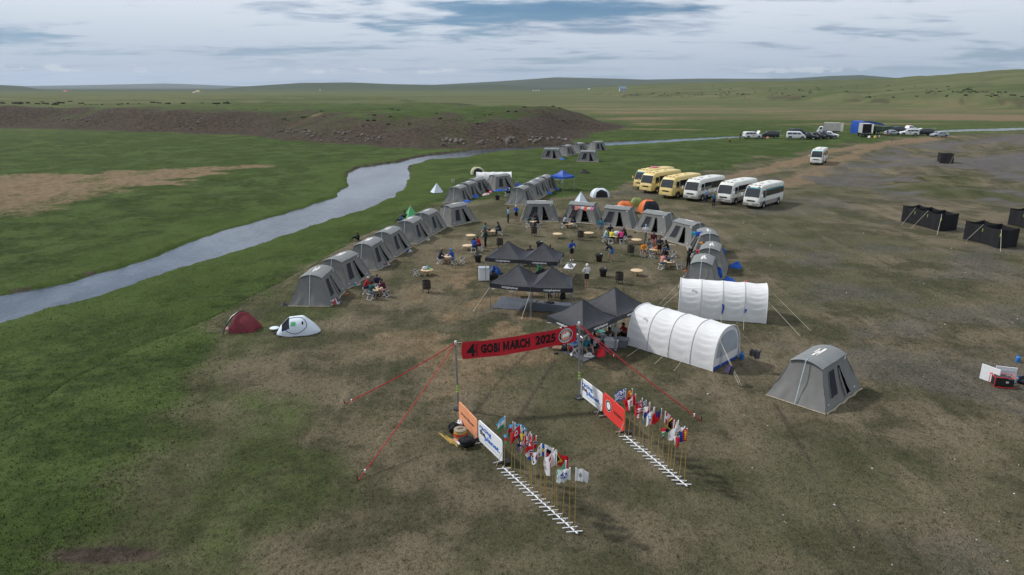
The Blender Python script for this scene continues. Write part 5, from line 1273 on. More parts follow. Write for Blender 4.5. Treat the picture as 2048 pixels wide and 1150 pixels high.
    if 'ring' in extras: r_ = MB(); r_.tube([(.2 + .42 * math.cos(w * .3142), .42 * math.sin(w * .3142), 2.83) for w in range(21)], .10, 6); r_.build('roof_ring', mat('pink_ring', (.6, .2, .25), .5), t)
    if 'redlamps' in extras:
        for s in (-1, 1): r_ = MB(); r_.box((3.01, s * .62, 2.50), (.08, .22, .10)); r_.build('red_lamp', 'lamp_red', t, 0)
    return t
def bus_at(px, ang, *a, **k):
    q = G(*px); f = Vector((math.cos(R(ang)), math.sin(R(ang)), 0)); r_ = Vector((-f.y, f.x, 0)); c = q - f * 3.5 - r_ * 1.0
    c.z = zg(c.x, c.y); return bus(a[0], c, ang, *a[1:], **k)
gy, gw_ = 'yellow minibuses parked beside the camp', 'white minibuses parked beside the camp'
bus_at((1289.5, 381.5), -137, 'yellow minibus with a pink ring on its roof, last of the parked line', 'bus_yellow', 'bus_yellow', 1, gy, extras=('ring',))
bus_at((1303, 388.5), -136, 'yellow minibus between two other yellow minibuses', 'bus_yellow', 'bus_yellow', 0, gy)
bus_at((1344, 399), -135, 'yellow minibus parked next to a white minibus', 'bus_yellow', 'bus_yellow', 0, gy)
bus_at((1394, 405), -134, 'white minibus with a grey skirt parked next to the yellow minibuses', 'bus_white', 'bus_skirt', 0, gw_)
bus_at((1461, 412), -134, 'white minibus with a grey skirt between two white minibuses', 'bus_white', 'bus_skirt', 0, gw_)
bus_at((1517, 420), -133, 'white minibus with teal window strips and red roof lamps, end of the line', 'bus_white', 'bus_skirt', 2, gw_, extras=('redlamps',))
bus_at((1643, 331), -121, 'white minibus with a teal sun strip driving on the dirt track', 'bus_white', 'bus_white', 1, gw_)

ST_SUV = [(-2.35, .78, .45, 1.15), (-2.30, .86, .36, 1.62), (-2.1, .90, .33, 1.76), (-1.0, .91, .32, 1.82), (.35, .91, .32, 1.78), (.62, .91, .32, 1.70), (1.15, .91, .32, 1.18), (1.25, .91, .32, 1.12), (2.0, .89, .34, 1.02), (2.28, .84, .38, .90), (2.36, .72, .45, .75)]
ST_CAR = [(-2.2, .72, .38, .95), (-2.1, .82, .28, 1.02), (-1.7, .86, .25, 1.18), (-.9, .87, .24, 1.44), (0, .87, .24, 1.47), (.5, .87, .24, 1.38), (1.15, .87, .24, .98), (1.3, .87, .24, .93), (2.0, .84, .26, .80), (2.2, .72, .34, .65)]
ST_VAN = [(-2.4, .82, .42, 1.5), (-2.34, .88, .34, 1.80), (-2.0, .90, .30, 1.92), (.6, .90, .30, 1.92), (1.05, .90, .30, 1.80), (1.65, .90, .30, 1.20), (1.8, .90, .30, 1.08), (2.25, .86, .34, .92), (2.36, .74, .42, .75)]
ST_PICK = [(-2.6, .86, .45, .98), (-2.55, .90, .38, 1.05), (-.75, .91, .34, 1.06), (-.70, .91, .34, 1.30), (-.55, .91, .34, 1.66), (.1, .91, .34, 1.74), (.55, .91, .34, 1.68), (1.10, .91, .34, 1.16), (1.2, .91, .34, 1.10), (2.1, .89, .36, 1.02), (2.4, .84, .42, .88), (2.46, .72, .48, .75)]
def car(name, label, cat, loc, ang, st, paint, wins, ws, group, rear=None, wx=(1.45, -1.45), wr=.36, extras=()):
    t = thing(name, label, cat, loc, R(ang), group); mxz = max(q[3] for q in st); H = Hull(st, 1.0, .14, .15); H.full = mxz
    m = MB(); H.mesh(m); m.build('body', paint, t, 45)
    g = MB(); H.top(g, ws[0], ws[1], .70, .015, .06); g.build('windscreen', 'glass', t)
    if rear: g = MB(); g.grid(4, 3, lambda a, k: (rear[0] + (rear[1] - rear[0]) * k - .012, (a * 2 - 1) * .62, rear[2] + (rear[3] - rear[2]) * k)); g.build('rear_window', 'glass', t)
    for s in (-1, 1):
        for x0, x1, z0, z1, s0, s1 in wins: g = MB(); H.side(g, x0, x1, z0, z1, s, s0, s1); g.build('side_window', 'glass', t)
        xf = st[-2][0]; l = MB(); l.ball((xf - .03, s * .66, .80 if st is not ST_CAR else .64), (.08, .15, .07), 8, 5); l.build('headlight', 'lamp_glass', t)
        l = MB(); l.box((st[1][0] - .02, s * .76, .95 if st is not ST_CAR else .80), (.05, .12, .2)); l.build('tail_light', 'lamp_red', t, 0)
        l = MB(); l.box((ws[0] - .25, s * 1.0, 1.12 if st is not ST_CAR else 1.0), (.09, .16, .13)); l.build('mirror', paint, t, 0)
        for x in wx:
            wheel(t, x, s * .80, wr, .22); a = MB(); a.grid(12, 1, lambda q, k: (x + (wr + .07) * k * math.cos(q * math.pi), s * .918, wr + (wr + .07) * k * math.sin(q * math.pi))); a.build('wheel_well', 'dark_inside', t)
    for xb in (st[-1][0], st[0][0]): b = MB(); b.box((xb, 0, .50), (.12, 1.5, .18)); b.build('bumper', 'black_plastic' if paint != 'silver_paint' else paint, t, 0)
    g = MB(); g.box((st[-1][0] + .03, 0, .72 if st is not ST_CAR else .58), (.04, .8, .12)); g.build('grille', 'black_plastic', t, 0)
    if 'rack' in extras:
        k = MB()
        for s in (-1, 1): k.tube([(-1.5, s * .6, mxz + .08), (.4, s * .6, mxz + .08)], .02, 5)
        for x in (-1.3, -.5, .3): k.tube([(x, -.6, mxz + .08), (x, .6, mxz + .08)], .02, 5); k.tube([(x, -.6, mxz - .04), (x, -.6, mxz + .08)], .02, 4); k.tube([(x, .6, mxz - .04), (x, .6, mxz + .08)], .02, 4)
        k.build('roof_rack', 'black_plastic', t)
    if 'bonnet' in extras: k = MB(); k.grid(4, 4, lambda a, b_: (1.3 + .75 * b_ * .6, (a - .5) * 1.5, 1.15 + .85 * b_)); k.build('open_bonnet', paint, t)
    if 'hatch' in extras: k = MB(); k.grid(4, 4, lambda a, b_: (-2.2 - .75 * b_, (a - .5) * 1.5, 1.75 + .28 * b_)); k.build('open_tailgate', paint, t); k = MB(); k.grid(2, 2, lambda a, b_: (-2.37, (a - .5) * 1.4, .6 + 1.0 * b_)); k.build('load_bay', 'dark_inside', t)
    if 'lamp' in extras: k = MB(); k.box((-.1, 0, mxz + .06), (.25, 1.0, .1)); k.build('light_bar', 'lamp_red', t, 0)
    if 'patch' in extras:
        for s in (-1, 1): k = MB(); H.side(k, -.3, .1, .75, .95, s, off=.02); k.build('door_emblem', 'lamp_red', t)
    return t
W_SUV = [(-2.15, -1.2, 1.16, 1.58, .08, 0), (-1.12, -.2, 1.16, 1.60, 0, 0), (-.12, .75, 1.16, 1.58, 0, -.42)]
W_CAR = [(-1.45, -.4, .96, 1.28, .4, 0), (-.32, .75, .96, 1.28, 0, -.38)]
W_VAN = [(-2.2, -1.1, 1.2, 1.65, .05, 0), (-1.0, .1, 1.2, 1.65, 0, 0), (.2, 1.2, 1.2, 1.63, 0, -.4)]
W_PICK = [(-.52, .0, 1.14, 1.5, .08, 0), (.08, .72, 1.14, 1.5, 0, -.32)]
mat('navy_paint', (.02, .028, .045), .25, .1, spec=.5)
gv = 'support vehicles parked beyond the grass'
def suv(label, px, ang, paint, ex=()): return car('suv', label, 'car', G(*px), ang, ST_SUV, paint, W_SUV, (1.13, .66), gv, (-2.35, -2.25, 1.2, 1.6), extras=ex)
def sedan(label, px, ang, paint, ex=()): return car('sedan', label, 'car', G(*px), ang, ST_CAR, paint, W_CAR, (1.12, .53), gv, (-1.75, -1.0, 1.18, 1.42), (1.35, -1.3), .31, ex)
def pick(label, px, ang, paint, ex=()): return car('pickup_truck', label, 'pickup', G(*px), ang, ST_PICK, paint, W_PICK, (1.08, .6), gv, None, (1.55, -1.6), .38, ex)
suv('white off-road car with its bonnet raised by the creek', (1504, 277), 8, 'white_paint', ('bonnet', 'rack', 'patch'))
suv('black off-road car with its tailgate open by the creek', (1538, 276), 170, 'black_paint', ('hatch', 'rack'))
car('van', 'white van with its nose towards the dark pickups', 'van', G(1592, 278), -20, ST_VAN, 'white_paint', W_VAN, (1.62, 1.1), gv, (-2.4, -2.3, 1.2, 1.7))
pick('dark pickup parked right beside the white van', (1616, 278.5), -40, 'black_paint', ('rack',))
pick('dark pickup in the middle of the three dark pickups', (1631, 277.5), -40, 'black_paint')
pick('dark pickup parked against the white pickup', (1646, 277), -38, 'navy_paint')
pick('white pickup standing before the pale box truck', (1657, 276), -25, 'white_paint')
suv('dark blue off-road car behind the white van', (1595, 270.5), 15, 'navy_paint', ('rack',))
sedan('silver car parked beside the green truck', (1783, 270.5), 20, 'silver_paint')
suv('dark grey off-road car behind the silver car', (1800, 265.5), 15, 'navy_paint', ('rack',))
suv('white off-road car with a red emblem beside a black one', (1817, 271), 165, 'white_paint', ('patch', 'hatch'))
pick('white pickup with a red light bar at the back', (1817, 262.5), 10, 'white_paint', ('lamp',))
suv('black off-road car between the white car and the lone silver car', (1846, 271), 170, 'black_paint', ('hatch',))
sedan('silver hatchback standing alone at the end of the cars', (1878, 274), 178, 'silver_paint')
def truck(label, px, ang, cabm, boxm, dims, opened=False, cab=True):
    t = thing('box_truck', label, 'truck', G(*px), R(ang), gv); L_, W_, H_ = dims
    b = MB(); b.box((-.6, 0, 1.0 + H_ / 2), (L_, W_, H_)); box_ = b.build('cargo_box', boxm, t, 0)
    n = int(L_ / .5)
    for i in range(n + 1):
        for s in (-1, 1): f = MB(); f.box((-.6 - L_ / 2 + L_ * i / n, s * (W_ / 2 + .01), 1.0 + H_ / 2), (.04, .03, H_ * .98)); f.build('panel_rib', boxm, box_, 0)
    if opened:
        o = MB(); o.grid(2, 2, lambda a, k: (-.6 - L_ / 2 - .012, (a - .5) * W_ * .9, 1.1 + (H_ - .2) * k)); o.build('open_rear', 'dark_inside', t, 0)
        for s in (-1, 1): o = MB(); o.box((-.6 - L_ / 2 - .5, s * (W_ / 2 + .06), 1 + H_ / 2), (1.0, .05, H_), s * -.25); o.build('rear_door', boxm, t, 0)
    x0 = -.6 + L_ / 2 + .12
    H = Hull([(x0, .92, .55, 2.15), (x0 + .15, .98, .5, 2.25), (x0 + .9, .98, .5, 2.22), (x0 + 1.25, .98, .5, 1.6), (x0 + 1.5, .95, .5, 1.05), (x0 + 1.6, .85, .55, .95)], 1.3, .1, .15); H.full = 2.25
    m = MB(); H.mesh(m); m.build('cab', cabm, t, 45); g = MB(); H.top(g, x0 + 1.44, x0 + .98, .8, .015, .05); g.build('windscreen', 'glass', t)
    for s in (-1, 1):
        g = MB(); H.side(g, x0 + .25, x0 + 1.0, 1.4, 2.0, s, 0, -.15); g.build('side_window', 'glass', t)
        l = MB(); l.ball((x0 + 1.55, s * .7, .85), (.07, .14, .09), 8, 5); l.build('headlight', 'lamp_glass', t)
        for x in (x0 + .75, -.6 - L_ / 4): wheel(t, x, s * .88, .42, .28)
    c = MB(); c.box((-.1, 0, .82), (L_ + 1.6, .9, .22)); c.build('chassis', 'black_plastic', t, 0); return t
truck('pale box truck with its cargo door open behind the white pickup', (1657, 268.5), 155, 'white_paint', 'box_tan', (4.2, 2.2, 2.3), True)
truck('grey container truck with open rear doors under the blue tarpaulin', (1727, 273), 75, 'black_paint', 'box_grey', (4.6, 2.3, 2.5), True)
truck('dark green loaded truck between the tarpaulin and the silver car', (1763, 268), 10, 'green_paint', 'green_paint', (4.5, 2.2, 1.1), False)
def shelter():
    p = G(1736, 268.5); t = thing('tarpaulin_shelter', 'large blue tarpaulin stretched over the trucks', 'tarpaulin', p, .1); m = MB()
    m.grid(16, 10, lambda s, k: (-3.2 + 6.6 * s, -1.5 + 5 * k, 3.4 + .3 * math.sin(math.pi * s * .8 + .3) - 1.1 * max(0, s - .35) - .25 * math.sin(math.pi * k) + .05 * math.sin(s * 17 + k * 5))); m.build('tarpaulin', 'blue_tarp', t, 60)
    m = MB(); m.grid(4, 10, lambda s, k: (-3.2 - .1 * math.sin(s * 3), -1.5 + 5 * k, .2 + 3.3 * s)); m.build('side_sheet', 'blue_tarp', t)
    m = MB(); m.grid(16, 4, lambda s, k: (-3.2 + 6.6 * s, -1.52 - .06 * math.sin(s * 20) * (1 - k), 3.4 + .3 * math.sin(math.pi * s * .8 + .3) - 1.1 * max(0, s - .35) - (1 - k) * (.35 + 2.2 * max(0, .25 - s) * 4 * .6 + .5 * (1 - s)))); m.build('front_drape', 'blue_tarp', t)
    for x, y, h in ((-3.1, -1.4, 3.5), (3.3, -1.4, 2.8), (-3.1, 3.4, 3.5), (3.3, 3.4, 2.8)): m = MB(); m.tube([(x, y, -.1), (x, y, h)], .05, 6); m.build('pole', 'steel', t)
shelter()
# ------------------------------------------------------------------ start gate
pL, pR = G(917, 818), G(1159, 796)
def tilt(p, q): return q
topL = up(911, 684, pL.y); topR = up(1158, 646, pR.y)
def gate():
    t = thing('start_banner', 'red GOBI MARCH 2025 banner strung between two steel poles', 'banner', pL, 0)
    L_ = lambda v: Vector(v) - pL
    for p, tp in ((pL, topL), (pR, topR)):
        a, b = L_(p), L_(tp); m = MB(); m.tube([a, b], .045, 10); po = m.build('pole', 'steel', t)
        m = MB(); m.lathe([(0, .05), (.05, .05), (.055, 0), (.055, -.1)], 10, b); m.build('pole_cap', 'alu_white', po)
        for k in (.27, .31, .35): m = MB(); c = a.lerp(b, k); m.tube([c - Vector((0, 0, .03)), c + Vector((0, 0, .03))], .049, 10); m.build('reflective_band', 'reflective', po)
        for k in (.62, .84): m = MB(); c = a.lerp(b, k); m.tube([c - Vector((0, 0, .05)), c + Vector((0, 0, .05))], .058, 10); m.build('clamp', 'steel', po)
        m = MB(); m.lathe([(0, .1), (.1, .1), (.22, .06), (.24, 0)], 16, a); m.build('base', 'black_plastic', po)
    a, b = L_(topL), L_(topR); d = (b - a).normalized(); w = (b - a).length; hgt_ = .80; s0 = .30; s1 = w - .12
    nrm = d.cross(Vector((0, 0, 1))).normalized()
    def bf(u, v, off=0.0):
        x = s0 + (s1 - s0) * u; sag = -.12 * math.sin(math.pi * u) * 1.0; z = -.06 + sag - hgt_ * (1 - v)
        e = .05 * math.sin(u * 7 + v) * math.sin(math.pi * u) + .02 * math.sin(u * 23 + v * 3)
        xx = x + .05 * (1 - u) * math.sin(math.pi * v) * -1
        return a + d * xx + Vector((0, 0, z)) + nrm * (e + off)
    m = MB(); m.grid(60, 8, bf); ban = m.build('banner', 'banner_red', t, 60)
    def tx(txt, u0, u1, v0, v1, bold, name='lettering', mt='ink_black', rot=False):
        k = MB(); lettering(k, txt, (lambda x, y: bf(u0 + (u1 - u0) * x, v0 + (v1 - v0) * y, .014)) if not rot else (lambda x, y: bf(u1 - (u1 - u0) * y, v0 + (v1 - v0) * x, .014)), bold); k.build(name, mt, ban, 0)
    tx('GOBI', .165, .325, .25, .80, .05); tx('ARCH', .414, .59, .25, .80, .05); tx('2025', .64, .815, .25, .80, .045)
    k = MB(); mu = lambda x, y: bf(.355 + .052 * x, .25 + .55 * y, .014)
    for q in ([(0, 0), (.24, 0), (.24, 1), (0, 1)], [(.76, 0), (1, 0), (1, 1), (.76, 1)], [(.2401, 1), (.2401, .62), (.42, .12), (.5, .12), (.5, .40)], [(.5001, .40), (.5001, .12), (.58, .12), (.7599, .62), (.7599, 1)]): k.add([mu(*p) for p in q], [tuple(range(len(q)))])
    k.build('lettering', 'ink_black', ban, 0)
    tx('4', .045, .115, .12, .86, .035, 'logo_numeral'); tx('DESERTS', .118, .138, .14, .84, .01, 'logo_lettering', rot=True)
    cu, cv, ru, rv = .905, .50, .062, .42
    def disc(r0, r1, off, mt, name):
        k = MB(); k.grid(36, 2, lambda s, q: bf(cu + ru * (r0 + (r1 - r0) * q) * math.cos(6.2832 * s), cv + rv * (r0 + (r1 - r0) * q) * math.sin(6.2832 * s), off)); k.build(name, mt, ban, 0)
    disc(.94, 1.0, .014, 'board_white', 'emblem_rim'); disc(.70, .945, .012, 'ink_black', 'emblem_ring'); disc(0, .71, .010, mat('emblem_pink', (.62, .30, .22), .7), 'emblem_disc')
    k = MB(); k.add([bf(cu + ru * x, cv + rv * y, .016) for x, y in [(-.5, -.15), (-.42, .12), (-.2, .28), (.0, .2), (.2, .42), (.42, .3), (.55, .0), (.3, -.1), (.12, -.25), (-.1, -.12), (-.28, -.28)]], [tuple(range(11))]); k.build('emblem_shape', 'board_white', ban, 0)
    for txt, lo in (('4 DESERTS', 150), ('GOBI MARCH', -150)):
        k = MB(); V, Fs = text_geo(txt, .02)
        def em(x, y, lo=lo):
            a_ = R(lo - (120 * x if lo > 0 else -120 * x)); r_ = (.745 + .16 * y) if lo > 0 else (.905 - .16 * y); return bf(cu + ru * r_ * math.cos(a_), cv + rv * r_ * math.sin(a_), .017)
        k.add([em(x, y) for x, y in V], Fs); k.build('emblem_lettering', 'board_white', ban, 0)
    for s, v in ((0, 1), (0, 0), (1, 1), (1, 0)):
        k = MB(); q = bf(s, v); pole = a if s == 0 else b; base_ = L_(pL) if s == 0 else L_(pR); h = (q.z - base_.z) / (pole.z - base_.z); k.tube([q, base_.lerp(pole, h)], .01, 4); k.build('tie', 'rope', ban)
    # tension straps
    for tp, px in ((topL, (690, 808)), (topL, (716, 961)), (topR, (1404, 842)), (topR, (1231, 714))):
        e = L_(G(*px)); p0 = L_(tp) + Vector((0, 0, -.05)); k = MB(); n = 10; sd = (e - p0).cross(Vector((0, 0, 1))).normalized()
        k.tube([p0.lerp(e, i / n) + Vector((0, 0, -.10 * math.sin(math.pi * i / n))) for i in range(n + 1)], [(.008, .025)] * (n + 1), 6); st_ = k.build('strap', 'red_strap', t)
        k = MB(); k.tube([e + Vector((0, 0, -.05)), e + Vector((-.04, 0, .22))], .02, 6); k.build('stake', 'black_plastic', t)
        k = MB(); q = p0.lerp(e, .94); k.box(q, (.05, .07, .12)); k.build('ratchet', 'alu_white', st_, 0)
        k = MB(); k.ball(p0, (.06, .06, .05), 8, 5); k.build('knot', 'red_strap', st_)
gate()
# ------------------------------------------------------------------ barrier boards
def board(label, pa, pb, h, matn, texts, group, cat='board', z0=.12):
    A, B = G(*pa), G(*pb); A.z = B.z = zg((A.x + B.x) / 2, (A.y + B.y) / 2); d = (B - A); w = d.length; a = math.atan2(d.y, d.x)
    t = thing('barrier_board', label, cat, A, a, group); r = .14; P = []
    for cx, cz, a0 in ((w - r, z0 + r, -90), (w - r, z0 + h - r, 0), (r, z0 + h - r, 90), (r, z0 + r, 180)):
        for i in range(7): q = R(a0 + 15 * i); P.append((cx + r * math.cos(q), cz + r * math.sin(q)))
    m = MB(); n = len(P); V = [(x, -.018, z) for x, z in P] + [(x, .018, z) for x, z in P]
    m.add(V, [tuple(range(n)), tuple(range(2 * n - 1, n - 1, -1))] + [(i, i + n, (i + 1) % n + n, (i + 1) % n) for i in range(n)]); m.build('panel', matn, t, 0)
    f = MB(); f.tube([(x, 0, z) for x, z in P] + [(P[0][0], 0, P[0][1])], .022, 6); f.build('frame', matn, t)
    for x in (.18, w - .18):
        k = MB(); k.box((x, 0, .06), (.06, .62, .04)); k.tube([(x, 0, .04), (x, 0, z0 + .1)], .02, 5); k.build('foot', 'steel', t, 0)
    k = MB(); k.lathe([(0, .16), (.10, .16), (.17, .12), (.18, 0)], 14, (w - .02, .18, 0)); k.build('weight', 'black_plastic', t)
    for s in (-1, 1): k = MB(); k.tube([(w - .03, s * .02, z0 + h * .45), (w + .02, -.30, .02)], .010, 4); k.build('tie_rope', 'rope', t)
    for side in (-1,):
        for txt, x0, x1, v0, v1, mt, bold in texts:
            k = MB(); lettering(k, txt, lambda u, v: (w * (x0 + (x1 - x0) * u), -.026, z0 + h * (v0 + (v1 - v0) * v)), bold); k.build('lettering', mt, t, 0)
    return t, w, z0
LOGO = [('racing', .06, .56, .60, .88, 'ink_blue', .03), ('the', .06, .30, .40, .66, 'ink_black', .03), ('planet.', .28, .92, .24, .56, 'ink_blue', .035), ('4deserts.com  racingtheplanet.com', .30, .90, .15, .195, 'ink_black', .0)]
gbd = 'boards lining the start lane'
board('peach coloured board with a small dark line of text beside the drum', (919, 843), (955, 883), .86, 'board_peach', [('RACINGTHEPLANET', .14, .86, .44, .56, 'rust', .02)], gbd)
board('white board with blue racing the planet lettering, next to the peach board', (958, 884), (1005, 930), .90, 'board_white', LOGO, gbd)
board('white board with blue racing the planet lettering, at the foot of the banner pole', (1162, 795), (1204, 829), .88, 'board_white', LOGO, gbd)
tb, wb, zb_ = board('orange-red board with a round emblem and a line of dark text', (1206, 829.5), (1248, 868.5), .98, 'board_red', [('GOBI MARCH', .50, .92, .44, .58, 'rust', .02)], gbd)
def ringdisc(t, x, z, r0, r1, mt, name, off):
    k = MB(); k.grid(30, 1, lambda s, q: (x + (r0 + (r1 - r0) * q) * math.cos(6.2832 * s), off, z + (r0 + (r1 - r0) * q) * math.sin(6.2832 * s))); k.build(name, mt, t, 0)
ringdisc(tb, wb * .27, .12 + .56, .17, .25, 'ink_black', 'emblem_ring', -.026); ringdisc(tb, wb * .27, .12 + .56, 0, .172, 'board_white', 'emblem_disc', -.028); ringdisc(tb, wb * .27, .12 + .56, .245, .262, 'board_white', 'emblem_rim', -.029)
# ------------------------------------------------------------------ flag stands and flags
def stand(label, pa, pb, ncross):
    A, B = G(*pa), G(*pb); d = B - A; w = Vector((d.x, d.y, 0)).length; a = math.atan2(d.y, d.x); t = thing('flag_stand', label, 'flag stand', A, a, 'white pipe flag stands')
    m = MB(); m.tube([(0, 0, .06), (w, 0, .06 + (B.z - A.z))], .028, 8); m.build('pipe', 'alu_white', t)
    for i in range(ncross):
        x = w * (i + .3) / ncross + random.uniform(-.03, .03); k = MB(); q = .9 + random.uniform(-.15, .15)
        k.tube([(x - .19 * math.cos(q) * 1, -.24, .03), (x + .19 * math.cos(q), .24, .03)], .022, 6); k.build('cross_foot', 'alu_white', t)
        k = MB(); k.tube([(x + .02, 0, .03), (x + .02, 0, .17)], .026, 7); k.build('socket', 'steel', t)
    return A, B
def stripes(*cs): return lambda s, t: cs[min(len(cs) - 1, int((1 - t) * len(cs)))]
def vert(*cs): return lambda s, t: cs[min(len(cs) - 1, int(s * len(cs)))]
fR, fB, fW, fG, fK, fY, fN, fS = (.50, .02, .03), (.02, .09, .38), (.72, .72, .73), (.04, .28, .10), (.012, .012, .014), (.70, .50, .04), (.02, .03, .14), (.12, .38, .62)
def uk(s, t):
    x, y = s * 2 - 1, t * 2 - 1
    if abs(x) < .12 or abs(y) < .16: return fR
    if abs(x) < .22 or abs(y) < .28: return fW
    d = min(abs(x - y), abs(x + y)); return fR if d < .08 else (fW if d < .24 else fN)
def usa(s, t): return (fW if (int(s * 14) + int(t * 14)) % 3 == 0 else fN) if (s < .4 and t > .46) else (fR if int((1 - t) * 9) % 2 == 0 else fW)
def greece(s, t): return ((fW if abs(s - .18) < .05 or abs(t - .75) < .06 else fB) if (s < .36 and t > .5) else (fB if int((1 - t) * 9) % 2 == 0 else fW))
def china(s, t): return fY if math.hypot(s - .18, (t - .72) * .8) < .10 or (abs(math.hypot(s - .18, (t - .72) * .8) - .2) < .03 and s > .2) else fR
def canada(s, t): return fR if s < .25 or s > .75 or (abs(s - .5) + abs(t - .5) * .8 < .2) else fW
def sa(s, t):
    y = t * 2 - 1
    if s < .38 - abs(y) * .38: return fK
    if s < .46 - abs(y) * .38: return fY
    if abs(y) < .2 or abs(abs(y) - (1 - s * 2.2)) < .22 and s < .45: return fG
    if abs(y) < .33: return fW
    return fR if y > 0 else fN
def korea(s, t):
    d = math.hypot((s - .5) * 1.5, t - .5); return (fR if t > .5 else fB) if d < .25 else (fK if (abs(abs(s - .5) - .33) < .06 and abs(abs(t - .5) - .3) < .09) else fW)
def nordic(bg_, c1, c2): return lambda s, t: c2 if (abs(s - .36) < .05 or abs(t - .5) < .07) else (c1 if (abs(s - .36) < .1 or abs(t - .5) < .14) else bg_)
def mong(s, t): return fB if .33 < s < .66 else (fY if (s < .24 and s > .08 and abs(t - .5) < .35 and int(t * 11) % 2) else fR)
def logo(c): return lambda s, t: c if (abs(t - .5) < .22 and abs(s - .5) < .3 and (int(s * 9) + int(t * 6)) % 2) else fW
def bear(s, t): return (.16, .07, .04) if (abs(t - .52) < .2 and abs(s - .55) < .28 and math.sin(s * 30) > -.6 and abs(t - .4 - .2 * math.sin(s * 6)) < .12) else fW
def timor(s, t): return fK if s < .3 - abs(t - .5) * .6 else (fY if s < .48 - abs(t - .5) * .9 else fR)
def tri(c1, c2, c3): return lambda s, t: c3 if s < .45 - abs(t - .5) * .9 else (c1 if t > .5 else c2)
def taiwan(s, t): return fN if (s < .5 and t > .5) else fR
def corner(c, bg_): return lambda s, t: uk(s * 2, t * 2 - 1) if (s < .5 and t > .5) else bg_
_fl = 0
def flag(label, base, design, ang, h=2.35, lean=(0, 0), droop=.5, fly=.54, hoist=.44):
    droop = max(droop, .3) * .8 + .15
    global _fl; _fl += 1; rr = random.Random(_fl)
    t = thing('flag', label, 'flag', base, 0, 'small flags on cane poles'); top_ = Vector((lean[0] * h, lean[1] * h, h)); m = MB(); m.tube([(0, 0, .02), top_ * .5, top_], [.014, .012, .010], 6); m.build('cane_pole', 'cane', t)
    u_ = top_.normalized(); p1 = top_ + u_ * .02; p0 = top_ - u_ * hoist; a = R(ang); d = Vector((math.cos(a), math.sin(a), 0)); n = Vector((-d.y, d.x, 0)); ph = rr.random() * 6; rr_ = (rr.random(), rr.random() * 2)
    def fn(s, k):
        p = p0.lerp(p1, k); reach = fly * (1 - .45 * droop); x = s * reach
        x += 0; z = -droop * .62 * s ** 1.25 * (.75 + .25 * k); w = (.05 + .07 * droop) * math.sin(s * (7 + 3 * rr_[0]) + ph + k * (1 + rr_[1])) * (.3 + s) + .03 * math.sin(s * 17 + ph * 2)
        return p + d * x * (1 - .2 * droop * (1 - k) * s) + n * w + Vector((0, 0, z))
    m = MB(); m.grid(26, 16, fn, cf=design); m.build('cloth', 'flag_cloth', t, 60)
    m = MB(); m.tube([p0, p1], .020, 6); m.build('sleeve', 'board_white', t)
sA, sB = stand('white pipe flag stand starting at the white board beside the peach one', (1006, 937), (1155, 1070), 18)
rA, rB = stand('white pipe flag stand starting at the orange-red board', (1249, 873), (1374, 975), 15)
def along(A, B, px): 
    q = G(*px); d = B - A; k = max(0, min(1, (q - A).dot(d) / d.dot(d))); return A.lerp(B, k)
FL = [((1014, 938), 'flag with pale blue, white and green bands on a cane pole', stripes(fS, fW, fG), 150, .7), ((1026.5, 950), 'flag with red, blue and green bands hanging limp', stripes(fS, fR, fG), 190, .9), ((1033, 956), 'flag with pale blue and white bands blowing out wide', stripes(fS, fW, fS), 10, .25), ((1045, 967), 'red flag with a white crescent mark', lambda s, t: fW if abs(math.hypot((s - .45) * 1.4, t - .5) - .2) < .05 else fR, 170, .6), ((1053, 974), 'navy flag with a yellow cross edge', nordic(fN, fY, fY), 200, .9), ((1063, 983), 'union flag of red and white crosses on navy', uk, 175, .7), ((1067, 987), 'flag with red, white and blue bands hanging limp', stripes(fR, fW, fB), 250, .95), ((1073, 992), 'red flag with a navy and white cross', nordic(fR, fW, fN), 210, .8), ((1083, 1002), 'white flag with a red and blue disc', korea, 185, .85), ((1085, 1003.5), 'blue flag with a yellow cross', nordic(fB, fY, fY), 20, .4), ((1092, 1009), 'white flag with a brown animal shape', bear, 12, .35), ((1096, 1013), 'flag with black, red and yellow bands', stripes(fK, fR, fY), 15, .45), ((1107, 1022), 'flag with a white band over a red band', stripes(fW, fR), 190, .85), ((1113, 1028), 'white flag with a red disc', lambda s, t: fR if math.hypot((s - .5) * 1.5, t - .5) < .28 else fW, 200, .9), ((1117, 1032), 'red flag with black and yellow triangles at its pole', timor, 10, .2), ((1127, 1041), 'pale green and white flag hanging limp', vert((.10, .35, .24), (.35, .55, .48)), 195, .9), ((1140, 1054), 'white flag with a blue pattern folded over', logo(fB), 165, .45), ((1151, 1064), 'white flag with a grey emblem, last on its stand', lambda s, t: (.22, .26, .28) if math.hypot((s - .35) * 1.4, t - .5) < .2 else fW, 20, .3)]
for px, lab, ds, ang, dr_ in FL: flag(lab, along(sA, sB, px), ds, ang + random.uniform(-8, 8), 2.30 + random.uniform(-.12, .12), (random.uniform(-.035, .035), random.uniform(-.02, .02)), dr_)
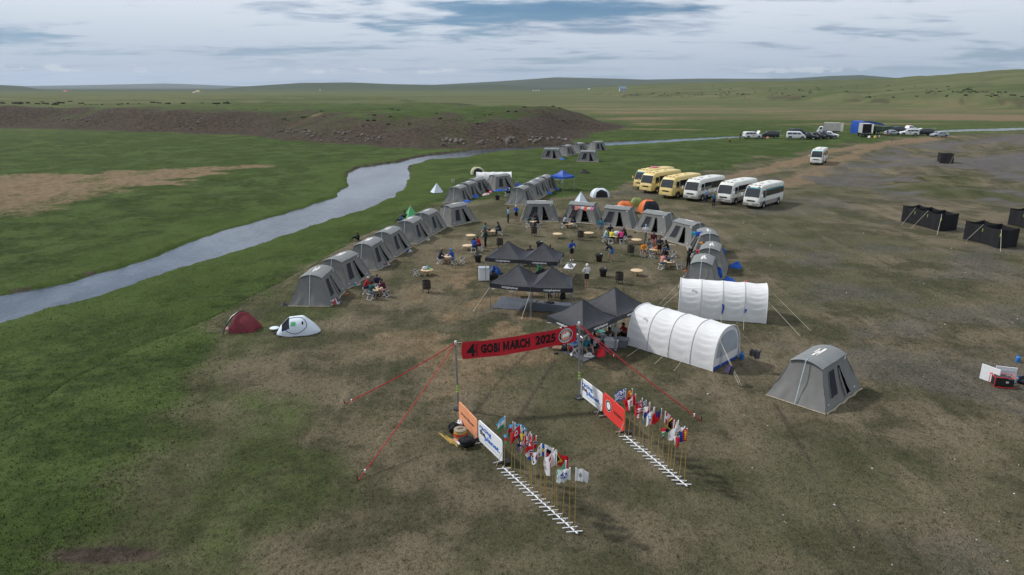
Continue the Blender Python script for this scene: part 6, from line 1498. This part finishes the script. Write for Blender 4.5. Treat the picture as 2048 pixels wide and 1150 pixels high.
FR_ = [((1252, 873), 'blue and white striped flag blowing sideways', greece, 172, .25), ((1260, 878), 'red flag with yellow stars at its pole', china, 200, .85), ((1271, 887), 'red and white flag with a red leaf', canada, 185, .6), ((1281, 894), 'red flag with a small union corner', corner(fR, fR), 200, .7), ((1289, 900), 'flag with red and white stripes and a starry blue corner', usa, 190, .65), ((1300, 910), 'white and blue flag hanging against its cane', tri(fW, fB, fR), 200, .9), ((1306, 914), 'white flag with a pale blue printed mark', logo(fS), 205, .8), ((1320, 924), 'red flag with a navy corner', taiwan, 190, .5), ((1329, 932), 'plain red flag with a white cross', nordic(fR, fW, fW), 10, .6), ((1340, 941), 'green, blue and red flag with a yellow-edged black triangle', sa, 195, .7), ((1345, 946), 'flag with red, white and red upright bands', vert(fR, fW, fR), 20, .8), ((1351, 951), 'plain white flag hanging limp', lambda s, t: fW, 200, .95), ((1362, 961), 'white flag with a bold black letter shape', lambda s, t: fK if (abs(t - .5) < .3 and (abs(s - .3 - (t - .5) * .4) < .07 or abs(s - .6 + (t - .5) * .3) < .07 or (abs(t - .5) < .06 and .3 < s < .65))) else fW, 190, .55), ((1372, 970), 'red and blue banded flag with a yellow sign', mong, 185, .6)]
for px, lab, ds, ang, dr_ in FR_: flag(lab, along(rA, rB, px), ds, ang + random.uniform(-8, 8), 2.25 + random.uniform(-.1, .1), (random.uniform(-.03, .035), random.uniform(-.02, .02)), dr_)

# ------------------------------------------------------------------ gear at the gate
SOFT = {'tarp_heap', 'clothes_pile', 'gear_heap', 'jacket', 'shoe_pile', 'folded_flag', 'rolled_mat', 'soft_bag', 'rucksack'}
def bag(name, label, px, size, col, cat='bag', seed=1, group=None, rz=None):
    p = G(*px); rr = random.Random(seed); t = thing(name, label, cat, p, rr.random() * 3 if rz is None else rz, group); m = MB(); m.col = col; o_ = rr.random() * 50
    n_ = lambda x, y, k=0: float(fbm(np.array([x + o_]), np.array([y + o_]), seed + k, 3)[0])
    if name in SOFT:                                   # crumpled cloth: uneven outline and sharp folds
        nu, nv = 26, 8; V = [(0, 0, size[2] * (.55 + .6 * n_(0, 0)))]; Fs = []; Cc = []
        for j in range(1, nv + 1):
            q = j / nv
            for i in range(nu):
                w = 2 * math.pi * i / nu; ol = .62 + .75 * n_(math.cos(w) * 1.4, math.sin(w) * 1.4, 3); x, y = math.cos(w) * q * ol, math.sin(w) * q * ol
                fold = abs(n_(x * 3.4, y * 3.4, 5) - .5) * 2; z = size[2] * ((1 - q ** 2.2) * (.35 + 1.0 * n_(x * 1.7, y * 1.7, 7)) + .55 * fold * (1 - q) ** .6) * (q < 1) - (.03 if q == 1 else 0)
                V.append((x * size[0] * .55, y * size[1] * .55, max(z, -.03 if q == 1 else .01)))
        Fs = [(0, 1 + i, 1 + (i + 1) % nu) for i in range(nu)] + [(1 + j * nu + i, 1 + (j + 1) * nu + i, 1 + (j + 1) * nu + (i + 1) % nu, 1 + j * nu + (i + 1) % nu) for j in range(nv - 1) for i in range(nu)]
        alt = [col, tuple(min(.8, c * 1.7 + .02) for c in col), tuple(c * .6 for c in col)] if name in ('gear_heap', 'clothes_pile', 'shoe_pile') else [col]
        if name in ('gear_heap', 'clothes_pile'): alt += [(.35, .05, .06), (.45, .45, .46)]
        m.v = V; m.f = Fs; m.c = [alt[int(n_(V[f[0]][0] * 4, V[f[0]][1] * 4, 11) * 2.2 * len(alt)) % len(alt)] for f in Fs]; m.build('crumpled_cloth', 'tint', t, 35); return t
    m.ball((0, 0, size[2] * .42), (size[0] / 2, size[1] / 2, size[2] / 2), 18, 12, fn=lambda i, j: 1.0 * (n_(math.cos(i * .349) * 2.2 + j * .45, math.sin(i * .349) * 2.2, 2) - .5) + .10 * rr.uniform(-1, 1)); m.build('body', 'tint', t, 28)
    m = MB(); m.col = tuple(c * .6 for c in col); m.tube([(-size[0] * .25, 0, size[2] * .72), (0, .02, size[2] * .98), (size[0] * .25, 0, size[2] * .72)], size[2] * .035 + .006, 5); m.build('tie', 'tint', t); return t
bag('rubbish_bag', 'shiny black rubbish bag at the peach board beside the drum', (908, 862), (.52, .45, .42), (.012, .012, .014), seed=3)
bag('rubbish_bag', 'larger shiny black rubbish bag at the foot of the white board', (934, 892), (.72, .52, .45), (.012, .012, .014), seed=4)
bag('plastic_bag', 'white plastic bag behind the drum', (920, 851), (.38, .28, .26), (.6, .6, .62), seed=5)
def drum():
    t = thing('drum', 'yellow wooden drum with a pale skin beside two black bags', 'drum', G(921, 877), .4); m = MB(); m.lathe([(0, .02), (.23, .02), (.27, .14), (.285, .25), (.27, .36), (.25, .42)], 22); m.build('shell', mat('drum_yellow', (.45, .30, .08), .5), t)
    m = MB(); m.lathe([(.262, .40), (.268, .44), (.25, .455), (0, .46)], 22); m.build('skin', 'beige', t)
    m = MB(); m.lathe([(.286, .20), (.292, .25), (.286, .30)], 22); m.build('hoop', 'red_strap', t); m = MB(); m.box((0, 0, .468), (.24, .05, .016)); m.build('label', 'rust', t, 0)
drum()
def sticks():
    c = G(908, 884)
    for i in range(7):
        o = c + Vector((-.10 * i + .2, .08 * i - .2, .02 + .012 * (i % 3))); m = MB(); a = R(-52 + random.uniform(-7, 7)); d = Vector((math.cos(a), math.sin(a), 0))
        m.tube([-d * .55, d * .55], .018, 6); ob = m.build('cane', 'cane'); ob.location = o; tag(ob, 'loose pale cane lying in the heap beside the drum', 'cane', 'loose canes beside the drum')
    for i in range(2): bag('folded_flag', ['furled white flag on the loose canes', 'furled white and red flag on the loose canes'][i], ((919, 889), (913, 882))[i], (.5, .16, .09), [(.6, .62, .68), (.5, .2, .2)][i], 'flag', 8 + i, rz=-.9)
sticks()
# ------------------------------------------------------------------ canopy kitchen gear
def fridge():
    t = thing('fridge', 'white chest fridge at the corner of the rear canopy', 'fridge', G(968, 560), .1); m = MB(); m.box((0, 0, .50), (.78, .62, .92)); m.build('cabinet', 'white_plastic', t, 0); m = MB(); m.box((0, 0, .985), (.80, .64, .04)); m.build('lid', 'grey_window', t, 0)
    m = MB(); m.box((0, -.315, .86), (.3, .02, .03)); m.build('handle', 'steel', t, 0); m = MB(); m.box((0, 0, .02), (.7, .55, .05)); m.build('plinth', 'black_plastic', t, 0)
fridge()
def trestle(label, px, ang, L_=1.8, topm='white_plastic', group='trestle tables under the canopies'):
    t = thing('trestle_table', label, 'table', G(*px), R(ang), group); m = MB(); m.box((0, 0, .73), (L_, .7, .04)); m.build('table_top', topm, t, 0)
    for s in (-1, 1):
        for d in (-1, 1): m = MB(); m.tube([(s * L_ * .4, d * .28, .72), (s * L_ * .44, d * .30, 0)], .016, 5); m.build('leg', 'steel', t)
        m = MB(); m.tube([(s * L_ * .42, -.29, .3), (s * L_ * .42, .29, .3)], .013, 5); m.build('stretcher', 'steel', t)
    return t
trestle('white trestle table crowded with kitchen pots beside the rear canopy', (1139, 551), 75, 1.6)
trestle('dark trestle table behind the green gas bottle', (1052, 530), 5, 1.8, 'black_plastic'); trestle('dark trestle table in the far corner of the rear canopy', (1097, 530), 4, 1.6, 'black_plastic')
trestle('dark trestle table at the back of the canopy over the grey mats', (1045, 592), 6, 1.6, 'black_plastic'); trestle('black trestle table beside the people under the mat canopy', (1122, 596), 6, 1.5, 'black_plastic')
for i in range(9):
    m = MB(); m.lathe([(0, 0), (.07, 0), (.085, .10), (.085, .16), (.075, .16), (.07, .02), (0, .02)], 12); tp = Vector((0, 0, .752)); q = G(1139, 551) + Vector((.10 * math.sin(i * 2.1) + .08 * (i % 2), -.6 + .15 * i, .752)); o = m.build('pot', 'chrome'); o.location = q; tag(o, 'small steel pot on the crowded white trestle table', 'pot', 'steel pots on the trestle table')
def gasb():
    t = thing('gas_bottle', 'green gas bottle under the rear canopy', 'gas bottle', G(1079, 548), 0); m = MB(); m.lathe([(0, .02), (.15, .02), (.17, .08), (.17, .75), (.14, .90), (.06, .97), (.05, 1.0)], 18); m.build('cylinder', mat('gas_green', (.04, .30, .12), .4), t); m = MB(); m.lathe([(.11, .98), (.12, 1.12), (.10, 1.12)], 14); m.tube([(0, 0, .98), (0, 0, 1.1)], .03, 6); m.build('valve', 'steel', t)
gasb()
bag('tarp_heap', 'crumpled blue tarpaulin heap under the rear canopy', (991, 547), (1.0, .8, .6), (.02, .09, .36), 'tarpaulin', 11)
bag('tarp_heap', 'black tarpaulin heap beside the white fridge', (986, 556), (.9, .7, .5), (.015, .015, .017), 'tarpaulin', 12)
bag('tarp_heap', 'wide black cloth heap behind the mat canopy peaks', (1088, 553), (2.4, 1.2, .5), (.018, .018, .020), 'tarpaulin', 13)
bag('backpack', 'black backpack under the mat canopy trestle', (1126, 598), (.4, .35, .5), BLACK, 'backpack', 14)
bag('backpack', 'dark backpack on the grey mat', (1100, 607), (.6, .3, .18), (.03, .025, .025), 'backpack', 15)
bag('soft_bag', 'bright red bag on the mat behind the banner', (1201, 709), (.75, .5, .4), (.52, .02, .03), 'bag', 16)
def crate(label, px, ang, col, dims=(.75, .5, .45)):
    t = thing('plastic_crate', label, 'crate', G(*px), R(ang)); L_, W_, H_ = dims; m = MB(); m.col = col; k = .9; P = []
    V = [(sx * L_ / 2 * q, sy * W_ / 2 * q, z) for z, q in ((.02, k), (H_, 1)) for sx, sy in ((-1, -1), (1, -1), (1, 1), (-1, 1))]
    m.add(V, [(0, 3, 2, 1), (0, 1, 5, 4), (1, 2, 6, 5), (2, 3, 7, 6), (3, 0, 4, 7), (4, 5, 6, 7)]); m.build('tub', 'tint', t, 0); m = MB(); m.col = tuple(min(1, c * 1.25) for c in col); m.box((0, 0, H_ + .02), (L_ + .05, W_ + .05, .05)); m.build('lid', 'tint', t, 0)
crate('pale grey plastic crate under the start canopy', (1223, 694), -20, (.48, .49, .50)); crate('dark grey slatted crate against the white barrel tent', (1241, 693), -20, (.12, .13, .15)); crate('clear plastic crate behind the seated people', (1212, 678), -15, (.40, .44, .47), (.6, .45, .3))
def hatlike(name, label, px, col, r, cat):
    p = G(*px); t = thing(name, label, cat, p, 0); m = MB(); m.col = col; m.lathe([(r, .03), (r * .97, .045), (r * .55, .055), (r * .5, .15), (r * .3, .19), (0, .2)], 16); m.build('crown', 'tint', t); m = MB(); m.col = tuple(c * .5 for c in col); m.lathe([(r * .56, .06), (r * .53, .09)], 16); m.build('band', 'tint', t)
hatlike('hat', 'white sun hat lying on the mat behind the banner', (1178, 712), (.62, .60, .56), .30, 'hat')
def basin():
    t = thing('basin', 'turquoise plastic basin under the start canopy', 'basin', G(1198, 671), 0); m = MB(); m.col = (.05, .42, .34); m.lathe([(0, .03), (.22, .03), (.34, .22), (.36, .22), (.37, .20), (.24, 0), (0, 0)], 20); m.build('bowl', 'tint', t); m = MB(); m.col = (.04, .33, .27); m.lathe([(.35, .215), (.385, .225), (.37, .195)], 20); m.build('rim', 'tint', t)
basin()
bag('shoe', 'white shoe on the edge of the mat', (1143, 711), (.3, .14, .12), (.6, .58, .56), 'shoe', 17); bag('shoe', 'dark shoe on the turf beside the mat', (1112, 708), (.3, .14, .1), (.05, .05, .06), 'shoe', 18)
# table goods
def on_table(key, items):
    c = TBL[key].location
    for name, lab, cat, dx, dy, size, col in items:
        m = MB(); m.col = col; rr = random.Random(len(lab))
        if name == 'bottle': m.lathe([(0, 0), (size * .3, 0), (size * .32, size * .6), (size * .14, size * .8), (size * .14, size), (0, size)], 10)
        else: m.ball((0, 0, size * .4), (size * .6, size * .5, size * .45), 10, 6, fn=lambda i, j: rr.uniform(-.12, .12))
        o = m.build(name, 'tint'); o.location = c + Vector((dx, dy, .437)); tag(o, lab, cat)
on_table('h', [('plastic_bag', 'white plastic bag on the bottle table', 'bag', -.18, 0, .30, (.6, .6, .6)), ('bottle', 'teal bottle on the bottle table', 'bottle', .12, .05, .26, (.05, .35, .4)), ('bottle', 'lime bottle on the bottle table', 'bottle', .28, -.1, .2, (.35, .5, .1)), ('bottle', 'clear bottle on the bottle table', 'bottle', .0, .2, .25, (.4, .45, .5))])
on_table('c', [('hat', 'black hat lying on the round table', 'hat', -.25, 0, .28, (.02, .02, .02)), ('bottle', 'white cup on the table with the black hat', 'cup', .2, .1, .2, (.6, .6, .6))])
on_table('m', [('plastic_bag', 'white gear bag filling the table among five people', 'bag', 0, 0, .55, (.5, .53, .56)), ('plastic_bag', 'black pouch on the gear-covered table', 'bag', .2, -.3, .3, (.03, .03, .03))])
on_table('n', [('stuff_sack', 'orange sack on the round table by the orange jacket', 'bag', .1, -.05, .26, (.7, .13, .03)), ('bottle', 'pale bottle beside the orange sack', 'bottle', -.2, 0, .2, (.5, .5, .45))])
on_table('o', [('bottle', 'dark blue bottle on the table strewn with gear', 'bottle', .25, .1, .32, (.02, .04, .15)), ('stuff_sack', 'dark sack on the table strewn with gear', 'bag', -.05, 0, .30, (.03, .03, .035)), ('stuff_sack', 'grey pouch on the table strewn with gear', 'bag', .2, -.2, .22, (.3, .3, .32))])
on_table('i', [('bottle', 'white cup on the table of the four riverside people', 'cup', 0, .1, .18, (.6, .6, .6))]); on_table('j', [('bottle', 'white cup on the table of the blue-capped person', 'cup', .1, 0, .18, (.6, .6, .6))])
# tarps and clothes at the tents
def cloth_on(label, px, z, sz, cols, cat='clothes', rz=0.0):
    p = atz(px[0], px[1], z); t = thing('clothes', label, cat, Vector((p[0], p[1], z)), rz, None)
    for i, c in enumerate(cols):
        m = MB(); m.col = c; x0 = (i - len(cols) / 2) * sz; rr = random.Random(i * 7 + len(label))
        m.grid(6, 6, lambda s, k: (x0 + sz * 1.1 * s, -.04 - .22 * max(0, .5 - k) - .10 * k * 0 + .5 * max(0, k - .5), .04 - .5 * max(0, .5 - k) * (1 + .4 * math.sin(i * 2)) + .03 * math.sin(s * 9 + i))); m.build('garment', 'tint', t, 60)
cloth_on('row of orange, pink and black clothes over a tent roof', (1165, 414.5), 2.1, .34, [(.03, .03, .05), (.6, .2, .15), (.5, .2, .2), (.5, .5, .5), (.65, .12, .05), (.55, .45, .45), (.5, .15, .25)], rz=-.42)
cloth_on('blue and teal clothes spread on an arc tent roof', (1398, 465), 2.1, .35, [(.02, .25, .35), (.03, .08, .4), (.03, .08, .4), (.02, .05, .2)], rz=.2)
cloth_on('orange cloth beside a tent roof print', (1405, 486), 2.05, .25, [(.5, .2, .03), (.02, .02, .02)], rz=.2); cloth_on('bright green cloth hung on a tent end pole', (1418, 503), 1.75, .14, [(.15, .5, .08)])
cloth_on('white shirt over the edge of a riverside tent roof', (739, 492), 1.85, .38, [(.6, .6, .6)], rz=1.2); cloth_on('black socks hung at the roof of a riverside tent', (652, 545), 1.85, .16, [BLACK, BLACK], rz=1.5)
cloth_on('red cloth held against an arc tent', (1395, 502), 1.55, .2, [(.55, .02, .03)])
cloth_on('black jacket hung on a guy rope of the white barrel tent', (1510, 704), 1.05, .25, [BLACK, (.02, .02, .03)], rz=-.6); cloth_on('purple cloth hung on the guy ropes of the white barrel tent', (1461, 736), .85, .2, [(.06, .04, .12), BLACK], rz=-.8)
def heap(label, px, size, col, seed, cat='tarpaulin', nm='tarp_heap'): return bag(nm, label, px, size, col, cat, seed)
BT = (.02, .10, .42)
heap('blue tarpaulin bundle on the gravel beside the arc tents', (1472, 534), (.95, .8, .45), BT, 21); heap('blue tarpaulin heap behind the white barrel tent top', (1456, 570), (1.2, 1.0, .55), BT, 22); heap('blue bag hanging at the side of the last arc tent', (1437, 560), (.5, .4, 1.0), BT, 23, 'bag', 'bag'); heap('blue bag leaning on an arc tent beside the gravel', (1444, 510), (.6, .5, .6), BT, 24, 'bag', 'bag')
heap('red and black jacket lying on the turf beyond the barrel tent', (1492, 566), (1.0, .35, .14), (.35, .05, .03), 25, 'clothes', 'jacket')
for i, (px, lab) in enumerate([((951, 393.5), 'flat blue tarpaulin before the second back row tent'), ((934, 404), 'flat blue tarpaulin at the first back row tent'), ((1000, 381.5), 'flat blue tarpaulin before the tent at the far barrel tent'), ((1038, 370), 'blue sheet beside the far white barrel tent'), ((1111, 378.5), 'blue tarpaulin heap at the end of the short row'), ((1097, 386), 'small blue bundle before the short row'), ((1087, 317), 'blue tarpaulin at one corner of a far tent'), ((1124, 318.5), 'blue tarpaulin at the other corner of a far tent')]): heap(lab, px, (1.5, .9, .25), BT, 30 + i)
heap('pink and white clothes spread before a back row tent', (972, 389), (1.6, .8, .18), (.55, .38, .42), 41, 'clothes', 'clothes_pile'); heap('bright pink jacket on the grass by a back row tent', (981, 384.5), (.9, .5, .2), (.6, .12, .22), 42, 'clothes', 'jacket')
heap('dark gear and a red jacket heaped at the first riverside tent', (670, 606), (.9, .6, .42), (.04, .03, .05), 43, 'gear', 'gear_heap'); heap('teal gear heap between the first two riverside tents', (714, 569), (.7, .45, .25), (.05, .2, .25), 44, 'gear', 'gear_heap'); heap('orange sandal pair beside the riverside gear', (694, 589), (.3, .14, .08), (.6, .15, .03), 45, 'shoe', 'sandal'); heap('dark mat rolled behind the first riverside tent', (568, 610), (.5, .3, .12), (.03, .03, .06), 46, 'mat', 'rolled_mat'); heap('dark gear before the third riverside tent', (773, 531), (.8, .4, .22), (.08, .08, .09), 47, 'gear', 'gear_heap'); heap('pale shoes lying before the fifth riverside tent', (856, 479.5), (.7, .35, .12), (.4, .38, .36), 48, 'shoe', 'shoe_pile'); heap('blue and dark gear before the fourth riverside tent', (818, 503.5), (.7, .4, .18), (.03, .05, .12), 49, 'gear', 'gear_heap')
heap('dark sandals in front of the white pop-up tent', (550, 667), (.35, .2, .1), (.05, .04, .05), 50, 'shoe', 'sandal'); heap('pink and white clothes beside the red dome tent', (456, 658), (.4, .3, .14), (.4, .2, .2), 51, 'clothes', 'clothes_pile'); heap('dark rucksack lying on the green grass', (1168, 346.5), (2.2, .7, .5), (.04, .035, .03), 52, 'bag', 'rucksack')
heap('black shoes before the tent by the waders', (1270, 465.5), (.5, .2, .12), BLACK, 53, 'shoe', 'shoe_pile'); heap('white shoes before the second arc tent from the dark porch', (1342, 490), (.8, .3, .12), (.4, .38, .35), 54, 'shoe', 'shoe_pile'); heap('orange shoes at the feet of the person reaching up', (1371, 542), (.3, .16, .1), (.6, .15, .04), 55, 'shoe', 'shoe_pile'); heap('black pile on the grass beside the seated group of five', (1257, 474.5), (.7, .3, .18), BLACK, 56, 'bag', 'bag')
for i, (px, c, lab) in enumerate([((1750, 275), (.6, .3, .05), 'orange bucket among the gear by the blue tarpaulin'), ((1738, 275), (.6, .6, .6), 'white sack among the gear by the blue tarpaulin'), ((1758, 274), (.6, .62, .65), 'pale sheet on the ground by the trucks'), ((1535, 276.5), (.55, .13, .05), 'orange box behind the black off-road car'), ((1782, 284), (.03, .03, .03), 'dark tyre left on the grass near the track')]): heap(lab, px, (1.0, .7, .5), c, 60 + i, 'gear', 'gear_heap')
# generator corner
def tbl_side():
    t = thing('folded_table', 'half-folded white table standing on its edge by the generator', 'table', G(1977, 764), R(-20)); m = MB(); m.box((0, 0, .42), (.05, .9, .78), .75); m.build('leaf', 'white_plastic', t, 0); m = MB(); m.box((.72, .30, .40), (.9, .05, .78), .0); m.build('leaf', 'white_plastic', t, 0)
    for z in (.25, .6): m = MB(); m.tube([(.3, .26, z), (1.12, .26, z)], .015, 5); m.build('frame_bar', 'steel', t)
tbl_side()
def generator():
    t = thing('generator', 'red and black portable generator beside the folded table', 'generator', G(2003, 772), R(-12)); m = MB(); m.box((0, 0, .26), (.80, .46, .36)); m.build('engine', 'black_plastic', t, 0)
    for s in (-1, 1): m = MB(); m.tube([(-.46, s * .28, .04), (-.46, s * .28, .54), (.46, s * .28, .54), (.46, s * .28, .04), (-.46, s * .28, .04)], .018, 6); m.build('frame_rail', 'red_strap', t)
    for x in (-.46, .46): m = MB(); m.tube([(x, -.28, .54), (x, .28, .54)], .018, 6); m.build('frame_rail', 'red_strap', t)
    m = MB(); m.box((-.1, 0, .48), (.5, .38, .10)); m.build('fuel_tank', 'black_plastic', t, 0); m = MB(); m.box((.1, -.24, .30), (.12, .02, .08)); m.build('outlet_panel', 'print_white', t, 0)
generator()
def jug(label, px, col, h):
    t = thing('water_bottle', label, 'bottle', G(*px), 0); m = MB(); m.col = col; m.lathe([(0, .0), (h * .27, 0), (h * .29, h * .05), (h * .27, h * .3), (h * .29, h * .38), (h * .28, h * .66), (h * .10, h * .84), (h * .10, h * .94), (0, h * .94)], 14); m.build('body', 'tint', t); m = MB(); m.col = (.05, .1, .4); m.lathe([(h * .11, h * .92), (h * .11, h), (0, h)], 10); m.build('cap', 'tint', t)
jug('blue water bottle standing apart on the turf beyond the generator', (2035, 724), (.04, .18, .5), .40); jug('teal bottle beside the generator', (2034, 765), (.05, .25, .3), .36); jug('blue water bottle at the open end of the barrel tent', (1483, 718), (.04, .16, .42), .45)
heap('round dark bag beside the generator bottle', (2045, 767), (.5, .45, .42), (.02, .02, .03), 70, 'bag', 'bag')
# ------------------------------------------------------------------ far homesteads
def house(label, px, L_, W_, H_, wc, rc, ang=0):
    p = far(*px); t = thing('house', label, 'house', p, R(ang)); m = MB(); m.col = wc; m.box((0, 0, H_ / 2), (L_, W_, H_)); m.build('wall', 'tint', t, 0)
    m = MB(); m.col = rc; m.add([(-L_ / 2 - .4, -W_ / 2 - .4, H_), (L_ / 2 + .4, -W_ / 2 - .4, H_), (L_ / 2 + .4, W_ / 2 + .4, H_), (-L_ / 2 - .4, W_ / 2 + .4, H_), (-L_ / 2, 0, H_ * 1.7), (L_ / 2, 0, H_ * 1.7)], [(0, 1, 5, 4), (2, 3, 4, 5), (0, 4, 3), (1, 2, 5), (3, 2, 1, 0)]); m.build('roof', 'tint', t, 0)
    for x in (-.3, 0, .3): m = MB(); m.col = (.03, .03, .04); m.box((x * L_, -W_ / 2 - .03, H_ * .55), (L_ * .12, .06, H_ * .35)); m.build('window', 'tint', t, 0)
def far(px, py):
    d = ray(px, py); tt = np.geomspace(250, 9000, 500); zz = terrain(d[0] * tt, d[1] * tt, False)[0]; hit = np.nonzero(CAMH + d[2] * tt < zz)[0]; k = hit[0] if len(hit) else 300; return Vector((d[0] * tt[k], d[1] * tt[k], zz[k]))
house('far house with an orange roof on the left plain', (132, 185.5), 10, 7, 3.2, (.4, .4, .4), (.5, .16, .06))
house('far white house with a yellow roof on the plain', (396, 186), 9, 7, 3.5, (.6, .6, .6), (.55, .40, .10))
house('far blue and white house at the foot of the slopes', (1245, 183), 10, 7, 4.5, (.45, .5, .55), (.16, .22, .32))
def ger(label, px, s=1.0):
    t = thing('ger', label, 'ger', far(*px), 0, 'far white gers'); m = MB(); m.lathe([(3 * s, 0), (3 * s, 1.7 * s), (.5 * s, 2.7 * s), (0, 2.75 * s)], 16); m.build('felt_cover', 'white_canvas', t, 30); m = MB(); m.box((0, -3.02 * s, .8 * s), (.9 * s, .1, 1.5 * s)); m.build('door', 'orange_tent', t, 0)
for i, (px, n) in enumerate([((388, 186), 'the white house with a yellow roof'), ((640, 180.5), 'the central far hill'), ((1066, 181.5), 'the right far hill, one of several'), ((1072, 181.5), 'the right far hill, one of several'), ((1078, 181.5), 'the right far hill, one of several'), ((1178, 179), 'the blue and white house')]): ger('tiny white ger on the far plain near ' + n, px, 1.1)
HAZE = 0.000032
# ------------------------------------------------------------------ haze
hz = MB(); hz.box((0, 9800, 205), (52000, 24400, 430)); hm = bpy.data.materials.new('haze_air'); hm.use_nodes = True
hn = hm.node_tree; hn.nodes.clear(); ho = hn.nodes.new('ShaderNodeOutputMaterial'); pv = hn.nodes.new('ShaderNodeVolumePrincipled')
pv.inputs['Color'].default_value = (.74, .84, 1.0, 1); pv.inputs['Density'].default_value = HAZE; pv.inputs['Anisotropy'].default_value = .2
hn.links.new(pv.outputs[0], ho.inputs['Volume'])
haze = link('haze', hz.mesh('haze', hm, 0)); haze['kind'] = 'stuff'; tag(haze, 'thin blue summer haze over the far steppe', 'haze')
